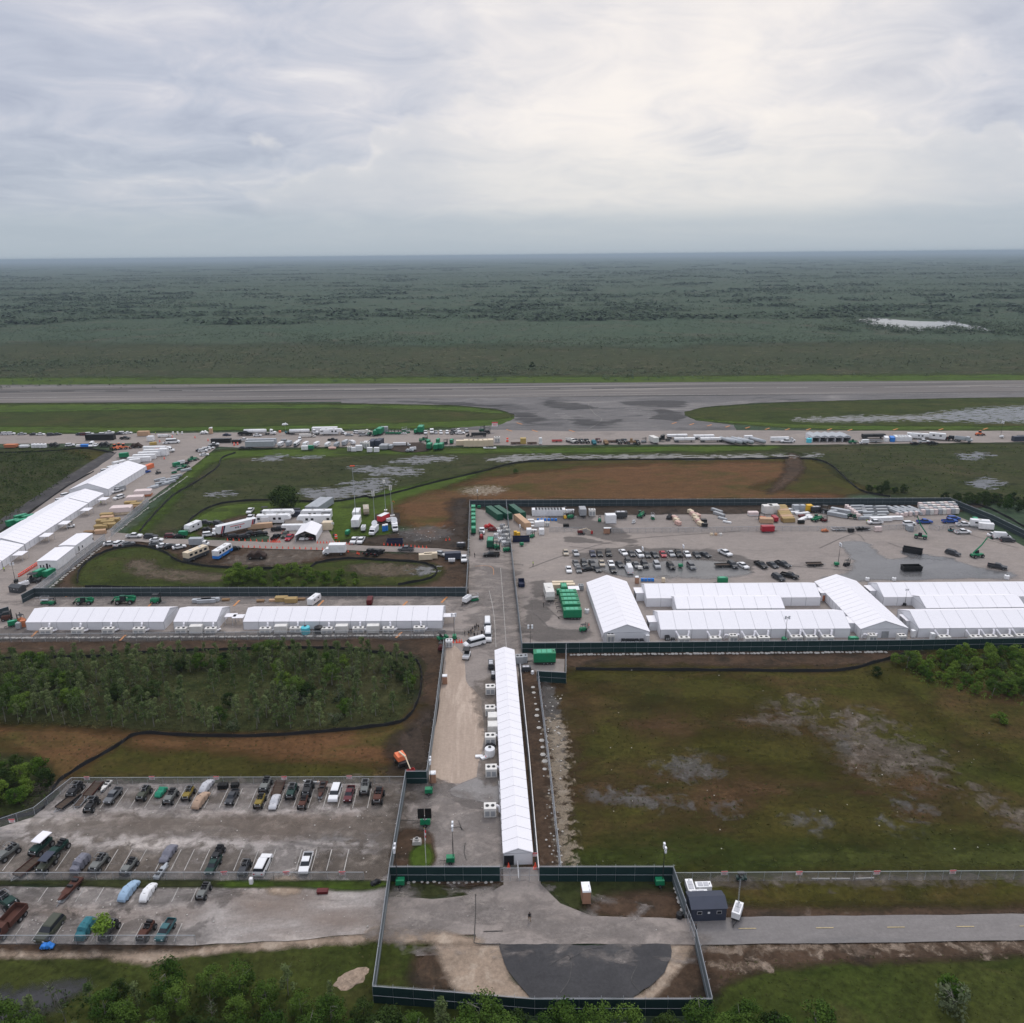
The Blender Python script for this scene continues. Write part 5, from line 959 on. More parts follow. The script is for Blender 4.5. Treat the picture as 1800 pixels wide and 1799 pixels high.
# green equipment
def genset(key, L, Wd, z1, axles, mat='green_machine', hatches=3, name='generator_trailer'):
    k = kind(key,name,'generator'); hw=Wd/2
    k.p('enclosure', MB().box(-L/2,L/2,-hw,hw,.8,z1), mat, body=True); k.p('base', MB().box(-L/2+.05,L/2-.05,-hw-.02,hw+.02,.5,.8), 'charcoal'); wheels(k,axles,hw-.12,.38,.24)
    for i in range(hatches): w_=L*.7/hatches; x=-L*.36+i*L*.72/hatches; k.p('roof_hatch', MB().box(x,x+w_*.86,-hw+.25,hw-.25,z1,z1+.08), 'green_light' if mat=='green_machine' else 'seam')
    for i in range(hatches): w_=L*.7/hatches; x=-L*.36+i*L*.72/hatches; k.p('side_door', MB().box(x,x+w_*.86,-hw-.02,-hw,1.0,z1-.25), mat, body=True)
    k.p('drawbar', MB().tube((-L/2,.45,.6),(-L/2-1.5,0,.55),.07,5).tube((-L/2,-.45,.6),(-L/2-1.5,0,.55),.07,5).tube((-L/2-1.4,0,.6),(-L/2-1.4,0,0),.06,5), 'charcoal')
    k.p('exhaust', MB().tube((L/2-.4,0,z1),(L/2-.4,0,z1+.35),.1,8), 'metal')
paint('green_light',(0.06,0.34,0.20),0.45)
genset('gen_big',5.2,2.3,3.1,(-.2,.7,1.6)); genset('gen',3.4,1.7,2.5,(-.3,.4),hatches=1); genset('gen_white',3.2,1.5,2.1,(-.3,.4),'white_paint',2); genset('gen_dark',4.0,1.8,2.3,(-.4,.4),'dark_grey',2)
k = kind('tower','light_tower','lamp'); k.p('cabinet', MB().box(-.75,.75,-.55,.55,.45,1.3,top=(.05,.05)), 'green_machine', body=True); wheels(k,(0,),.6,.28,.18); k.p('drawbar', MB().tube((.7,0,.45),(1.9,0,.4),.05,5), 'charcoal')
for s_ in (-1,1): k.p('outrigger', MB().tube((0,s_*.5,.4),(0,s_*1.3,.35),.04,4).tube((0,s_*1.3,.4),(0,s_*1.3,0),.05,4), 'charcoal')
k.p('mast', MB().tube((-.5,0,.5),(-.5,0,4.4),.08,6).tube((-.5,0,4.2),(-.5,0,7.6),.05,6).box(-.55,-.45,-.7,.7,7.5,7.6), 'charcoal')
for s_ in (-1,1):
    for zz in (7.25,7.85): k.p('lamp', MB().box(-.72,-.4,s_*.5-.24,s_*.5+.24,zz-.2,zz+.2), 'lamp_glass')
k = kind('telehandler','telehandler','forklift'); k.p('body', MB().box(-2.4,2.2,-.65,.65,.75,1.25).box(-2.4,-.6,-1.0,-.3,.8,1.6), 'green_machine', body=True); k.p('cab', MB().box(-.5,.9,.25,1.05,.9,2.35,top=(.12,.08)), 'glass'); k.p('cab_roof', MB().box(-.45,.85,.3,1.0,2.35,2.45), 'green_dark')
k.p('boom', MB().tube((-2.3,-.15,2.0),(2.6,-.15,1.6),.22,4).tube((2.4,-.15,1.65),(3.2,-.15,.7),.16,4), 'green_machine', body=True); k.p('fork', MB().box(3.15,3.3,-.9,.7,.25,.9).box(3.25,4.3,-.65,-.5,.22,.3).box(3.25,4.3,.3,.45,.22,.3), 'charcoal'); wheels(k,(-1.6,1.5),.95,.6,.42)
def raised(key, pts, head='fork'):
    k = kind(key,'telehandler','forklift'); k.p('body', MB().box(-2.2,2.0,-.65,.65,.75,1.3), 'green_machine'); k.p('cab', MB().box(-.5,.9,.25,1.05,.9,2.35,top=(.12,.08)), 'glass'); wheels(k,(-1.5,1.4),.95,.6,.42)
    b = MB()
    for i,(p,q) in enumerate(zip(pts[:-1],pts[1:])): b.tube(p,q,.24-.05*i,4)
    k.p('boom', b, 'green_machine'); e=pts[-1]; k.p('fork', MB().box(e[0]-.1,e[0]+.1,-.8,.5,e[2]-.4,e[2]+.3).box(e[0],e[0]+1.1,-.6,-.45,e[2]-.4,e[2]-.3).box(e[0],e[0]+1.1,.15,.3,e[2]-.4,e[2]-.3), 'charcoal')
raised('tele_up',[(-2.0,-.15,1.8),(.6,-.15,5.2),(2.0,-.15,8.2)]); raised('tele_bent',[(-2.0,-.15,1.7),(1.0,-.15,4.6),(2.6,-.15,7.0),(4.4,-.15,6.6)])
k = kind('boomlift','boom_lift','lift'); k.p('chassis', MB().box(-1.5,1.5,-.9,.9,.5,1.0), 'charcoal'); k.p('turret', MB().box(-1.9,.6,-1.0,1.0,1.0,1.9,top=(.2,.1)), 'orange_paint', body=True); k.p('boom', MB().tube((-1.2,0,2.1),(2.4,0,3.0),.2,4).tube((2.2,0,3.0),(4.6,0,1.5),.15,4), 'cream'); k.p('basket', MB().box(4.4,5.3,-.8,.8,.4,.5).box(4.4,4.46,-.8,.8,.5,1.5).box(5.24,5.3,-.8,.8,.5,1.5).box(4.46,5.24,-.8,-.74,.5,1.5).box(4.46,5.24,.74,.8,.5,1.5), 'red_paint'); wheels(k,(-1.1,1.1),.95,.5,.36)
k = kind('forklift','forklift','forklift'); k.p('body', MB().box(-1.2,.7,-.55,.55,.3,1.1,top=(.1,.05)), 'green_machine', body=True); k.p('guard', MB().box(-.7,.5,-.5,.5,2.0,2.08).tube((-.65,-.45,1.1),(-.65,-.45,2),.04,4).tube((-.65,.45,1.1),(-.65,.45,2),.04,4).tube((.45,-.45,1.1),(.45,-.45,2),.04,4).tube((.45,.45,1.1),(.45,.45,2),.04,4), 'charcoal'); k.p('mast', MB().box(.75,.9,-.45,-.35,.1,2.4).box(.75,.9,.35,.45,.1,2.4).box(.75,.85,-.4,.4,.6,.7), 'charcoal'); k.p('fork', MB().box(.9,2.0,-.35,-.22,.1,.16).box(.9,2.0,.22,.35,.1,.16), 'metal'); wheels(k,(-.8,.45),.5,.32,.25)
k = kind('scissor','scissor_lift','lift'); k.p('base', MB().box(-1.2,1.2,-.55,.55,.25,.75), 'green_machine', body=True); k.p('scissor_arms', MB().tube((-1,-.3,.8),(1,-.3,1.3),.05,4).tube((-1,.3,1.3),(1,.3,.8),.05,4).tube((-1,.3,.8),(1,.3,1.3),.05,4).tube((-1,-.3,1.3),(1,-.3,.8),.05,4), 'charcoal'); k.p('platform', MB().box(-1.25,1.25,-.55,.55,1.32,1.4), 'grey_paint'); k.p('railing', MB().path([(-1.2,-.5,2.4),(1.2,-.5,2.4),(1.2,.5,2.4),(-1.2,.5,2.4),(-1.2,-.5,2.4)],.03,4).tube((-1.2,-.5,1.4),(-1.2,-.5,2.4),.03,4).tube((1.2,-.5,1.4),(1.2,-.5,2.4),.03,4).tube((1.2,.5,1.4),(1.2,.5,2.4),.03,4).tube((-1.2,.5,1.4),(-1.2,.5,2.4),.03,4), 'seam'); wheels(k,(-.9,.9),.5,.24,.18)
k = kind('loader','wheel_loader','loader'); k.p('body', MB().box(-2.6,1.0,-.8,.8,.8,1.8,top=(.3,.1)), 'orange_paint', body=True); k.p('cab', MB().box(-.6,.8,-.65,.65,1.8,3.0,top=(.15,.1)), 'glass'); k.p('cab_roof', MB().box(-.55,.75,-.6,.6,3.0,3.1), 'orange_paint', body=True); k.p('arm', MB().tube((.8,-.5,1.6),(3.0,-.5,.8),.13,4).tube((.8,.5,1.6),(3.0,.5,.8),.13,4), 'orange_paint', body=True); k.p('bucket', MB().prism([(2.9,.2),(4.0,.15),(3.1,.5),(3.0,1.1),(2.85,1.1)],-1.2,1.2), 'rust'); wheels(k,(-1.7,1.3),.95,.65,.5)
k = kind('cart','golf_cart','cart'); k.p('body', MB().prism([(-1.2,.35),(1.2,.35),(1.25,.8),(.7,.85),(.6,.5),(-.2,.5),(-.3,.8),(-1.2,.85)],-.6,.6), 'car_dark', body=True); k.p('seat', MB().box(-.5,0,-.5,.5,.8,1.0).box(-.6,-.45,-.5,.5,1.0,1.45), 'charcoal'); k.p('canopy', MB().box(-.9,.8,-.6,.6,1.9,1.97), 'charcoal'); k.p('posts', MB().tube((-.8,-.5,.8),(-.8,-.5,1.9),.03,4).tube((-.8,.5,.8),(-.8,.5,1.9),.03,4).tube((.75,-.5,.8),(.6,-.5,1.9),.03,4).tube((.75,.5,.8),(.6,.5,1.9),.03,4), 'charcoal'); wheels(k,(-.85,.85),.55,.26,.2)
# boxes and sanitary things
k = kind('dumpster','dumpster','dumpster'); q = MB(); q.box(-3,3,-1.15,1.15,.2,.32)
for s_ in (-1,1): q.add([(-3,s_*1.2,.2),(3,s_*1.2,.2),(3.1,s_*1.25,1.7),(-3.1,s_*1.25,1.7),(-3,s_*1.12,.2),(3,s_*1.12,.2),(3.1,s_*1.15,1.7),(-3.1,s_*1.15,1.7)],[(0,1,2,3),(4,5,6,7),(3,2,6,7),(0,4,7,3),(1,5,6,2)]); q.box(s_*3.02-.05,s_*3.02+.05,-1.14,1.14,.2,1.7)
k.p('tub', q, 'charcoal', body=True); k.p('rim', MB().box(-3.15,3.15,-1.32,-1.2,1.65,1.78).box(-3.15,3.15,1.2,1.32,1.65,1.78), 'charcoal')
for i in range(5):
    x=-2.5+i*1.25
    for s_ in (-1,1): k.p('rib', MB().box(x-.06,x+.06,s_*1.27-.05,s_*1.27+.05,.25,1.64), 'charcoal', body=True)
def container(key, L=6.06, Wd=2.44, Hh=2.6, mat='slate', name='shipping_container', cat='container'):
    k = kind(key,name,cat); k.p('shell', MB().box(-L/2,L/2,-Wd/2,Wd/2,.12,Hh), mat, body=True); n=int(L/.55)
    k.p('ribs', (lambda q:[q.box(-L/2+.3+i*.55,-L/2+.5+i*.55,s_*Wd/2-.02,s_*Wd/2+.04,.25,Hh-.12) for i in range(n) for s_ in (-1,1)] and q)(MB()), mat, body=True); k.p('roof', MB().box(-L/2+.05,L/2-.05,-Wd/2+.05,Wd/2-.05,Hh,Hh+.04), mat, body=True)
    k.p('door', MB().box(L/2,L/2+.04,-Wd/2+.1,-.02,.25,Hh-.12), mat, body=True); k.p('door', MB().box(L/2,L/2+.04,.02,Wd/2-.1,.25,Hh-.12), mat, body=True); k.p('corner_post', (lambda q:[q.box(sx*(L/2+.01)-.07,sx*(L/2+.01)+.07,sy*(Wd/2+.01)-.07,sy*(Wd/2+.01)+.07,0,Hh+.06) for sx in (-1,1) for sy in (-1,1)] and q)(MB()), mat, body=True)
container('container'); container('box12',12.19); container('box3',3.0,2.3,2.6)
k = kind('toilet','portable_toilet','toilet'); k.p('cabin', MB().box(-.58,.58,-.58,.58,.1,2.1,top=(.03,.03)), 'toilet_tan', body=True); k.p('roof', MB().prism([(-.6,2.1),(.6,2.1),(.5,2.3),(0,2.36),(-.5,2.3)],-.6,.6), 'white_paint'); k.p('door', MB().box(-.4,.4,-.61,-.585,.15,2.0), 'toilet_tan', body=True); k.p('vent', MB().tube((.4,.4,2.2),(.4,.4,2.6),.05,6), 'white_paint')
def ac(key, L, Dp, Hh, ducts, tall=False):
    k = kind(key,'air_conditioner','air unit'); k.p('casing', MB().box(-L/2,L/2,-Dp/2,Dp/2,.12,Hh), 'off_white', body=True); k.p('skid', MB().box(-L/2+.1,L/2-.1,-Dp/2+.05,Dp/2-.05,0,.12), 'charcoal')
    n = 2
    for i in range(n):
        x = (-.25+.5*i)*L*.9; k.p('grille', MB().box(x-L*.17,x+L*.17,-Dp/2-.03,-Dp/2,.35,Hh-.55), 'grey_paint'); k.p('fan', MB().tube((x,0,Hh),(x,0,Hh+.1),min(.34,Dp*.3),10), 'charcoal')
    for pts in ducts: k.p('duct', MB().path(pts,.27,8), 'tent_white')
ac('ac_row',3.1,1.5,1.5,[[(.4,.6,1.45),(.5,1.0,2.0),(.3,1.55,2.35)],[(1.3,.3,.5),(1.9,.8,.45),(2.1,1.5,.45)]]); ac('ac_side',2.3,1.9,2.0,[[(1.0,.3,1.6),(1.5,.3,1.7),(1.75,.2,1.2),(1.8,.0,.5)]]); ac('ac_two',3.1,1.6,1.6,[[(-1.2,.6,1.4),(-1.7,1.2,2.2),(-1.9,1.7,2.6)],[(1.2,.6,1.4),(1.6,1.2,2.2),(1.7,1.7,2.6)]]); ac('ac_tall',2.0,1.7,2.5,[[(-.9,.5,2.0),(-1.7,.8,2.2),(-2.0,1.2,1.2),(-1.9,1.5,.5)],[(.9,.5,2.0),(1.7,.8,2.2),(2.0,1.2,1.2),(1.9,1.5,.5)]])
ac('ac_plain',2.0,1.8,2.1,[])
k = kind('tank','water_tank','tank'); k.p('tank', MB().tube((0,0,0),(0,0,1.9),1.25,16).tube((0,0,1.9),(0,0,2.25),1.25,16,.45), 'white_paint', body=True, smooth=False); k.p('lid', MB().tube((0,0,2.25),(0,0,2.4),.4,10), 'charcoal')
k.p('band', MB().tube((0,0,.6),(0,0,.68),1.28,16).tube((0,0,1.3),(0,0,1.38),1.28,16), 'white_paint', body=True)
k = kind('hut','guard_hut','building')
k.p('wall', MB().box(-2.75,2.75,-1.7,1.7,.0,2.5), 'slate', body=True); k.p('roof', MB().prism([(-1.9,2.5),(1.9,2.5),(0,3.25)],-2.9,2.9), 'slate', body=True)
KINDS['hut'].parts[-1][1].transform(Matrix.Rotation(PI/2,4,'Z'))
for x in (-1.5,1.6): i = k.p('window', MB().box(x-.4,x+.4,-1.74,-1.70,1.35,1.95), 'seam'); k.p('pane', MB().box(x-.33,x+.33,-1.76,-1.74,1.42,1.88), 'glass', parent=i)
k.p('notice', MB().box(-.2,.15,-1.74,-1.70,1.45,1.8), 'white_paint')
for x in (-1.5,1.6):
    pass
# swamp buggies and stored vehicles
def buggy(key, top=None, cage=True, hood=True):
    k = kind(key,'swamp_buggy','off road vehicle'); z=1.0
    k.p('body', MB().prism([(-2.0,z),(2.0,z),(2.05,z+.5),(1.9,z+.75),(.6,z+.85),(.5,z+.55),(-.9,z+.55),(-1.0,z+.75),(-2.0,z+.75)],-.8,.8), 'olive_paint', body=True); k.p('chassis', MB().box(-2.1,2.2,-.45,.45,z-.3,z), 'rust_dark')
    k.p('seat', MB().box(-.6,.1,-.6,-.1,z+.55,z+.8).box(-.6,.1,.1,.6,z+.55,z+.8).box(-.72,-.55,-.6,.6,z+.8,z+1.25).box(-1.7,-1.2,-.6,.6,z+.76,z+1.2), 'charcoal')
    if cage:
        c = MB()
        for s_ in (-1,1): c.path([(.6,s_*.75,z+.8),(.3,s_*.7,z+1.6),(-1.0,s_*.7,z+1.65),(-1.9,s_*.75,z+.8)],.04,4)
        for x,zz in ((.3,1.6),(-1.0,1.65)): c.tube((x,-.7,z+zz),(x,.7,z+zz),.04,4)
        k.p('roll_cage', c, 'metal')
    if top: k.p('canopy', MB().prism([(-2.1,z+1.7),(1.0,z+1.7),(.9,z+1.8),(-.5,z+1.88),(-2.0,z+1.8)],-1.0,1.0), top, body=False)
    k.p('bumper', MB().box(2.05,2.2,-.7,.7,z+.05,z+.25), 'metal'); k.p('grille', MB().box(2.0,2.07,-.45,.45,z+.28,z+.6), 'charcoal')
    for s_ in (-1,1): k.p('headlight', MB().tube((2.02,s_*.6,z+.5),(2.1,s_*.6,z+.5),.11,8), 'lamp_glass')
    wheels(k,(-1.45,1.5),.95,.62,.42)
buggy('buggy'); buggy('buggy_open',cage=False); buggy('buggy_white','tent_white'); buggy('buggy_slate','slate')
def covered(key, prof, w, mat, name='covered_vehicle', cat='covered vehicle', wr=.5, inset=.25):
    """tarpaulin draped over a vehicle: a folded sheet with ragged hem, wheels showing under it"""
    k = kind(key,name,cat); n=10; vs=[]; fs=[]; zt=lambda x: np.interp(x,[p[0] for p in prof],[p[1] for p in prof]); x0,x1=prof[0][0],prof[-1][0]; r_=random.Random(len(key)*7+3)
    cross=[(-1.0,0.0),(-.97,.45),(-.9,.8),(-.62,.97),(0,1.0),(.62,.97),(.9,.8),(.97,.45),(1.0,0.0)]; N_=14
    for i in range(N_+1):
        x=x0+(x1-x0)*i/N_; h=float(zt(x)); ww=w/2*(.8+.2*min(1,4*(i/N_)*(1-i/N_)+.45)); hem=.42+.12*math.sin(i*2.1)+.08*r_.random()
        for (cy_,cz_) in cross: vs.append((x+.04*r_.uniform(-1,1), cy_*ww*(1+.05*math.sin(i*1.9+cy_*3)), hem+(h-hem)*cz_+.04*r_.uniform(-1,1)))
    m=len(cross)
    for i in range(N_):
        for j in range(m-1): fs.append((i*m+j,i*m+j+1,(i+1)*m+j+1,(i+1)*m+j))
    fs.append(tuple(range(m))); fs.append(tuple(N_*m+j for j in range(m-1,-1,-1)))
    q=MB().add(vs,fs); k.p('cover', q, mat, body=True); k.p('chassis', MB().box(x0+.4,x1-.4,-w/2+.45,w/2-.45,.3,.55), 'charcoal'); wheels(k,(x0*.6,x1*.6),w/2-.16,wr*.75,.28)
    k.p('rope', (lambda q:[q.path([(x,-w/2*1.03,.6),(x,-w/2*.93,float(zt(x))*.82),(x,0,float(zt(x))+.05),(x,w/2*.93,float(zt(x))*.82),(x,w/2*1.03,.6)],.03,4) for x in (x0*.55,0,x1*.55)] and q)(MB()), 'charcoal')
covered('tarp_car',[(-2.4,.9),(-2.0,1.25),(-1.0,1.7),(.5,1.65),(1.0,1.2),(2.2,1.0),(2.45,.7)],1.95,'grey_tarp'); covered('tarp_truck',[(-2.9,1.3),(-2.3,2.0),(0,2.1),(1.2,2.0),(1.6,1.5),(2.8,1.3)],2.1,'grey_tarp'); covered('tarp_boat',[(-3.4,.9),(-2.6,1.5),(-.4,1.9),(.6,1.6),(2.4,1.3),(3.7,.8)],2.1,'tan_tarp','covered_boat','covered boat',.4); covered('tarp_lump',[(-1.9,.8),(-1.2,1.6),(-.3,1.3),(.6,1.9),(1.2,1.2),(1.9,.8)],1.8,'green_tarp')
k = kind('flattrailer','flat_trailer','trailer'); k.p('deck', MB().box(-2.9,2.4,-1.0,1.0,.55,.68), 'rust_dark', body=True); k.p('side_rail', MB().box(-2.9,2.4,-1.06,-1.0,.5,.95).box(-2.9,2.4,1.0,1.06,.5,.95), 'rust', body=True); k.p('drawbar', MB().tube((2.4,.6,.55),(3.7,0,.5),.06,4).tube((2.4,-.6,.55),(3.7,0,.5),.06,4), 'metal'); wheels(k,(-.6,),1.18,.36,.24)
for i in range(6): x=-2.7+i*.86; k.p('plank', MB().box(x,x+.78,-.98,.98,.68,.72), 'deck_plank')
k = kind('boat','small_boat','boat'); hull=[(-2.6,.95),(-2.6,.35),(1.6,.35),(2.8,1.0),(2.75,1.1),(-2.6,1.1)]; k.p('hull', MB().prism(hull,-.95,.95,inset=lambda x,z: max(0,(x-.3)/2.6)*.75+(.25 if z<.5 else 0)), 'rust', body=True); k.p('deck', MB().prism([(-2.4,1.1),(1.4,1.1),(1.4,1.13),(-2.4,1.13)],-.7,.7), 'rust_dark', body=True); k.p('seat', MB().box(-1.9,-1.3,-.5,.5,1.13,1.5).box(-.4,.0,-.5,.5,1.13,1.45), 'charcoal'); k.p('trailer_frame', MB().box(-2.4,2.6,-.5,.5,.22,.35).tube((2.5,0,.3),(3.6,0,.4),.06,4), 'metal'); wheels(k,(-.9,),1.0,.3,.2)
k = kind('canoe','canoe','boat'); k.p('hull', MB().prism([(-2.8,.55),(-2.2,.15),(2.2,.15),(2.8,.55),(2.6,.5),(-2.6,.5)],-.42,.42,inset=lambda x,z: .38*(abs(x)/2.8)**2), 'white_paint', body=True); k.p('thwart', MB().box(-.9,-.75,-.36,.36,.5,.55).box(.75,.9,-.36,.36,.5,.55), 'wood_pale')
k = kind('dumptruck','dump_truck','truck'); k.p('cab', MB().prism([(1.2,.8),(3.6,.8),(3.6,1.6),(2.7,1.75),(2.4,2.5),(1.2,2.55)],-1.0,1.0), 'rust', body=True); k.p('windscreen', MB().prism([(2.68,1.78),(2.73,1.78),(2.46,2.42),(2.41,2.42)],-.85,.85), 'glass'); k.p('dump_bed', MB().box(-3.4,1.0,-1.15,1.15,1.05,1.2).box(-3.4,1.0,-1.2,-1.1,1.2,2.2).box(-3.4,1.0,1.1,1.2,1.2,2.2).box(.9,1.0,-1.1,1.1,1.2,2.4).box(-3.4,-3.3,-1.1,1.1,1.2,2.2), 'rust', body=True); k.p('frame', MB().box(-3.2,3.2,-.45,.45,.7,1.0), 'charcoal'); wheels(k,(-2.6,-1.4,2.5),.95,.52,.32)
k = kind('satellite_truck','satellite_truck','truck'); k.p('body', MB().box(-3,1.2,-1.1,1.1,.6,2.7), 'white_paint'); k.p('cab', MB().prism([(1.2,.5),(3.2,.5),(3.2,1.2),(2.5,1.4),(2.1,2.2),(1.2,2.3)],-1.0,1.0), 'white_paint'); k.p('windscreen', MB().prism([(2.5,1.42),(2.55,1.42),(2.14,2.15),(2.09,2.15)],-.9,.9), 'glass'); k.p('dish', MB().tube((-1.5,0,3.5),(-1.2,0,3.75),.3,12,1.15), 'white_paint'); k.p('dish_mount', MB().tube((-1.6,0,2.7),(-1.5,0,3.5),.15,6), 'metal'); wheels(k,(-1.9,2.2),.95,.42,.28)
# stacks and pallets: each stack is tied into one load
def stack(key, name, cat, L, Wd, Hh, nx, ny, nz_, mat, gap=.04, wrap=None, jit=.0):
    k = kind(key,name,cat); r_=random.Random(len(key)*13); dx,dy,dz=L/nx,Wd/ny,Hh/nz_
    sub = nx*ny*nz_
    me = {}
    for a in range(nx):
        for b in range(ny):
            for c in range(nz_):
                jx,jy=r_.uniform(-jit,jit),r_.uniform(-jit,jit)
                if 'b' not in me: q=MB().box(gap,dx-gap,gap,dy-gap,0,dz-gap); me['b']=q.mesh('bundle'); me['b'].materials.append(M[mat])
                k.p('bundle', None, None, me=me['b'], body=True, loc=(-L/2+a*dx+jx,-Wd/2+b*dy+jy,.15+c*dz))
    k.p('skid', MB().box(-L/2+.1,L/2-.1,-Wd/2+.1,-Wd/2+.25,0,.15).box(-L/2+.1,L/2-.1,Wd/2-.25,Wd/2-.1,0,.15), 'wood_brown')
    if wrap: k.p('tarp', MB().prism([(-L/2-.1,Hh*.45),(L/2+.1,Hh*.45),(L/2+.15,Hh+.1),(L/2-.5,Hh+.28),(-L/2+.5,Hh+.32),(-L/2-.15,Hh+.1)],-Wd/2-.15,Wd/2+.15,inset=tumble(Hh*.6,Hh+.3,.2)), wrap)
stack('lumber','lumber_stack','timber stack',5.0,2.4,1.8,1,2,3,'wood_gold',jit=.12); stack('lumber_long','lumber_stack','timber stack',7.5,2.4,1.6,1,2,2,'wood_gold',jit=.15); stack('bundle_wrap','wrapped_stack','wrapped stack',6.5,3.6,2.3,2,2,2,'brick_orange',wrap='tarp_pink'); stack('panels','panel_stack','panel stack',5.5,1.4,1.0,1,1,3,'galv',jit=.08); stack('pallet','wrapped_pallet','pallet',1.3,1.2,1.7,1,1,2,'tarp_pink',gap=.03,jit=.03); stack('sheets','sheet_stack','sheet stack',3.0,1.6,.7,1,1,3,'white_paint',jit=.15); stack('crate','wooden_crate','crate',2.6,2.3,2.5,1,1,1,'cream',gap=.0); stack('rolls','insulation_pile','wrapped bales',3.0,1.8,1.5,3,2,2,'foil_pink',jit=.12,gap=.05); stack('tyres','tyre_stack','tyre stack',2.2,1.4,1.1,3,2,3,'black_rubber',gap=.03,jit=.06); stack('bins','bin_stack','bin stack',1.5,1.2,1.5,1,1,2,'blue_bright',jit=.04)
# cones, barriers, poles
k = kind('cone','traffic_cone','cone'); k.p('cone', MB().tube((0,0,.05),(0,0,.9),.22,8,.05), 'orange_cone'); k.p('base', MB().box(-.27,.27,-.27,.27,0,.06), 'orange_cone')
k = kind('barrel','traffic_barrel','barrel'); k.p('drum', MB().tube((0,0,.05),(0,0,1.0),.32,10,.26), 'orange_cone'); k.p('stripe', MB().tube((0,0,.55),(0,0,.7),.315,10), 'white_paint')
k = kind('sign','warning_sign','sign'); k.p('board', MB().box(-.55,.55,-.03,.0,1.05,1.85), 'white_paint'); k.p('header', MB().box(-.55,.55,-.05,-.03,1.62,1.85), 'sign_red')
k.p('text_line', MB().box(-.4,.4,-.04,-.03,1.44,1.50), 'sign_red'); k.p('text_line', MB().box(-.35,.35,-.04,-.03,1.30,1.36), 'sign_red'); k.p('text_line', MB().box(-.4,.4,-.04,-.03,1.16,1.21), 'sign_red')
def mast(key, h, top, base='off_white', col='galv'):
    k = kind(key,'antenna_mast','mast'); k.p('pole', MB().tube((0,0,0),(0,0,h*.5),.14,6,.11).tube((0,0,h*.5),(0,0,h),.09,6,.06), col); k.p('foot', MB().box(-.6,.6,-.6,.6,0,.5), base)
    if top=='panel':
        for s_ in (-1,1): k.p('antenna', MB().box(s_*.35-.18,s_*.35+.18,-.12,.12,h-2.0,h), 'off_white')
    elif top=='red': k.p('beacon', MB().box(-.9,.9,-.15,.15,h,h+.35), 'orange_cone')
    elif top=='lamp': k.p('antenna', MB().box(-.5,.5,-.3,.3,h-.5,h+.6,top=(.1,.1)), 'off_white')
    elif top=='hook': k.p('antenna', MB().path([(0,0,h-.2),(.3,0,h+.3),(.7,0,h+.2),(.8,0,h-.4)],.08,5), 'orange_paint')
mast('mast_tall',22,'red'); mast('mast_a',13,'panel'); mast('mast_b',12.5,'lamp'); mast('mast_c',13,'panel'); mast('mast_d',6,'hook')
# people
def person(key, coat, legs, stance=0.0, arm=0.0):
    """one continuous figure grown over a skeleton"""
    k = kind(key,'person','person')
    Vx=[(0,0,.95),(0,0,1.15),(0,0,1.38),(0,0,1.50),(0.02,0,1.60),(0.03,0,1.70),
        (0,.17,1.42),(-.02-arm*.1,.24,1.15),(.10+arm*.25,.22,.92+arm*.1),(.14+arm*.3,.20,.84+arm*.12),(0,-.17,1.42),(-.02,-.24,1.15),(.08,-.23,.92),(.12,-.22,.84),
        (.0,.10,.88),(.03+stance,.12,.50),(-.02+stance*.6,.13,.08),(.15+stance*.6,.14,.04),(0,-.10,.88),(.03-stance,-.12,.50),(-.02-stance*1.2,-.13,.08),(.15-stance*1.2,-.14,.04)]
    E_=[(0,1),(1,2),(2,3),(3,4),(4,5),(2,6),(6,7),(7,8),(8,9),(2,10),(10,11),(11,12),(12,13),(0,14),(14,15),(15,16),(16,17),(0,18),(18,19),(19,20),(20,21)]
    Rr=[(.15,.13),(.15,.12),(.16,.12),(.065,.065),(.095,.085),(.10,.085),(.07,.07),(.05,.05),(.042,.042),(.04,.03),(.07,.07),(.05,.05),(.042,.042),(.04,.03),(.10,.10),(.07,.07),(.05,.05),(.045,.035),(.10,.10),(.07,.07),(.05,.05),(.045,.035)]
    me=bpy.data.meshes.new('body'); me.from_pydata(Vx,E_,[]); ob=bpy.data.objects.new('t',me); C.objects.link(ob); m=ob.modifiers.new('s','SKIN'); m.use_smooth_shade=True; ob.modifiers.new('d','SUBSURF').levels=1
    sv=me.skin_vertices[0].data
    for v,r_ in zip(sv,Rr): v.radius=r_
    sv[0].use_root=True
    dg=bpy.context.evaluated_depsgraph_get(); dg.update(); res=bpy.data.meshes.new_from_object(ob.evaluated_get(dg)); res.name='body'; bpy.data.objects.remove(ob)
    res.materials.clear()
    for mm in (coat,legs,'skin'): res.materials.append(M[mm])
    for p in res.polygons:
        c=p.center; p.material_index = 2 if c.z>1.53 or (abs(c.y)>.16 and c.z<.93 and c.x>.06 and c.z>.6) else (0 if c.z>.93 else 1)
    k.parts.append(('body',res,False,None,(0,0,0))); k.p('hair', MB().ball((.0,0,1.70),.105,8,5,sz=.8), 'charcoal')
person('man_dark','cloth_dark','cloth_dark'); person('man_walk','cloth_dark','cloth_tan',.16,.4); person('man_vest','hivis','cloth_dark',.08,.2); person('man_red','sign_red','cloth_dark',.1,.6)
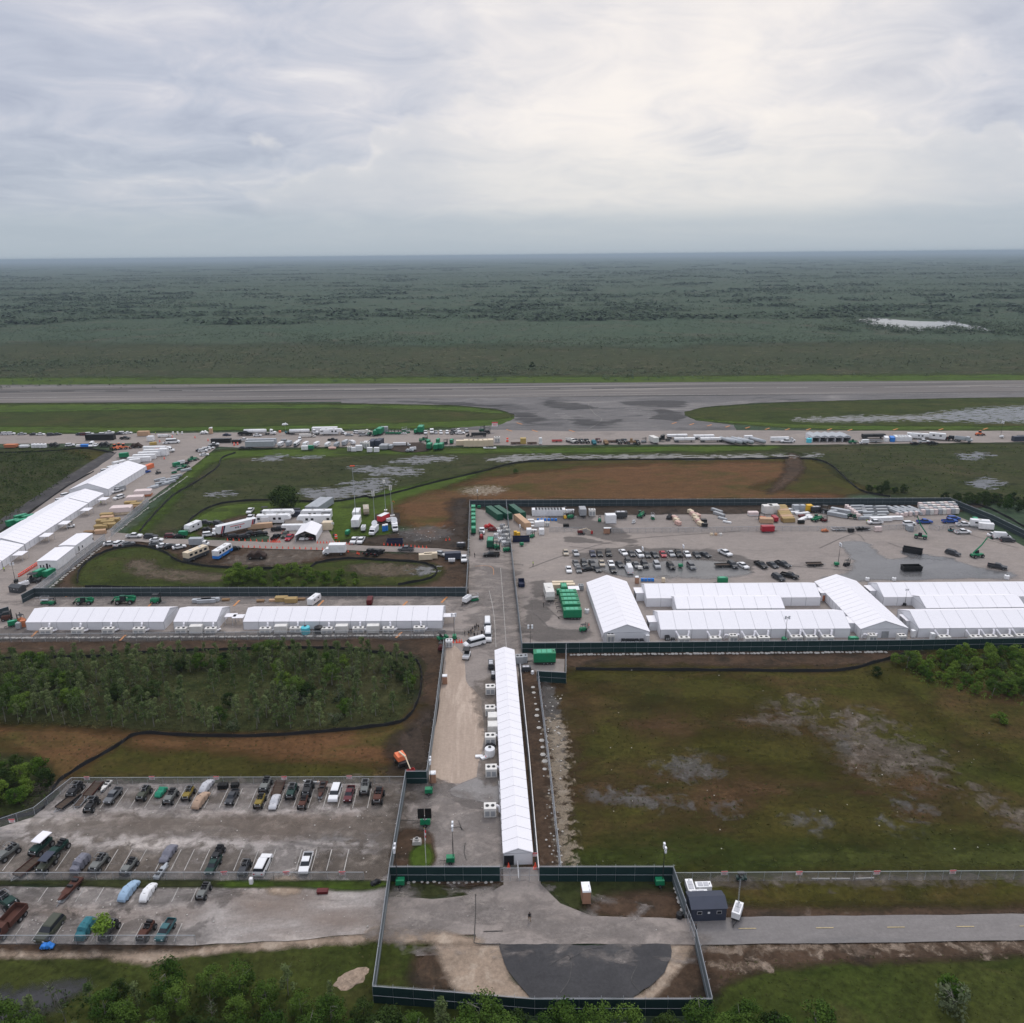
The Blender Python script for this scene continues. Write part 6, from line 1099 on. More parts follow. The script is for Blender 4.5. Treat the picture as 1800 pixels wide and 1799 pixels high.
# ------------------------------------------------------------------ what stands where
COL = dict(w=('car_white','white'),s=('car_silver','silver'),g=('car_grey','grey'),d=('car_dark','dark grey'),k=('car_black','black'),r=('car_red','red'),m=('car_maroon','maroon'),n=('car_navy','navy'),b=('car_blue','blue'),t=('car_tan','tan'),o=('car_olive','olive'),e=('car_teal','teal'))
NOUN = dict(sedan='sedan',suv='SUV',van='passenger van',cargovan='cargo van',pickup='pickup',lifted='high pickup')
ZC = dict(sedan=.6,suv=.7,van=1.0,cargovan=1.1,pickup=.7,lifted=1.0,boxtruck=1.6,camper=1.6,utility=1.4,smalltrailer=1.3,semibox=2.2,fifth=1.8,motorhome=1.8,busblue=1.8,semi=1.6,tanker=1.8,bigrig=2.2,flatbed=1.2,tube_trailer=1.2,gen_big=1.6,gen=1.3,gen_white=1.1,gen_dark=1.2,telehandler=1.1,boomlift=1.2,forklift=1.0,scissor=1.1,loader=1.4,cart=.8,dumpster=.8,container=1.3,box12=1.3,box3=1.3,toilet=1.1,ac_row=.8,ac_side=1.1,ac_two=.8,ac_tall=1.2,ac_plain=1.1,tank=1.1,buggy=1.1,buggy_open=1.0,buggy_white=1.3,buggy_slate=1.3,tarp_car=.8,tarp_truck=1.0,tarp_boat=.9,tarp_lump=.9,flattrailer=.5,boat=.6,canoe=.3,dumptruck=1.2,satellite_truck=1.5,lumber=.9,lumber_long=.8,bundle_wrap=1.2,panels=.5,pallet=.9,sheets=.4,crate=1.2,rolls=.8,tyres=.6,bins=.8)
USED = {}
def X(key, px, py, hdg, label, col=None, sc=1.0, zc=None, group=None, loc=None):
    z_ = ZC.get(key, 0.0) if zc is None else zc
    p = at(px, py, z_) if loc is None else Vector(loc); p.z = 0.19
    USED[label] = USED.get(label, 0)+1
    return KINDS[key].put(p, R(hdg), label, col, group, sc)
ORD = ['leftmost','second','third','fourth','fifth','sixth','seventh','eighth','ninth','tenth','eleventh','twelfth','thirteenth','fourteenth','fifteenth']
def ROW(ctx, items, group=None, noun=None, colword=None):
    """things standing in a row: each is told by its looks, else by what stands on either side of it"""
    items = sorted(items, key=lambda t: t[1]); ph = []
    for it in items:
        key, px, py, h = it[:4]; c = it[4] if len(it) > 4 else None
        cw = COL[c][1] if c in COL else (c or ''); nn = noun or NOUN.get(key, KINDS[key].name.replace('_',' ')); ph.append((cw+' '+nn).strip())
    for i, it in enumerate(items):
        key, px, py, h = it[:4]; c = it[4] if len(it) > 4 else None; sc = it[5] if len(it) > 5 else 1.0
        lab = ph[i]+' '+ctx
        if ph.count(ph[i]) > 1:
            l = ph[i-1] if i else None; r_ = ph[i+1] if i+1 < len(ph) else None
            alt = lab + (f', between {l} and {r_}' if l and r_ and not (l == ph[i] == r_) else '')
            same = [j for j in range(len(ph)) if ph[j] == ph[i]]
            sig = lambda j: ((ph[j-1] if j else None), (ph[j+1] if j+1 < len(ph) else None))
            if alt != lab and sum(sig(j) == sig(i) for j in same) == 1 and len(alt.split()) <= 16: lab = alt
            else:
                o = ORD[same.index(i)] if same.index(i) < len(ORD) else f'number {same.index(i)+1}'
                o = 'rightmost' if i == same[-1] else (o if same.index(i) == 0 else o+' from left among')
                lab = f'{o} {ph[i]}s {ctx}' if 'among' in o else f'{o} {ph[i]} {ctx}'
        X(key, px, py, h, lab, COL[c][0] if c in COL else None, sc, group=group or ctx)
# --- right hand car park
G = 'cars in the right hand car park'
ROW('in the far car row', [('sedan',994.4,972,-90,'t'),('sedan',1012,973,-85,'s'),('sedan',1041.6,974,-90,'n'),('sedan',1054,974,-90,'k'),('suv',1069.6,973,-92,'k'),('sedan',1095.6,972,-78,'w'),('sedan',1110,974,-85,'d'),('suv',1124,975,-80,'w'),('sedan',1137.6,976,-88,'d'),('sedan',1150.4,976,-82,'d'),('sedan',1165.3,975,-90,'r'),('sedan',1179.5,974,-85,'s'),('pickup',1192.7,974,-92,'k'),('sedan',1207.4,975,-88,'w'),('sedan',1224.5,976,-88,'d'),('sedan',1239,976,-60,'d'),('pickup',1274.5,973,-65,'w')], G)
ROW('in the middle car row', [('sedan',1012.3,991,-85,'g'),('suv',1026.7,991,-88,'d'),('sedan',1041.2,991,-85,'d'),('sedan',1057.8,991,-90,'t'),('sedan',1074.3,992,-90,'w'),('sedan',1089,993,-80,'d'),('suv',1104,988,-90,'d'),('cargovan',1105.8,1000,90,'w'),('sedan',1118,994,-85,'g'),('suv',1133,993,-85,'d'),('suv',1154.5,994,-90,'s'),('suv',1179,996,-85,'k'),('suv',1215,996,-85,'g'),('suv',1288,994,-80,'d')], G)
ROW('in the near car row', [('sedan',999.7,1002,-90,'w'),('sedan',1017,1002,-90,'g'),('sedan',1034.6,1001,10,'k'),('sedan',1049.3,1001,-80,'d'),('sedan',1077.5,1002,-88,'k'),('sedan',1306,995,-70,'w'),('pickup',1337.5,994,-75,'k'),('sedan',1358,994,-75,'d'),('pickup',1376,993,-60,'d')], G)
X('flattrailer',1271.7,995,0,'low black trailer at the right end of the middle car row','charcoal'); X('flattrailer',1432.8,993,0,'lone low black trailer right of the dark grey pickup','charcoal')
X('suv',1368,1016,-70,'dark SUV half hidden behind the rear white tent','car_dark'); X('pickup',1388,1013,-40,'black pickup behind the ridge of the rear white tent','car_black')
X('tower',1196,999,180,'green light tower with raised mast among the parked cars'); X('tower',1470,996,180,'green light tower standing beside the small black machine'); X('forklift',1489,991,20,'small black machine right of a light tower in the car park','charcoal'); X('tower',1125,1003,180,'pale light tower partly hidden beside the white cargo van','off_white')
# --- right part of the yard
X('dumpster',1604,969,-35,'black dumpster with gold rim at the wet patch','charcoal'); X('dumpster',1602,1000,0,'black dumpster standing in the puddle nearest the tents','car_black')
X('suv',1675,973,-55,'dark SUV with white roof alone in the right yard','car_dark'); X('pickup',1753,997,-35,'lone dark grey pickup at the right of the wet paving','car_dark'); X('tele_bent',1718,976,10,'green telehandler with bent raised boom',zc=1.0); X('tele_up',1618,943,150,'green telehandler with boom straight up beside chain panels',zc=1.0)
X('pickup',1694,923,0,'white pickup nearest the white generator units','car_white'); X('pickup',1692,936,0,'white pickup in front of the zigzag chain panels','car_white'); X('suv',1598,921,5,'white SUV beside the blue pickup in the material yard','car_white'); X('pickup',1625,918,0,'blue pickup right of the white SUV','car_blue'); X('pickup',1669,917,0,'blue pickup left of the white pickup','car_blue'); X('suv',1676,912,0,'blue and white SUV behind the right blue pickup','car_blue')
X('camper',1722,921,-20,'white trailer unit near the slanting fence','car_white'); X('utility',1733,926,-20,'second white trailer unit nearest the slanting fence'); X('gen',1714,917,70,'green generator behind the white trailer units'); X('cargovan',1762,943,-15,'white cargo van by the slanting fence','car_white'); X('sedan',1747,941,0,'white car left of the cargo van','car_white'); X('suv',1771,950,-10,'dark SUV in front of the white cargo van','car_dark'); X('cart',1673,932,0,'green utility cart behind chain panels','car_teal')
# --- material yard along the far fence
G='stacked materials of the yard'
ROW('along the silver fence by the central road', [('gen',832+.1*i,y,90,'green') for i,y in enumerate((895,902,909,916,922.5,933))], 'green generators by the central road')
X('tower',842,895,0,'small green light tower behind the row of green generators')
X('box12',869,903,-68,'dark green tarped trailer nearest the green generators','green_dark'); X('box12',884,902,-66,'dark green tarped trailer against the silver fence','green_dark'); X('box12',909,900,-70,'dark green trailer right of the silver fence','green_dark'); X('box12',918,918,-72,'long pale wooden box trailer right of the silver fence','wood_pale')
X('tarp_lump',859,925,20,'red tarpaulin heap beside the air units','red_paint',.95); X('tarp_lump',866,931,-10,'dark red crates heap behind the white pickup','maroon'); X('pickup',847,934,-88,'white pickup behind the red forklift','car_white'); X('forklift',846,944,-90,'red forklift in front of the white pickup','red_paint',1.3); X('gen_big',862,955,85,'green machine housing before the air units','green_dark'); X('forklift',873,962,-60,'green machine right of the green housing','green_machine',1.4); X('pickup',864,976,180,'long black pickup on the central road','car_black')
for i,(x,y,s_) in enumerate([(883,925,1),(889,929,1),(878,936,1),(886,935,1),(893,934,1),(872,941,.9),(884,943,1),(891,942,1),(880,949,1),(888,949,1),(894,949,1),(886,955,1),(893,956,1),(876,930,.8)]): X('ac_plain',x,y,(i*37)%60-30,'white grey air unit crowded against the silver fence',['grey_paint','off_white','white_paint'][i%3],.8*s_,group='air units piled by the silver fence')
X('forklift',892,966,20,'green lift at the foot of the piled air units',None,1.3)
ROW('in the white container block', [('box3',940+5.4*i,901,90,'white',(1.0,.97,1.0)) for i in range(10)], 'white containers in the block', 'container')
ROW('before the white containers', [('tank',946+6.2*i,911.5,0,'blue',.42) for i in range(6)], 'blue drums')
for o in C.objects:
    if o.get('group')=='blue drums':
        for ch in o.children: 
            if ch.name.startswith(('tank','band')): ch.material_slots[0].link='OBJECT'; ch.material_slots[0].material=M['blue_bright']
    elif o.get('group')=='white containers in the block':
        for ch in o.children: ch.material_slots[0].link='OBJECT'; ch.material_slots[0].material=M['white_paint']
X('forklift',993,898,90,'yellow lift right of the white container block','yellow_paint',1.2); X('forklift',993,908,90,'second yellow lift before the other','yellow_paint'); X('gen_white',1002,901,0,'white and dark machine right of the yellow lifts'); X('forklift',1004,908,30,'green machine below the white and dark machine',None,1.3)
for i,(x,y,kx) in enumerate([(933,915,'sheets'),(933,920,'sheets'),(934,926,'sheets'),(944,921,'box3'),(952,920,'box3'),(930,934,'box3'),(938,933,'sheets'),(952,934,'box3'),(962,921,'ac_plain')]): X(kx,x,y,90 if kx=='box3' else 0,['white sheet stack farthest from the navy dumpster','white sheet stack in the middle of three','white sheet stack nearest the white boxes','pale grey box unit left of its twin','pale grey box unit right of its twin','white box left of the sheet pile','low white sheet pile between the white boxes','white box right of the sheet pile','small white cabinet right of the box units'][i],'white_paint' if kx!='ac_plain' else None,.8)
X('dumpster',916,949,0,'navy dumpster against the silver fence','navy'); X('tower',917,961,0,'green light tower in front of the navy dumpster'); X('forklift',936,941,60,'small green cart right of the yellow pile'); X('pallet',906,939,10,'yellow white pallet behind the navy dumpster','yellow_paint'); X('pallet',911,941,20,'yellow pallet right above the navy dumpster','yellow_paint'); X('tyres',995,925,0,'black tyre heap near the white containers'); X('smalltrailer',1024,902,-90,'grey trailer in the far part of the yard','grey_paint',1.3); X('ac_plain',1040.5,903,0,'white air unit with three grilles by the far fence',None,1.3)
X('forklift',1054,913,80,'green forklift left of the white shed'); X('box3',1073,914,0,'white shed container in the middle of the yard','white_paint',1.3); X('gen_dark',1091.5,907,0,'dark generator in the far part of the yard',None,1.2); X('telehandler',1127,905,60,'green telehandler by the far fence in the yard'); X('scissor',1114,916,60,'small white lift right of the shed','white_paint',.8); X('scissor',1147.5,909,90,'green scissor lift by the far fence'); X('tarp_lump',1177,909,60,'black scrap heap left of the foil bales','charcoal')
for i,(x,y) in enumerate([(1186,911),(1189,915),(1192,920),(1214,900),(1218,904),(1222,908),(1226,907),(1224,913),(1228,917),(1231,921)]): X('rolls',x,y,-70,['pink','tan'][i%2]+' wrapped bale heap in the yard, '+(['farthest','middle','nearest'][i]+' of the short heap' if i<3 else ORD[i-3].replace('leftmost','first')+' from the fence in the long heap'),['foil_pink','cream'][i%2],.9)
X('box3',1237,916,0,'black box beside the long bale heap','charcoal',.7); X('box3',1239,922,0,'second black box nearest the chain panels by the bales','charcoal',.6); X('panels',1260,899,-60,'grey panel stack near the far fence in mid yard','grey_paint'); X('panels',1264,905,-60,'second grey panel stack in mid yard','grey_paint'); X('panels',1270,912,-50,'loose pale bars lying in mid yard','steel',.7); X('panels',1278,918,-40,'loose white bars lying in mid yard','white_paint',.6)
X('toilet',1064,934,-90,'tan portable toilet left of the pair at the chain panels'); X('toilet',1069,934,-90,'tan portable toilet right of the pair at the chain panels'); X('toilet',1072,932,-90,'dark toilet cabin beside the tan pair','charcoal',.8)
for i,x in enumerate((1251,1258.7,1267)): X('tank',x,937,0,['left','middle','right'][i]+' small pale tub before the long chain panels',['cream','wood_pale','off_white'][i],.42)
X('boomlift',1022,935,0,'red lift frame inside the small chain panels','maroon',.8)
X('bundle_wrap',1324,902,0,'white tarp covered stack at the left of the timber','white_paint',.6); X('box3',1349,898,0,'tall beige wrapped unit left of the yellow timber','off_white',1.3); X('box3',1359,897,0,'second tall beige wrapped unit touching the yellow timber','off_white',1.3); X('forklift',1339,911,150,'orange forklift by the wood pile','orange_paint',1.3); X('lumber',1347,916,-10,'wood pile before the orange forklift','wood_pale'); X('utility',1362,911,-90,'red trailer beside the yellow timber','car_red',.75); X('utility',1349,930,0,'red trailer behind the long chain panels','car_red',.95)
for i in range(7): X('lumber',1372+2.2*i,893+3.6*i,2,('farthest' if i==0 else 'nearest' if i==6 else ORD[i]+' from the fence')+' yellow timber stack in the slanting pile',['wood_gold','yellow_paint','wood_pale'][i%3] if i%3!=1 else 'wood_gold',.95)
for i,(x,y) in enumerate([(1392,897),(1397,902),(1404,904),(1410,908),(1416,903),(1420,908),(1414,912),(1408,915),(1402,899),(1424,911)]): X('sheets',x,y,-20+9*i,ORD[i].replace('leftmost','first')+' white sheet stack in the heap before the small cabins','white_paint' if i!=3 else 'maroon')
X('box3',1400,894,0,'grey cabin left of its twin by the far fence','galv'); X('box3',1410.5,894,0,'grey cabin between its twin and the yellow one','galv'); X('box3',1420.6,894,0,'yellow cabin by the far fence','yellow_paint'); X('gen_dark',1433.6,896,0,'black machine right of the yellow cabin'); X('forklift',1449,899,150,'dark forklift by the grey panel stack','charcoal',1.6); X('panels',1458,901,0,'grey panel stack right of the dark forklift','steel',1.1); X('telehandler',1436,912,30,'green telehandler right of the white sheets'); X('forklift',1450,914,0,'small dark red machine right of the green telehandler','maroon')
X('panels',1478,900,-40,'long grey beams lying beside the dark forklift','steel',1.4); X('panels',1472,907,-40,'long dark beams before the grey ones','galv',1.4); X('telehandler',1496.5,908,150,'dark green telehandler among the pallets','green_dark',.9); X('tyres',1408,919,0,'black tyre heap beside the white sheets',None,1.1)
for i,(x,y) in enumerate([(1488,894),(1492,897),(1496,900),(1500,903),(1504,906),(1508,910)]): X('pallet',x,y,-20,ORD[i].replace('leftmost','farthest').replace('sixth','nearest')+' pink pallet in the slanting line by the dark telehandler',None,1.2)
for i,(x,y) in enumerate([(1507,892),(1509,897),(1511,901),(1526,893),(1527,898),(1529,903),(1546,893),(1547,898),(1549,903),(1530,909),(1545,908),(1520,912)]): X('panels',x,y,0,'grey panel stack in the block behind the white work pickup',['galv','grey_paint','galv'][i%3],1.05,group='grey panel stacks of the block')
for i in range(8): X('panels',1570+6*i-1.5*(i%2),897+(i%2)*4,-75,ORD[i]+(' ' if i==0 else ' from left ')+'slanting pale panel stack near the pink pallets','galv',1.15)
n_=0
for a in range(9):
    for b in range(4): X('pallet',1617+7.4*a+1.6*b,890+4.1*b-.25*a,0,'pink grey wrapped pallet in the block at the corner of the far fence',['tarp_pink','off_white','galv'][(a*2+b)%3],1.2,group='wrapped pallets at the fence corner')
for i,(x,y) in enumerate([(1577,906),(1585,907),(1592,905),(1600,904),(1610,903)]): X('pallet',x,y,10,ORD[i]+(' ' if i==0 else ' from left ')+'low pink white pallet before the slanting panels','tarp_pink',.9)
X('panels',1548,915,0,'long white beam bundle behind the work pickup','white_paint',1.5); X('panels',1570,913,0,'long white beam bundle beside the SUV','white_paint',1.3); X('pickup',1538,919,180,'white work pickup with two workers behind it','car_white'); X('man_vest',1523,921,0,'worker in yellow vest at the tail of the work pickup'); X('man_red',1527,922,0,'worker in orange red at the tail of the work pickup'); X('flattrailer',1475.6,931,0,'white frame trailer behind the chain panels','white_paint'); X('boat',1517,931,0,'black and white boat on trailer behind chain panels','car_black'); X('pallet',1540,931,0,'pink white pallet left of its twin behind chain panels'); X('pallet',1546,931,0,'pink white pallet right of its twin behind chain panels'); X('smalltrailer',1496,931,0,'small black box trailer by the boat','charcoal',.6); X('tarp_lump',1450,932,0,'brown scrap heap at the foot of the chain panels','brick_orange',.7); X('box3',1599,928,90,'folded chain panels stacked upright by the worker','galv',.8)
# --- generator yard
ROW('in the big generator stack', [('gen_big',998+2.0*i,y,0,'green') for i,y in enumerate((1047.5,1054.5,1061.5,1069,1079.5))], 'big green generators in the stack')
X('gen',991,1037,90,'small green generator before the beige containers',None,1.1); X('gen',986,1041,0,'low green generator left of its neighbour',None,.8); X('camper',965,1043,-88,'white trailer left of the big generators','off_white',1.1); X('box12',989,1024,0,'rear beige container above the generators','cream',.55); X('box12',990,1029,0,'front beige container above the generators','cream',.6)
awning(1008,1047,'lavender white canopy beside the generator stack',3.4,3.0,2.4); X('ac_plain',1021,1032,0,'small grey cabinet left of the gable tent','grey_paint',.8); X('tank',1031.7,1072,0,'small white tank right of the generator stack',None,.55); X('forklift',1026,1105,20,'green machine near the tent corner'); X('man_red',1035,1106,180,'worker in red beside the green machine'); X('man_dark',1032,1106,0,'dark clothed worker beside the worker in red'); X('man_dark',955.5,1069,0,'dark clothed person alone left of the generator stack')
X('toilet',1119.6,1021,0,'brown toilet left of the blue bins'); ROW('behind the rear white tent', [('bins',1129+6*i,1019,0,'blue',.62) for i in range(4)], 'blue bins behind the tent'); X('pallet',1166,1020,0,'tan pallet right of the blue bins','cream',.8); X('gen',1270,1021,0,'green machine peeping over the rear tent',None,.9)
X('man_vest',937,996,0,'person in yellow green vest alone in the yard'); X('dumpster',916.5,1025,90,'navy dumpster with brown load by the silver fence','navy',.75)
X('gen_big',957,1157,0,'single large green generator below the screened fence',None,1.08); X('ac_plain',913,1160,0,'grey cabinet left of the single green generator','grey_paint'); X('ac_plain',921,1158,0,'pale grey cabinet nearest the single green generator','galv',.9); X('gen_dark',925,1174,0,'small black pump below the grey cabinets',None,.6); X('tower',932,1147,90,'black light tower in the corner of the right yard','charcoal'); X('pallet',936,1181,30,'white debris bag below the black pump','white_paint',.5)
# air units before the right tents
for i,(x,y,kx) in enumerate([(1202,1127,'ac_two'),(1257,1127,'ac_two'),(1288,1126,'ac_tall'),(1318,1127,'ac_two'),(1342,1126,'ac_two'),(1399,1125,'ac_two'),(1425,1125,'ac_two'),(1454,1125,'ac_two')]): X(kx,x,y-1,0,(ORD[i]+(' ' if i==0 else ' from left ') if i<7 else 'rightmost ')+'white air unit before the front tent, left of the grey door gable',group='air units of the front left tent')
for i,(x,y,kx) in enumerate([(1532,1124,'ac_tall'),(1584,1123,'ac_plain')]): X(kx,x,y,0,['tall white air unit left','white air unit right'][i]+' of the grey gable door')
for i,(x,y) in enumerate([(1659,1124),(1714,1124),(1740,1123),(1768,1123),(1795,1122)]): X('ac_two',x,y,0,(ORD[i]+(' ' if i==0 else ' from left ') if i<4 else 'rightmost ')+'white air unit before the front tent at the right edge',group='air units of the front right tent')
X('ac_tall',1073,1123,0,'tall white air unit before the gable tent by the generators'); X('tower',1378,1130,90,'green light tower in front of the front left tent'); X('tower',1589,1066,90,'light tower in the gap behind the right tents','charcoal',.7); X('gen',1500,1124,0,'small green machine left of the grey door gable',None,.7)
for i,x in enumerate((1096,1104,1111,1119,1128)): X('ac_plain',x,1125.5,0,ORD[i]+(' ' if i==0 else ' from left ')+'black cart before the gable tent by the generators','charcoal',.55)
X('man_red',1113,1122,0,'worker in orange at the black carts'); X('toilet',1138,1123,0,'white door frame at the corner of the gable tent','white_paint',.9); X('ac_plain',1173,1120,0,'black cart by the front left tent','charcoal',.6); X('ac_plain',1183,1123,0,'low black cart left of the first air unit','charcoal',.5); X('toilet',1605,1115,0,'white door cabin left of the front right tent','white_paint',.9); X('toilet',1639,1120,0,'white door cabin before the front right tent','white_paint',.9); X('pallet',1447,1052,40,'orange brown crate in the gap of the tents','brick_orange'); X('tank',1525,1016,0,'white tank just over the rear right tent',None,.5); X('tank',1572,1016,0,'round white tank behind the rear right tent',None,.5); X('tank',1770,1013,0,'white dome tank behind the far right tent',None,.6)
# --- lower left tents: units, tanks, machines behind
for i,(x,y) in enumerate([(82,1110),(137,1110),(191,1109),(245,1109),(319,1109),(371,1109),(467,1109),(520,1108),(575,1109),(630,1108),(683,1108),(737,1107)]): X('ac_row',x,y,0,(ORD[i]+(' ' if i==0 else ' from left '))+'white air unit with duct along the lower left tents',group='air units of the lower left tents')
for i,x in enumerate((345,494,601,656)): X('box3',x,1106-i*.3,0,['white shed before the short tent','leftmost white shed before the thirteen bay tent','middle white shed before the thirteen bay tent','rightmost white shed before the thirteen bay tent'][i],'off_white',(1.1,.75,.85))
X('tank',537,1108,0,'cyan water tank before the long tent','aqua_plastic',.98); X('tank',560,1107,0,'black water tank beside the cyan one','charcoal',.93)
X('scissor',79,1057,0,'white and green lift at the left of the telehandlers'); X('forklift',92,1059,0,'small green machine beside the white and green lift'); X('telehandler',149,1057,180,'green telehandler left of the long one'); X('telehandler',220,1056,180,'longest green telehandler in the middle of the row',None,1.2); X('forklift',275,1056,0,'green forklift at the right of the telehandlers',None,1.4)
for i,(x,y) in enumerate([(355,1057),(363,1058),(370,1056)]): X('panels',x,y,5,['left','middle','right'][i]+' grey beam bundle behind the short tent','steel')
for i,(x,y,kx,cc) in enumerate([(397,1055,'sheets','wood_brown'),(480,1056,'sheets','wood_pale'),(495,1053,'lumber',None),(512,1055,'lumber',None),(530,1054,'sheets','wood_brown'),(458,1057,'sheets','wood_brown')]): X(kx,x,y,0,['brown board stack right of the beams','low pale board stack left of the tall timber','tall timber stack behind the long tent','lower timber stack right of the tall one','brown board stack by the white capsule trailer','low brown boards left of the pale stack'][i],cc,.75)
X('camper',552,1053,70,'white capsule trailer behind the long tent','car_white',.75); X('utility',650,1055,90,'maroon trailer behind the long tent','maroon',.7); X('gen_white',821,1055,60,'white unit at the right end of the slate fence'); X('scissor',834,1052,20,'green lift at the corner by the central road')
X('forklift',13,1086,20,'red and dark machine at the left end of the yard','rust',1.3); X('forklift',37,1090,150,'orange red machine left of the first tent','brick_orange',1.2); X('pallet',33,1101,0,'dark pallet beside the first tent','grey_paint'); X('pallet',41,1098,20,'orange pallet beside the first tent','brick_orange',1.1); X('gen',22,1095,30,'small green machine at the left end of the yard',None,.7)
# --- slanting tents and timber yard
X('gen_big',23,920,50,'near left of four green generators behind the slanting tents',None,.9); X('gen_big',37,911,50,'far left of four green generators behind the slanting tents',None,.9); X('gen_big',39,919,50,'near right of four green generators behind the slanting tents',None,.9); X('gen_big',51,911.5,50,'far right of four green generators behind the slanting tents',None,.9)
X('gen',70,1010,70,'left green generator under the near modular building',None,1.1); X('gen',87,1010,70,'right green generator under the near modular building',None,1.1); X('cart',60,1021,0,'black utility machine before the two green generators',None,1.6); X('gen_white',42,1028,60,'small white unit right of the dark guard hut',None,.9); X('hut',32,1041,-18,'dark gabled guard hut by the slate fence','dark_grey',.75); X('tower',29,1026,100,'dark light tower behind the guard hut','charcoal',.9); X('cone',23,1039,0,'red cone left of the guard hut',None,1.4); X('man_vest',67,993,0,'person in yellow vest at the modular building corner'); X('man_vest',8,1006,0,'person in yellow vest near the left edge'); X('man_vest',178,888,0,'person in yellow vest by the top awning'); X('cart',124,925,30,'dark golf cart with driver before the slanting tents','car_white',1.2); X('man_vest',126,922,0,'driver in yellow vest beside the golf cart')
for i in range(12):
    t=i/11; X('barrel',34+31*t,1015-20*t,0,'red barrel in the line leading to the modular building',None,1.0,zc=0,group='red barrels by the modular building')
X('tank',128,866,0,'cyan tank behind the short slanting tent','aqua_plastic',1.1)
for i,(x,y,c) in enumerate([(117,871,'w'),(145,855,'w'),(108,880,'w'),(176,836,'w'),(186,828,'w'),(182,832,'s')]): X(['suv','sedan'][i%2],x,y,48,['white SUV beside the cyan tank','white car up behind the tall tent end','white SUV below the cyan tank','white car farther left of the two behind the tall tent','white SUV behind the tall tent nearest the road end','silver car between the two white ones behind the tall tent'][i],COL[c][0])
X('camper',210,816,55,'white camper behind the tall slanting tent','car_white'); X('camper',200,823,55,'second white camper lower behind the tall tent','car_white',.9)
X('pickup',206,864,-125,'white pickup with trailer by the tall tent','car_white'); X('utility',211,859,-125,'grey trailer towed by the white pickup','grey_paint',.9); X('suv',209,875,-120,'white SUV driving down the slanting road','car_white')
T_=math.degrees(DA)
for i,(x,y,kx,c,s_) in enumerate([(252,868,'bundle_wrap',None,1.05),(238,878,'bundle_wrap','cream',1.0),(214,899,'bundle_wrap','cream',1.2)]): X(kx,x,y,10,['farthest tarp covered stack with orange bricks','middle tarp covered stack in the timber yard','nearest tarp covered stack in the timber yard'][i],c,s_)
for i,(x,y,c) in enumerate([(230,886,'wood_gold'),(240,889,'wood_gold'),(238,894,'wood_brown'),(188,907,'wood_gold'),(189,912,'wood_pale'),(200,916,'wood_gold'),(181,918,'wood_gold'),(190,920,'wood_gold'),(193,925,'wood_gold'),(178,928,'wood_gold'),(177,935,'wood_pale')]): X('lumber',x,y,8,['timber stack between the two upper tarps','golden timber right of the upper stack','brown timber below the golden one','farthest timber in the near block','pale timber second in the near block','timber at the right of the near block','timber at the left of the near block','timber in the middle of the near block','timber at the right front of the near block','timber at the left front of the near block','lone pale timber stack nearest the modular buildings'][i],c,.95 if i!=10 else .8)
X('sheets',157,937,0,'low brown board pile at the foot of the timber yard','wood_brown',1.2)
for i,(x,y) in enumerate([(281,844),(291,845),(289,852),(299,848),(310,838),(304,843),(275.5,855),(269,858),(283,850),(327,827)]): X('panels',x,y,48,'grey steel bundle along the fence, '+ORD[i].replace('leftmost','first')+' of ten','steel' if i%2 else 'galv',.95)
for i,(x,y,kx,cc) in enumerate([(338,808,'telehandler',None),(329,813,'forklift','charcoal'),(306,829,'scissor',None),(315,824,'scissor',None),(321,821,'telehandler',None),(319,814,'gen_white',None),(310,818,'gen',None)]): X(kx,x,y,50,['green telehandler at the top of the equipment line','black machine below the top telehandler','lowest green lift on the slanting road','green lift second from below','green telehandler in mid line','white machine in the equipment line','green machine left of the white one'][i],cc)
for i,(x,y,c,kx) in enumerate([(389,775,'k','box12'),(376,782,'w','pickup'),(375,785,'k','pickup'),(356.5,793,'w','suv'),(362.6,790,'w','suv'),(369,788,'w','sedan'),(359,800,'w','sedan'),(352,792,'k','sedan')]): X(kx,x,y,20 if kx!='box12' else 0,['black logo trailer at the road junction','white pickup below the black logo trailer','black pickup under the white one','white SUV second lowest at the junction','white SUV above the lower one','white car right of the two SUVs','lowest white car at the junction','black car left of the white SUVs'][i],COL[c][0],1.0 if kx!='box12' else .9)
X('gen_big',218,801,20,'green generator behind the white modular row',None,.9); X('cart',278,831,60,'black cart on the slanting road'); X('sedan',256,830,50,'blue car at the corner of the tall tent','car_blue')
for i in range(5): X('box12',245+9*i,808-4.6*i,4,('nearest' if i==0 else 'farthest' if i==4 else ORD[i]+' from below')+' white long container in the slanting row','white_paint',.92)
X('box3',288,797,0,'white box at the right of the long containers','white_paint',1.4); X('utility',237,812,20,'white unit left below the long containers'); X('container',262,820,75,'orange container beside the tall tent','orange_paint',.8); X('bigrig',279,789,0,'white box truck trailer with orange stripe',None,.85); X('container',283,792,2,'orange panelled unit along the stripe trailer','orange_paint',.9)
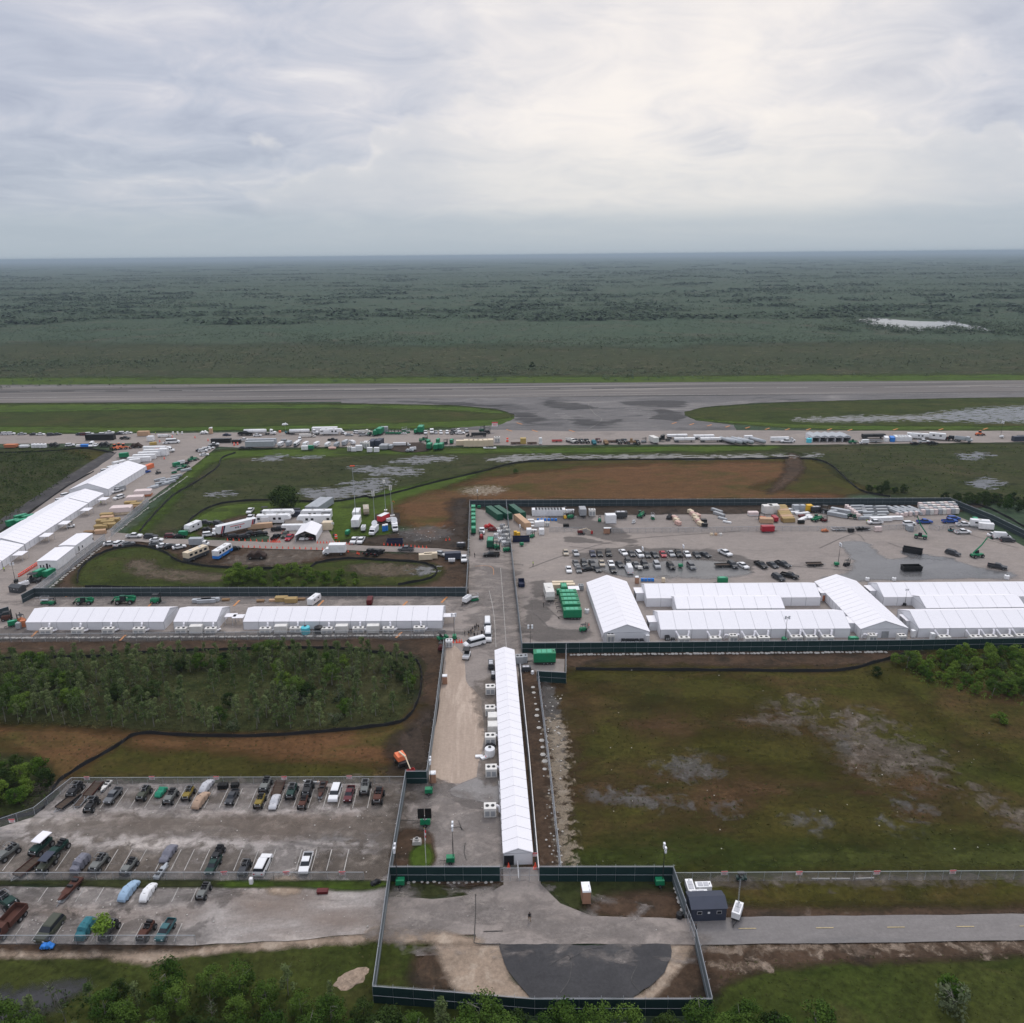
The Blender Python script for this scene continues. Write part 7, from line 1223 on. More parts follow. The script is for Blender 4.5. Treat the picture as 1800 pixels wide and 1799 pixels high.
# --- far left parking by the taxiway
ROW('in the far left parking row', [('sedan',2.4,763,10,'k'),('suv',9.5,763,15,'w'),('suv',19,763,10,'w'),('sedan',39,763.5,15,'s'),('sedan',60,764,10,'d'),('sedan',71.5,764,5,'w'),('suv',90,764.5,20,'d'),('sedan',101,764,20,'d'),('sedan',141,764,5,'d'),('suv',149,764,5,'m'),('suv',157,763.5,10,'w'),('suv',181,764,10,'w'),('pickup',192,761.5,10,'w'),('sedan',209,763,5,'d'),('suv',216,762,5,'w'),('sedan',225,761.5,10,'w')], 'cars in the far left row')
X('box12',177,770,0,'black semi trailer on the taxiway at left','car_black',1.3); X('pickup',220,771,0,'black pickup behind the black semi trailer','car_black')
for i in range(4): X('tank',59+6.4*i,784,0,['leftmost','second','third','rightmost'][i]+' white tank of four at the far left',None,1.0)
X('suv',123,783,20,'white SUV right of the four white tanks','car_white'); X('sheets',151,785,0,'flat blue tarpaulin stack at far left','blue_bright',1.7); X('sheets',141,785,0,'flat white stack beside the blue tarpaulin','white_paint',1.4); X('cargovan',161,782,-80,'white van right of the blue tarpaulin','car_white'); X('sedan',169,783,-80,'white car right of that van','car_white'); X('sheets',20,786,0,'orange pile at the far left','brick_orange',2.2); X('sheets',43,786,0,'white pile right of the orange pile','white_paint',1.6); X('tarp_lump',184,783,0,'dark heap left of the orange loaders','charcoal',1.6); X('tarp_lump',95,783,0,'dark heap right of the white tanks','charcoal',1.4)
X('loader',202,787,150,'orange wheel loader leftmost'); X('loader',209,785,20,'orange wheel loader in the middle'); X('loader',217,786,10,'orange wheel loader rightmost'); X('tarp_lump',240,785,0,'dark soil heap right of the loaders','rust_dark',1.6)
X('container',252.6,763,0,'tan wrapped container by the taxiway','wood_pale',1.05); X('bigrig',289,763,0,'white utility truck by the taxiway left of the white cones',None,.42); X('box3',265,772,0,'small white cabin on the taxiway','white_paint',1.1); X('container',269,779,20,'tan crate below the small white cabin','gold_paint',.6); X('van',304,777,12,'long white van on the junction','car_white',1.2); X('sedan',294,779,12,'white car left of the long white van','car_white'); X('tarp_lump',359,761,0,'white covered mound beside the pale toilet','white_paint',1.2); X('toilet',371,760,0,'pale toilet with white roof by the taxiway','wood_pale',1.6); X('sedan',399,765,0,'dark blue car by the black truck','car_navy')
for i,(x,y) in enumerate([(304,761),(312,761),(320,761),(343,771),(366,776),(400,776),(289,808),(281,778),(303,770)]): X('barrel' if i>2 else 'toilet',x,y,0,'white bin by the taxiway' if i<3 else 'red barrel on the slanting road junction','white_paint' if i<3 else None,.7 if i<3 else 1.1,group='white bins' if i<3 else 'red barrels at the junction')
X('man_vest',311,766,0,'person in yellow vest on the junction'); X('man_vest',274,765,0,'person in orange vest by the tan container',None)
# --- far row beside the taxiway, top
X('tanker',457,760,0,'white tanker truck leftmost on the taxiway edge'); X('pickup',432,764,0,'large black covered truck before the tanker','car_black',1.5); X('sedan',452.6,766,0,'white car before the tanker','car_white'); X('tank',492,758,0,'small orange tank by the taxiway edge','orange_paint',.6); X('sedan',510,762,0,'small black car between the tankers','car_black'); X('tank',502.5,759,0,'small teal drum between the tankers','teal_tarp',.5)
X('tanker',534,759,0,'second white tanker truck on the taxiway edge',None,.9); X('bigrig',540,763,0,'black and white truck before the second tanker','off_white',.5); X('semi',563,761,0,'white semi truck right of the second tanker'); X('fifth',583,760,0,'white fifth wheel camper on the taxiway edge',None,1.0); X('box12',571,757,0,'long white trailer behind the fifth wheel camper','white_paint',1.2)
ROW('on the taxiway edge', [('suv',604,762,-50,'w'),('sedan',614,765,0,'s'),('suv',628,761,-20,'w'),('pickup',639,765,10,'s'),('pickup',748,761,-85,'w'),('sedan',766,761,-80,'s'),('suv',775,761,-85,'w'),('suv',786,761,-85,'w'),('sedan',794,762,-80,'k'),('pickup',809,762,0,'w'),('suv',801,761,-60,'g'),('pickup',806,758,-80,'w'),('pickup',820,758,-80,'s')], 'vehicles on the taxiway edge')
X('dumptruck',640,760,10,'white cement truck on the taxiway edge','off_white'); X('telehandler',653,764,160,'green boom machine right of the cement truck'); X('gen_big',661,761,80,'green generator left of the tall one'); X('gen_big',668,760,80,'tall green generator by the taxiway',None,1.3); X('box3',676,757,0,'grey white panel rack by the taxiway','galv',1.3)
for i,x in enumerate((681,686,691,698,703)): X('forklift',x,761,10*i,(ORD[i]+(' ' if i==0 else ' from left '))+'low green machine by the taxiway',None,1.1)
X('scissor',711,757,30,'green white lift left of its twin by the taxiway',None,1.2); X('scissor',717,759,30,'green white lift right of its twin by the taxiway'); X('gen',731,759,80,'small green machine left of the large green one'); X('gen_big',740,757,85,'large green machine by the taxiway',None,1.35); X('semi',759,758,-85,'white truck cab facing the camera by the taxiway',None,.9); X('tarp_truck',796,757,85,'black covered truck by the taxiway','charcoal'); X('sedan',710,762,0,'white car end of the green machines','car_white',.7)
X('bigrig',837,762,180,'white flatbed truck loaded with dark equipment','charcoal',.62); X('forklift',857,760,0,'black equipment right of the flatbed truck','charcoal',1.8); X('sign',870,760,0,'white billboard trailer on the taxiway edge',None,3.2,zc=0); X('forklift',848,757,20,'dark machine on the far side of the flatbed truck','green_dark',1.6)
tether = X('tarp_lump',501,745,20,'white dish aerial on a thin mast above the grass edge','white_paint',.9,zc=0); tether.location = at(502,758,0)+Vector((0,0,3.4)); pm_ = MB().tube((0,0,-3.4),(0,0,.6),.05,5).build('mast', M['galv'], tether)
# --- far row, below the taxiway
X('semibox',457,782,0,'near grey semi trailer of the pair','galv'); X('semibox',461,778,0,'far grey semi trailer of the pair','galv'); X('pickup',429,774,0,'white pickup above the grey semi trailers','car_white'); X('container',416,776,0,'black crate left of the white pickup','car_black',.75); X('barrel',412,784,0,'yellow orange drum left of the semi trailers',None,1.6); X('barrel',418,783,0,'blue drum beside the yellow one',None,1.5); X('sedan',427,788,0,'dark machine under the semi trailer front','car_dark')
ROW('below the taxiway', [('camper',493.5,780,-100,'white',.75),('utility',508,780,-100,'grey',.95),('motorhome',521.6,779,-95,'white',.7),('camper',537.5,780,-100,'white',.75),('camper',556.5,780,-100,'white',.75),('camper',576,781,-100,'white',.75),('camper',592,781,-100,'white',.75),('utility',606,779,-100,'grey',.95),('camper',620,777,-60,'white',.7)], 'trailers below the taxiway')
X('smalltrailer',536,788.5,0,'small white trailer below the camper row',None,1.0); X('gen',546,788,0,'green generator below the camper row'); X('sheets',584,789,0,'red white frame pile in the grass below the campers','foil_pink',1.3); X('pickup',585,774,0,'black pickup behind the campers','car_black'); X('suv',501,776,0,'silver SUV behind the campers','car_silver'); X('suv',527,773,-80,'white SUV behind the campers','car_white'); X('sedan',610,776,40,'white car left of the white cabinets','car_white')
for i,(x,y,s_) in enumerate([(614.7,790,.9),(622,790,.9),(631,789,1.25),(645,785,1.2),(650,791,1.0),(662,791,1.0),(637,782,.9),(644,779,.9)]): X('ac_plain' if i in (0,3,6) else 'box3',x,y,0,(ORD[i]+(' ' if i==0 else ' '))+'white cabinet in the cluster left of the slate containers',None if i in (0,3,6) else 'white_paint',s_*(.9 if i not in (0,3,6) else 1.3))
X('container',655,780,80,'left slate container of the pair','slate',1.2); X('container',667,779,80,'right slate container of the pair','slate',1.2); X('utility',672,786,80,'grey unit right of the slate containers','grey_paint'); X('utility',679,786,80,'grey unit second right of the slate containers','grey_paint'); X('utility',687,785,80,'pale grey unit beside the gravel heap','galv',.8); X('bigrig',706,778,0,'black truck on the dark gravel',None,.5); X('tarp_lump',720,792,0,'grey scrap at the edge of the dark gravel','galv',1.1); X('gen_white',726,790,20,'white unit at the edge of the dark gravel')
soft('gravel_patch', [(690,781),(742,780),(752,794),(700,795),(685,789)], M['mud'], z+.02, 1.5)
for i,(x,y,kx) in enumerate([(744,774,'telehandler'),(753,778,'gen'),(770,776,'gen'),(755,785,'gen_big'),(767,786,'gen_big'),(775.5,785,'gen_big'),(794,777,'gen'),(749,770,'forklift')]): X(kx,x,y,80 if 'gen' in kx else 10,['green telehandler on the taxiway edge','small green generator right of that telehandler','green generator behind the three','left green generator of three below the taxiway','middle green generator of three below the taxiway','right green generator of three below the taxiway','green generator left of the cream crates','red and dark machine on the taxiway'][i],'maroon' if i==7 else None)
X('forklift',783,779,20,'black machine left of a green generator','charcoal',1.3)
ROW('below the taxiway', [('box3',x,y,90,'cream',1.0+.35*(i>1)) for i,(x,y) in enumerate([(805.5,779),(813,779),(820.5,781),(828.7,781),(836.7,781),(844.6,781),(853,780.5),(862,780)])], 'cream crates below the taxiway', 'crate')
for o in C.objects:
    if o.get('group')=='cream crates below the taxiway':
        for ch in o.children: ch.material_slots[0].link='OBJECT'; ch.material_slots[0].material=M['cream']
    elif o.get('group')=='trailers below the taxiway' and str(o.get('label','')).find('grey')>=0:
        for ch in o.children:
            if ch.name.startswith(('body','roof')): ch.material_slots[0].link='OBJECT'; ch.material_slots[0].material=M['galv']
    elif o.get('group')=='trailers below the taxiway' and o.name.startswith('motorhome'):
        for ch in o.children:
            if ch.name.startswith('body'): ch.material_slots[0].link='OBJECT'; ch.material_slots[0].material=M['white_paint']
for i in range(4): X('sheets',854+4.6*i,788,0,(ORD[i]+(' ' if i==0 else ' from left '))+'white bag pile before the cream crates','white_paint',.9)
X('ac_plain',874,775,0,'white air unit right of the cream crates',None,1.5); X('flattrailer',907,780,0,'empty dark trailer frame below the taxiway'); X('crate',919.6,777,0,'gold crate on the trailer frame','gold_paint',1.2); X('flattrailer',936,780,0,'second empty trailer frame right of the gold crate'); X('toilet',950,778,0,'white toilet cabin below the taxiway','white_paint',1.5); X('barrel',892,776,0,'red orange pole drum by the taxiway',None,2.2,zc=.5); X('flattrailer',980,776,0,'red and white barrier frame by the taxiway','sign_red',1.1)
ROW('in the dark vehicle row below the apron', [('dumptruck',1003,775,-60,'white'),('lifted',1012,776,-80,'k'),('lifted',1022,776,-80,'d'),('lifted',1031.5,776,-80,'k'),('tarp_truck',1044,778,-85,'teal'),('lifted',1052,775,-80,'m'),('tarp_truck',1065,778,-85,'brown'),('flattrailer',1077,777,0,'brown'),('lifted',1088,777,-80,'k'),('lifted',1098,776,-75,'d'),('loader',1110,777,160,'brown'),('lifted',1120,778,-80,'k'),('forklift',1132,776,20,'grey',1.3)], 'dark vehicles below the apron')
for o in C.objects:
    if o.get('group')=='dark vehicles below the apron':
        lb=o['label']; mt='teal_tarp' if lb.startswith('teal') else 'wood_brown' if lb.startswith('brown') else 'off_white' if lb.startswith('white') else 'grey_paint' if lb.startswith('grey fork') else None
        if mt:
            for ch in o.children:
                if ch.name.split('.')[0] in ('cover','body','cab','dump_bed','arm','deck','cab_roof'): ch.material_slots[0].link='OBJECT'; ch.material_slots[0].material=M[mt]
X('utility',1149,775,-75,'white box trailer left of the black semi truck','off_white',1.35); X('semi',1167,771,180,'black semi truck pulling white slabs','car_black',1.1)
for i,(x,y) in enumerate([(1190,768),(1203,774),(1237,769),(1249,774)]): X('flatbed',x,y,0,['far','near'][i%2]+' flatbed trailer with white slabs, '+['left','right'][i//2]+' pair','white_paint',.95)
for i,(x,y) in enumerate([(1278,776),(1290,777),(1299,776),(1310,777),(1331,776)]): X('tube_trailer',x,y,-62,(ORD[i]+' ' if i==0 else ORD[i]+' from left ' if i<4 else 'rightmost ')+'steel tank trailer parked aslant below the taxiway','steel',.95)
X('boxtruck',1318,771,0,'white truck behind the aslant tank trailers',None,.9); X('bigrig',1376,771,0,'white semi trailer over a tan load',None,.72); X('pickup',1383,777,175,'white pickup before the white semi trailer','car_white',1.2); X('pickup',1378,774,175,'second white pickup close to the semi trailer','car_white',1.0)
for i in range(5):
    r = empty('storage_shed', at(1428+13.4*i,778), R(0), (ORD[i]+(' ' if i==0 else ' from left '))+'grey roofed storage bay open to the front', 'shed', 'storage bays')
    MB().box(-.1,4.3,0,.08,2.6,3.0).box(-.1,0,0,10,0,3.0).box(4.2,4.3,0,10,0,3.0).box(0,4.2,9.9,10,0,3.0).build('wall', M['tent_wall'], r); MB().prism([(-.2,3.02),(4.4,3.02),(4.4,3.12),(2.1,3.9),(-.2,3.12)],-.2,10.2).build('roof', M['galv'], r); MB().box(.8,2.4,1.0,3.5,.1,1.6).build('stored_goods', M['charcoal'], r)
X('tank',1422,775,0,'cyan tank left of the storage bays','aqua_plastic',1.15); X('telehandler',1499,777,0,'green machine right of the storage bays',None,.9); X('flatbed',1535,768,0,'long black trailer below the taxiway','charcoal',1.05); X('boxtruck',1519,776,180,'white truck before the long black trailer',None,.7); X('flattrailer',1540,777,0,'grey flat trailer right of the white truck','galv',1.4); X('container',1558,772,70,'blue white container beside the blue one','white_paint',.9); X('container',1568,772,70,'blue container left of the white containers','blue_bright',.9)
ROW('below the taxiway at right', [('container',1576+5.2*i,771,75,'white',.95) for i in range(5)], 'white containers below the taxiway')
for o in C.objects:
    if o.get('group')=='white containers below the taxiway':
        for ch in o.children: ch.material_slots[0].link='OBJECT'; ch.material_slots[0].material=M['white_paint']
X('fifth',1613,767,-25,'white camper left of three below the taxiway',None,.9); X('fifth',1627,766,-5,'white camper in the middle of three',None,.7); X('camper',1647,769,-30,'white camper right of three below the taxiway','car_white',1.25); X('pickup',1623,777,-5,'white pickup before the campers','car_white',1.1); X('sedan',1608,780,0,'black car before the left camper','car_black'); X('pickup',1639,780,0,'black pickup before the right camper','car_black'); X('lifted',1672,772,10,'black truck left of the grey dump truck','car_black',1.2); X('dumptruck',1693,774,-40,'grey dump truck below the taxiway','steel',1.25); X('loader',1722,762,10,'orange yellow tractor on the taxiway',None,.9); X('tower',1760,771,0,'white light tower on the taxiway','white_paint',1.2); X('container',1790,772,0,'slate container at the far right edge','slate'); X('container',1799,771,0,'second slate container cut by the right edge','slate')
# --- press yard
X('camper',340,927,-110,'white camper at the left of the press yard','car_white',1.05); X('suv',367,940,20,'white SUV below the left camper','car_white'); X('pickup',360,920,10,'dark pickup behind the left camper','car_dark'); X('suv',384,921,-30,'dark SUV on the mud behind the camper','car_dark'); X('tarp_lump',363,930,0,'dark equipment heap beside the camper','charcoal',.9)
a_, b_ = at(387,943), at(447,929); an = math.degrees(math.atan2((b_-a_).y,(b_-a_).x))
cmd = X('semibox',417,931,an,'long white command trailer with red and navy stripes','car_white',1.0,loc=tuple((a_+b_)/2))
for x0_,m_ in ((5.0,'car_red'),(5.7,'navy'),(-6.9,'car_red'),(-6.2,'navy')): MB().prism([(x0_,1.2),(x0_+.6,1.2),(x0_+1.5,3.95),(x0_+.9,3.95)],-1.295,-1.28).build('stripe', M[m_], cmd)
MB().box(-3,2.6,-1.29,-1.28,2.9,3.15).build('lettering', M['sign_red'], cmd)
for x0_ in (-.9,.0,.9): MB().tube((x0_,-1.275,2.2),(x0_,-1.295,2.2),.32,12).build('emblem', M['dark_grey' if x0_<.5 else 'sign_red'], cmd)
X('utility',384,932,an,'white tractor unit at the nose of the command trailer',None,.8); X('box12',457,924,12,'tan wooden box unit behind the command trailer','wood_pale',.75)
ROW('before the command trailer', [('suv',411,944,25,'k'),('suv',429,944,40,'k'),('sedan',442,938,20,'k'),('pickup',457,939,20,'k')], 'black vehicles before the command trailer')
ROW('at the cone line of the press yard', [('pickup',490,931,10,'k'),('pickup',485,945,80,'k'),('pickup',501,941,-90,'o'),('pickup',509,946,-95,'r')], 'vehicles at the cone line')
X('fifth',481,914,0,'white fifth wheel camper nearest the cone line',None,1.05); X('fifth',489,905,0,'white fifth wheel camper behind the front one',None,1.0); X('fifth',553,915,180,'white fifth wheel camper before the long roofs',None,1.05); X('fifth',557,905,180,'second white fifth wheel camper behind it',None,1.0); X('box12',520,927,0,'white trailer with small windows beside the open tent','white_paint',.85)
X('box12',556,890,75,'left long grey roofed trailer by the shade tree','galv',1.15); X('box12',568,890,75,'right long grey roofed trailer','galv',1.15); X('box12',498,896,0,'dark roofed unit left, below the shade tree','dark_grey',.6); X('box12',512,896,0,'dark roofed unit right, below the shade tree','dark_grey',.6); X('container',523,903,0,'tall slate kiosk between the campers','slate',.85); X('box3',576,926,0,'beige box right of the open tent','cream',1.2); X('pickup',440,899,-90,'white pickup farther on the grass by the campers','car_white'); X('pickup',440,911,-90,'white pickup nearer on the grass by the campers','car_white'); X('cart',466,901,0,'dark cart behind the campers',None,1.5); X('cart',572,913,0,'black machine right of the campers',None,1.6)
ot = ns_tent(519,556,953,(534,928),2.6,4.2,3,'white open fronted tent sheltering two cars')[0] if False else None
a_, b_ = at(519,954), at(556,954); r = empty('open_tent', a_, 0, 'white open fronted tent sheltering two cars', 'tent'); Wd_=(b_-a_).length
MB().add([(0,0,2.7),(Wd_/2,0,4.4),(Wd_/2,12,4.4),(0,12,2.7),(0,0,2.6),(Wd_/2,0,4.3),(Wd_/2,12,4.3),(0,12,2.6)],[(0,1,2,3),(7,6,5,4),(0,4,5,1),(1,5,6,2),(2,6,7,3),(3,7,4,0)]).build('roof_panel', M['tent_white'], r); MB().add([(Wd_,0,2.7),(Wd_/2,0,4.4),(Wd_/2,12,4.4),(Wd_,12,2.7),(Wd_,0,2.6),(Wd_/2,0,4.3),(Wd_/2,12,4.3),(Wd_,12,2.6)],[(0,1,2,3),(7,6,5,4),(0,4,5,1),(1,5,6,2),(2,6,7,3),(3,7,4,0)]).build('roof_panel', M['tent_white'], r)
MB().box(0,.06,0,12,0,2.6).build('wall_panel', M['tent_wall'], r); MB().box(Wd_-.06,Wd_,0,12,0,2.6).build('wall_panel', M['tent_wall'], r); MB().box(.06,Wd_-.06,11.9,12,0,2.7).build('wall_panel', M['tent_wall'], r)
X('suv',0,0,-90,'white SUV under the open tent','car_white',loc=(a_.x+2.2,a_.y+3.4,0)); X('pickup',0,0,-90,'red and white pickup under the open tent','car_maroon',loc=(a_.x+Wd_-2.2,a_.y+3.6,0)); X('cart',0,0,-90,'white cart under the open tent','car_white',loc=(a_.x+Wd_/2,a_.y+2.6,0))
X('boxtruck',588,968,180,'white box truck with cab at left on the press road',None,1.15); X('motorhome',345,973,62,'cream motorhome on the brown verge'); X('busblue',391,969,75,'blue and white bus with big windscreen',None,.95); X('boxtruck',350,954,0,'grey white water truck on the press road','galv',.95); X('sedan',315,962,30,'white car left of the motorhome','car_white'); X('sedan',411,965,30,'black car right of the blue bus','car_black')
ROW('along the press road', [('pickup',236,943,0,'w'),('suv',265,944,0,'d'),('suv',301,943,5,'m'),('sedan',316,943,10,'k'),('sedan',275,950,5,'w'),('sedan',194,956,20,'w'),('suv',209,956,80,'w'),('sedan',225,957,40,'g'),('sedan',274,957,10,'g'),('sedan',287,960,30,'w'),('sedan',299,961,30,'k')], 'cars along the press road')
X('gen',322,939,0,'small green generator at the foot of the silt fence',None,.9)
X('satellite_truck',657,932,-100,'white satellite truck with dish'); X('satellite_truck',694,926,-80,'second white truck right of the red trailer'); X('utility',627,905,-90,'white mast trailer behind the other',None,1.2); X('utility',626.5,920,-90,'white mast trailer in front of the other',None,1.35); rw=X('utility',674,911,60,'red and white command trailer on dark matting','sign_red',1.05); rw_=[c for c in rw.children if c.name.startswith('roof')][0]; rw_.material_slots[0].material=M['white_paint']; X('gen_white',639,930,-90,'small white unit right of the mast trailers'); X('gen_white',686,915,40,'white unit right of the red trailer',None,.9); X('camper',643.6,897,-80,'brown and white motorhome behind the masts','car_tan',.95); X('toilet',675,930,0,'left blue toilet by the satellite truck','blue_bright',1.1); X('toilet',679,929,0,'right blue toilet by the satellite truck','blue_bright',1.1); X('gen',611,936,80,'small green unit on the lawn',None,.75); X('barrel',591,948,0,'orange white drum by the lawn edge',None,1.6); X('tower',588,944,60,'dark lamp tower by the lawn edge','charcoal',.7)
soft('ground_mat', [(660,905),(702,903),(703,922),(660,924)], M['grass_mat'] if 'grass_mat' in M else M['mud'], z+.03, .5, smooth=False)
for kx,bx,by,lb in (('mast_tall',626,915,'tallest thin mast with red top'),('mast_a',659,920,'mast with white panel left of the red trailer'),('mast_b',678,899,'mast with white head behind the red trailer'),('mast_c',689,909,'mast with two white panels right of the red trailer'),('mast_d',691,908,'short mast with orange hook')): X(kx,bx,by,0,lb,zc=0)
X('pickup',622.6,951,-95,'left white pickup of the pair at the cones','car_white'); X('pickup',634.6,951,-95,'right white pickup of the pair at the cones','car_white'); X('dumpster',694,953,0,'navy dumpster behind the cone line','navy',.95); X('pickup',650,971,60,'left black pickup on the road verge','car_black'); X('pickup',664.5,972,60,'right black pickup on the road verge','car_black'); X('pickup',713.7,966,175,'grey pickup on the press road','car_grey'); X('container',748,978,5,'beige container left of its twin','cream',.75); X('container',757,976,5,'beige container right of its twin','cream',.75); X('sedan',775,974,-40,'white and dark car between the containers','car_silver'); X('container',796,977,5,'slate container at the press gate','slate',.9); X('gen_white',794,985,0,'white unit before the slate container',None,.7); X('pickup',815.5,983,-88,'white pickup at the press gate','car_white'); X('gen_dark',810.5,958,0,'small black unit by the fence',None,.8)
CN = [(400+10.2*k,949.5+.35*k) for k in range(10)]+[(427+10*k,961.5+.3*k) for k in range(15)]+[(485+2.2*k,951-2.6*k) for k in range(8)]+[(476+3.2*k,953) for k in range(6)]+[(558+5.5*k,954.5) for k in range(8)]+[(604+5*k,956.5) for k in range(4)]+[(675+6.8*k,957.5+.5*k) for k in range(12)]+[(599,969),(605,969),(612,970),(628,973),(631,974)]+[(784,950),(790,949)]
for x,y in CN: X('cone',x,y,0,'orange red traffic cone in the lines of the press yard',None,1.0,zc=.3,group='traffic cones of the press yard')
X('tarp_lump',452,980,0,'small soil heap with debris on the sand bed','rust_dark',1.7,zc=.5)
X('man_dark',826,978,0,'left person by the press gate fence'); X('man_dark',834.5,981,30,'right person by the press gate fence')
# --- central road and long tent
X('van',834,1130,208,'white passenger van parked aslant below the group','car_white'); X('van',858,1117,-92,'white passenger van behind another, farther front facing','car_white',1.0); X('van',857,1099,-90,'white passenger van farthest up the central road','car_white',1.0); X('cart',820,1153,-100,'dark and white utility cart on the central road','car_white',1.35)
for i,(x,y,kx) in enumerate([(817,1118,'man_dark'),(824,1118,'man_walk'),(828,1114,'man_dark'),(831,1111,'man_walk'),(835,1108,'man_dark'),(838,1105,'man_dark'),(841,1107,'man_walk'),(834,1121,'man_dark'),(839,1121,'man_dark'),(847,1117,'man_dark')]): X(kx,x,y,(i*67)%360,'person in dark clothes in the group beside the vans',zc=.3,group='people beside the vans')
for i,x in enumerate((796,803,807.5,811.5)): X('cone',x,1131,0,['leftmost','second from left','third from left','rightmost'][i]+' red cone below the lamp tower by the vans',None,1.1)
X('tower',799,1125,90,'green light tower by the red cones'); X('ac_plain',789.5,1131,0,'white cabinet beside the red cones','white_paint',.9); X('cart',778,1121,30,'small green cart at the fence corner','green_machine',1.2); X('forklift',775,1137,80,'red dark machine at the top of the haul road','maroon'); X('toilet',782,1196,-90,'brown toilet halfway up the haul road fence'); X('toilet',761,1368,-90,'brown toilet at the lower end of the haul road')
for i,(x,y) in enumerate([(862,1213),(861.5,1250),(862,1300),(863.5,1356),(861.5,1425)]): X('ac_side',x,y,0,['farthest','second farthest','middle','second nearest','nearest'][i]+' white air unit beside the long tent')
X('box3',867.5,1264,0,'farther white shed against the long tent','off_white',(.82,1.0,.85)); X('box3',867.5,1280,0,'nearer white shed against the long tent','off_white',(.82,1.0,.85)); X('tank',861,1321,0,'round white tank beside the long tent','white_paint',.85); X('tarp_lump',862,1309,0,'black cover behind the round white tank','charcoal',.55); X('gen_dark',863,1168,90,'black equipment along the far end of the long tent',None,.75); X('gen_dark',867,1185,90,'low black equipment nearer along the long tent',None,.6); X('sheets',842,1330,0,'white board on the sand by the tank','white_paint',.5); X('sheets',851,1332,30,'second white board by the tank','white_paint',.5); X('cone',854,1335,0,'red cone by the white boards',None,.8)
# pipe runs along the long tent
def pipe(pts, r_, mat, label, zz=.25, name='pipe', cat='pipe'):
    P = [at(*p)+Vector((0,0,zz)) for p in pts]; o = MB().path([p-P[0] for p in P], r_, 6).build(name, M[mat]); o.location = P[0]; return tag(o, label, cat)
pipe([(911,1160),(928,1330),(944,1530)], .16, 'charcoal', 'black pipe along the right side of the long tent'); pipe([(913,1160),(930,1330),(947,1531)], .10, 'white_paint', 'white pipe along the right side of the long tent', .6)
P0, P1 = at(877,1380), at(884,1500)
for k in range(9):
    a = P0.lerp(P1,k/9); b = P0.lerp(P1,(k+.6)/9); r = empty('barrier', a, math.atan2((b-a).y,(b-a).x), 'white barrier rail along the left of the long tent', 'barrier', 'white barrier rails'); Ln=(b-a).length; MB().box(0,Ln,-.05,.05,.75,.95).build('rail', M['white_paint'], r); MB().box(.1,.2,-.05,.05,0,.75).box(Ln-.2,Ln-.1,-.05,.05,0,.75).build('foot', M['white_paint'], r)
pipe([(910,1522),(911.5,1551)], .07, 'white_paint', 'white handrail from the tent door to the gate', .95, 'handrail', 'handrail'); X('cone',894,1526,0,'red cone left of the tent entrance',None,1.0); X('cone',941,1528,0,'red cone right of the tent entrance',None,1.3); X('sign',939,1516,0,'blue notice beside the tent entrance',None,1.0)
# flag, lamps and machines of the gate court
fl = empty('flagpole', at(749,1520), 0, 'white flagpole with red white flag hanging limp', 'flagpole'); MB().tube((0,0,0),(0,0,7.5),.06,6,.035).build('pole', M['white_paint'], fl); MB().ball((0,0,7.55),.09).build('finial', M['gold_paint'], fl)
fg = MB(); zs=[7.2,6.7,6.2,5.7,5.2]
for i,(z1_,z0_) in enumerate(zip(zs[:-1],zs[1:])): w_=.28-.03*i; fg.add([(.03,-.02,z1_),(w_,.08,z1_-.25),(w_-.06,-.1,z0_-.2),(.03,.02,z0_),(.03,.02,z1_),(w_,.12,z1_-.25),(w_-.06,-.06,z0_-.2),(.03,.06,z0_)],[(0,1,2,3),(7,6,5,4),(0,4,5,1),(1,5,6,2),(2,6,7,3),(3,7,4,0)],i%2)
fg.build('flag', [M['sign_red'],M['white_paint']], fl)
X('tower',792,1518,180,'green light tower behind the front fence'); X('tower',704,1558,0,'green light tower left before the front fence'); X('tower',1159,1558,180,'green light tower right before the front fence'); X('tower',754,1397,180,'green light tower by the short dark screen')
so = X('tower',748,1452,180,'green solar light trailer with black panels','green_machine',1.25)
for ch in list(so.children):
    if ch.name.startswith(('mast','lamp')): bpy.data.objects.remove(ch)
pn_=MB().box(-1.0,-.05,-.7,-.62,2.2,3.9).box(.05,1.0,-.7,-.62,2.2,3.9); so_=pn_.build('solar_panel', M['car_black'], so); so_.location=(0,1.2,-.6); MB().tube((0,.5,1.2),(0,.5,2.0),.08,5).build('mast', M['metal'], so); MB().ball((0,.2,1.4),.35).build('camera_dome', M['lamp_glass'], so)
cb = empty('concrete_plinth', at(733,1484), 0, 'pale concrete base with hole in the dirt island', 'concrete base'); MB().box(-.9,.9,-.7,.7,0,.9,top=(.2,.15)).build('block', M['concrete'], cb); MB().tube((0,0,.9),(0,0,1.25),.42,12).build('collar', M['concrete'], cb); MB().tube((0,0,1.25),(0,0,1.27),.3,10).build('hole', M['charcoal'], cb)
X('boomlift',706,1335,-62,'orange boom lift with red basket',None,1.0); X('man_walk',931,1621,-90,'person in dark shirt walking on the gate court',zc=0); X('man_dark',1222.5,1641,0,'person in dark clothes at the road gate',zc=0); X('tank',1194.5,1611,0,'black bin with white lid by the gate fence','charcoal',.42,zc=.4)
X('toilet',1029,1570,-90,'far brown toilet of the pair by the front fence',None,1.15); X('toilet',1030.5,1577,-90,'near brown toilet of the pair by the front fence',None,1.15)
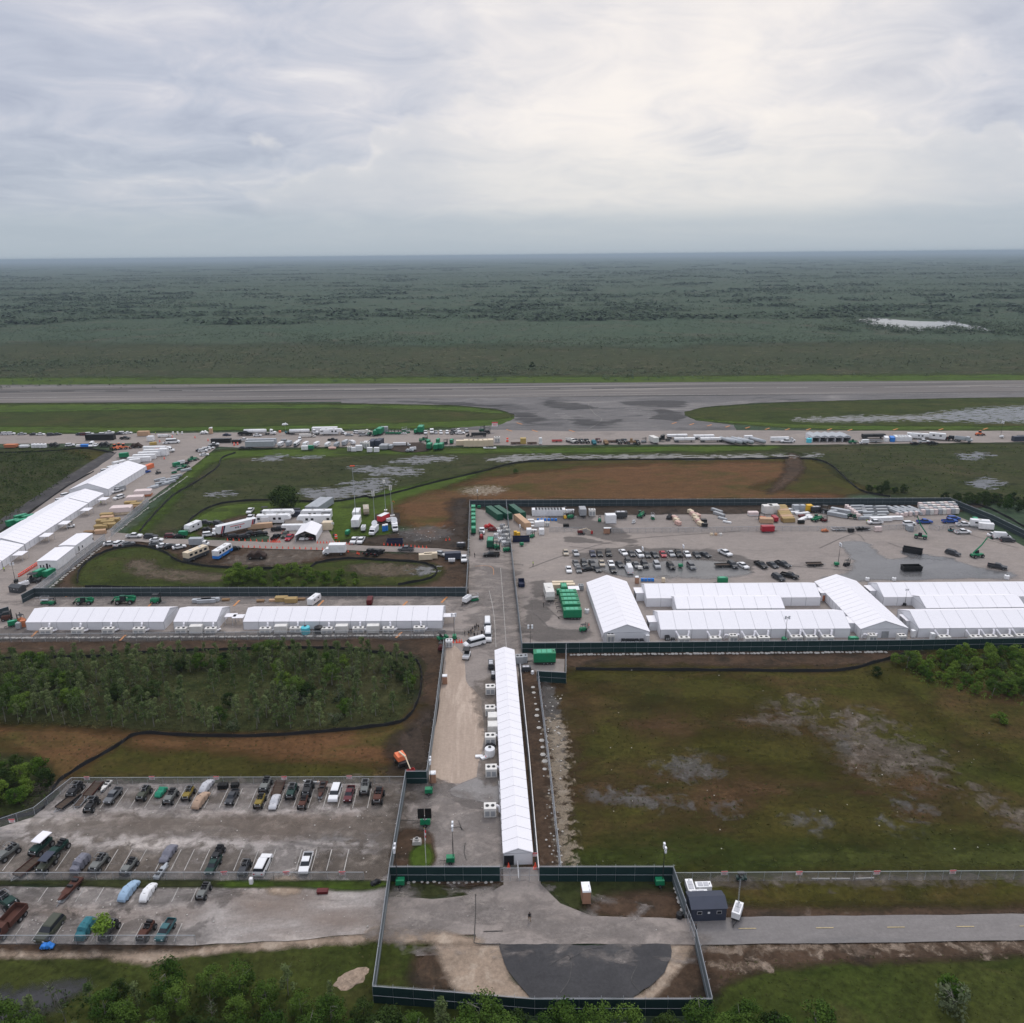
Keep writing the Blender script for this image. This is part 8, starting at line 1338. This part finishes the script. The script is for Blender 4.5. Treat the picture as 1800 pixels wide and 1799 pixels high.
X('hut',1240,1606,0,'dark slate guard hut with two windows by the access road',None,1.0,zc=0.0); X('gen_white',1213,1562,90,'tall white generator left of three by the dark hut',None,.8); X('gen_white',1236,1561,0,'white generator behind the red striped one',None,.8); X('gen_white',1228,1578,0,'white generator with red end just behind the hut','white_paint',.9); X('gen_white',1258,1584,0,'small white unit at the hut corner',None,.7)
mt = X('gen_white',1296,1603,60,'white mobile tower unit right of the dark hut',None,.85); lt=MB()
for i in range(12): zz=2.0+i*.55; lt.tube((.12,.0,zz),(-.06,.1,zz+.55),.012,3).tube((-.06,.1,zz),(-.06,-.1,zz+.55),.012,3).tube((-.06,-.1,zz),(.12,0,zz+.55),.012,3)
for q_ in ((.12,0),(-.06,.1),(-.06,-.1)): lt.tube((*q_,1.8),(*q_,8.6),.02,3)
lt.build('lattice_mast', M['steel'], mt)
for i,x in enumerate((1240,1340,1462,1537)): pass
for i,(x,y,x2) in enumerate([(1427,1546,1458),(1462,1546,1494),(1504,1546,1536)]):
    a=at(x,y); b=at(x2,y-1.5*(i==2)); o=MB().tube((0,0,.12),(b.x-a.x,b.y-a.y,.12),.13,6).build('concrete_pole', M['concrete']); o.location=a; tag(o, ['left','middle','right'][i]+' pale pole lying along the low fence', 'pole')
X('cart',1303,1541,0,'dark green quad machine behind the low fence','forest_green',.7)
for i,(x,y) in enumerate([(1272,1549),(1403,1549),(1539,1548),(1672,1547)]): X('sign',x,y,0,(ORD[i]+(' ' if i==0 else ' from left ') if i<3 else 'rightmost ')+'red and white sign on the fence by the field',zc=0)
for i,(x,y) in enumerate([(24,1456),(155,1380.5),(269,1380),(382,1380),(501,1380),(615,1379)]): X('sign',x,y,0,(ORD[i]+(' ' if i==0 else ' from left ') if i<5 else 'rightmost ')+'red and white sign on the upper lot fence',zc=0)
for i,(x,y) in enumerate([(396,1549),(505,1549),(603,1549)]): X('sign',x,y,0,['left','middle','right'][i]+' red and white sign on the fence between the vehicle rows',zc=0)
X('toilet',441,1546,0,'white notice cabin by the lot gate','white_paint',.5)
# --- stored vehicles: upper row
BX = lambda key,x,y,h,lab,col=None,sc=1.0: X(key,x,y,h,lab,col,(sc*.70,sc*.84,sc*1.05) if key in ('tarp_boat','tarp_truck') else sc*(.86 if key!='suv' else .95),group='stored off road vehicles')
BX('buggy',132,1388,-95,'dark high buggy at the left end of the upper row','charcoal'); BX('flattrailer',119,1411,-110,'dark flat trailer in front of the leftmost buggy','charcoal'); BX('flattrailer',164,1389,-95,'rusty trailer frame behind the black buggy'); BX('buggy',161,1414,-90,'black buggy with blue seat nearest the lane','car_black',.95); BX('flattrailer',143,1409,-95,'grey junk trailer between buggies','grey_paint',.75); BX('lifted',199,1399,-98,'silver grey truck on big wheels at left','car_grey',.9)
BX('boat',186,1382,-95,'white debris boat behind the silver truck','off_white',.7); BX('buggy',253,1394,-95,'dark olive swamp jeep left of the green tarp','car_olive',.95); BX('tarp_lump',283,1391,80,'bright green tarpaulin over a vehicle','green_tarp',.9); BX('buggy_open',300,1401,-92,'pale grey camouflage swamp jeep','camo_grey'); BX('buggy',331,1394,-92,'mustard yellow swamp jeep','mustard',.9); BX('tarp_boat',363,1382,80,'silver covered boat behind the tan one','silver_tarp',.85); BX('tarp_boat',353,1407,80,'tan covered boat nearest the lane','tan_tarp',.95)
BX('tyres',392,1383,0,'black tyre pile by the fence'); BX('tyres',413,1381,0,'second black tyre pile by the fence',None,.8); BX('lifted',408,1401,-95,'dark grey truck on big wheels in mid row','car_dark',.85); BX('buggy_open',467,1380,-92,'stripped camouflage car on a trailer','camo_grey',1.0); BX('buggy_open',457,1408,-92,'camouflage jeep with yellow bonnet','mustard',.9); BX('tarp_car',483,1409,-92,'pale grey covered car with one dark wheel','silver_tarp',.95); BX('flattrailer',489,1388,-90,'rusty flat trailer right of the stripped car','rust'); BX('buggy',513,1391,-92,'dark olive high buggy with flat hood','forest_green',1.0); BX('buggy',541,1386,-92,'black high buggy behind the rusty jeep','charcoal',1.0); BX('canoe',553,1376,170,'white canoe lying across behind the buggies'); BX('buggy_open',533,1410,-92,'rusty jeep with white bumper','rust',.85); BX('boat',566,1390,-90,'rusty boat on trailer right of the black buggy'); BX('suv',589,1395,-92,'white SUV in the upper row of stored vehicles','car_white',1.02); BX('lifted',614,1396,-92,'maroon truck with blue tarpaulin','car_maroon',.88); BX('tarp_lump',615,1393,90,'blue tarpaulin lying on the maroon truck','blue_bright',.42); BX('buggy',642,1384,-90,'pale camouflage jeep near the right end','camo_grey',1.0); BX('buggy_open',665,1400,-92,'rusty open buggy at the right end','rust',1.05)
# middle row
BX('buggy',14,1498,-115,'camouflage jeep at the left edge of the middle row','camo_grey'); BX('buggy_white',72,1487,-105,'high green buggy with white canopy','forest_green',1.1); BX('buggy_open',103,1492,-105,'open green buggy right of the white canopy','forest_green'); BX('flattrailer',48,1527,-110,'low flat trailer before the white canopy buggy'); BX('buggy_slate',81,1518,-100,'olive jeep with slate roof','car_olive',.95); BX('tarp_truck',141,1519,-100,'slate covered truck in the middle row','grey_tarp',.95); BX('buggy',174,1517,-100,'camouflage frame buggy right of the slate truck','camo_grey',1.0); BX('buggy_open',227,1523,-100,'small camouflage buggy near the lot fence','camo_grey',.9); BX('tarp_car',296,1500,-98,'lone grey covered car in the middle row','grey_tarp',.98); BX('boat',284,1532,80,'small grey boat by the lot fence','galv',.75); BX('buggy_open',383,1499,-95,'open black buggy behind the dark green truck','charcoal',.85); BX('lifted',375,1521,-97,'dark green truck with yellow front','forest_green',.85); BX('buggy',430,1524,-95,'dark grey jeep left of the white car','car_dark',.85); BX('suv',462,1521,85,'white car seen from behind in the middle row','car_white',1.05); BX('pickup',538,1518,-90,'white pickup with red marks at the right of the row','car_white',.98)
# lower rows
BX('boat',123,1566,-100,'maroon airboat hull in the lower lot','rust',1.1); BX('tarp_boat',226,1566,80,'blue and white covered boat','blue_camo',.9); BX('tarp_boat',260,1568,85,'white covered boat with red nose','white_paint',.8); BX('buggy_open',358,1566,-95,'small camouflage buggy beside the gate pole','camo_grey',.85); BX('buggy',10,1584,-30,'dark jeep with big tyres cut by the left edge','forest_green',1.1); BX('dumptruck',15,1622,-100,'rusty dump truck at the left edge','rust',1.05); BX('suv',88,1634,-100,'grey green SUV in the lowest row','car_olive',1.08); BX('tarp_truck',150,1634,-95,'teal tarpaulin over a tall vehicle','teal_tarp',.95); BX('buggy',192,1634,-95,'dark buggy behind the lime sapling','charcoal',.95); BX('buggy_open',257,1636,-98,'rusty jeep in the lowest row','rust',.9); BX('lifted',291,1635,-98,'dark teal truck with blue tarpaulin','car_teal',.85); BX('tarp_lump',294,1626,90,'blue tarpaulin on the dark teal truck','blue_bright',.5); BX('tarp_lump',82,1660,0,'blue tarpaulin heap at the lowest fence','blue_bright',.6)
X('sheets',567,1567,0,'red barrier block on the lower lot','maroon',.6); X('tarp_lump',660,1548,30,'black debris sack at the lot corner','charcoal',.45)
soil('sand_pile', (0.34,0.255,0.19), (0.26,0.20,0.15), s1=0.6, grain=0.3, gs=3)
sh = empty('sand_mound', at(617,1722), .5, 'pale sand mound on the grass by the left fence', 'mound'); bm_=bmesh.new(); bmesh.ops.create_icosphere(bm_, subdivisions=3, radius=1.0)
for v in bm_.verts: n_=mnoise.noise(v.co*2.2); v.co.x*=2.6*(1+.3*n_); v.co.y*=1.5*(1+.3*n_); v.co.z*=.28*(1+.7*n_)
me_=bpy.data.meshes.new('heap'); bm_.to_mesh(me_); bm_.free(); link_mesh('heap', me_, M['sand_pile'], sh)
# sandbags along the fence feet: too many to count
q=MB(); r_=random.Random(4)
def bags(a,b,n,sz=.5):
    A,B=at(*a),at(*b)
    for i in range(n):
        p=A.lerp(B,(i+.5)/n); s_=sz*r_.uniform(.7,1.2); q.ball((p.x+r_.uniform(-.2,.2),p.y+r_.uniform(-.2,.2),.12),s_,6,4,sz=.35)
bags((-20,1123),(780,1118),150,.55); bags((62,1054),(186,957),30,.55); bags((190,948),(262,892),26,.5); bags((830,893),(823,980),24,.5); bags((892,891),(1660,887),140,.45); bags((1000,1152),(1560,1147),90,.5); bags((937,1205),(960,1360),14,.7); bags((330,838),(262,885),26,.5); bags((690,1552),(870,1552),16,.3); bags((1187,1560),(1203,1610),8,.4)
sb=q.build('sandbags', M['off_white'] if False else M['concrete']); sb['kind']='stuff'
# scraps of litter and stones on the lots
q=MB()
for (x0,x1,y0,y1,n,s_) in ((60,680,1400,1545,70,.12),(0,660,1560,1655,50,.12),(690,880,1380,1520,25,.09),(700,1200,1560,1650,15,.08),(1000,1790,1180,1520,40,.12),(955,990,1210,1520,70,.2),(700,800,930,955,25,.2)):
    for _ in range(n):
        p=at(r_.uniform(x0,x1),r_.uniform(y0,y1)); s2=s_*r_.uniform(.5,1.5); q.ball((p.x,p.y,z+.02),s2,5,3,sz=.35)
lt_=q.build('rubble', M['concrete']); lt_['kind']='stuff'
dup_ = {k_:v for k_,v in USED.items() if v>1}; print('shared labels', dup_)
# ------------------------------------------------------------------ haze
hm = bpy.data.materials.new('haze_air'); hm.use_nodes = True; ht = hm.node_tree; ht.nodes.clear()
pv = nd(ht, 'ShaderNodeVolumePrincipled', i_Density=HAZE, i_Anisotropy=0.2); pv.inputs['Color'].default_value = (0.50,0.61,0.70,1)
ho = nd(ht, 'ShaderNodeOutputMaterial'); ht.links.new(pv.outputs[0], ho.inputs['Volume'])
e = EDGE+500; y0 = -700; z0, z1 = -1.0, H+8
o = pydata('haze', [(-e,y0,z0),(e,y0,z0),(e,e,z0),(-e,e,z0),(-e,y0,z1),(e,y0,z1),(e,e,z1),(-e,e,z1)], [(3,2,1,0),(4,5,6,7),(0,1,5,4),(1,2,6,5),(2,3,7,6),(3,0,4,7)], hm)
o['kind'] = 'stuff'
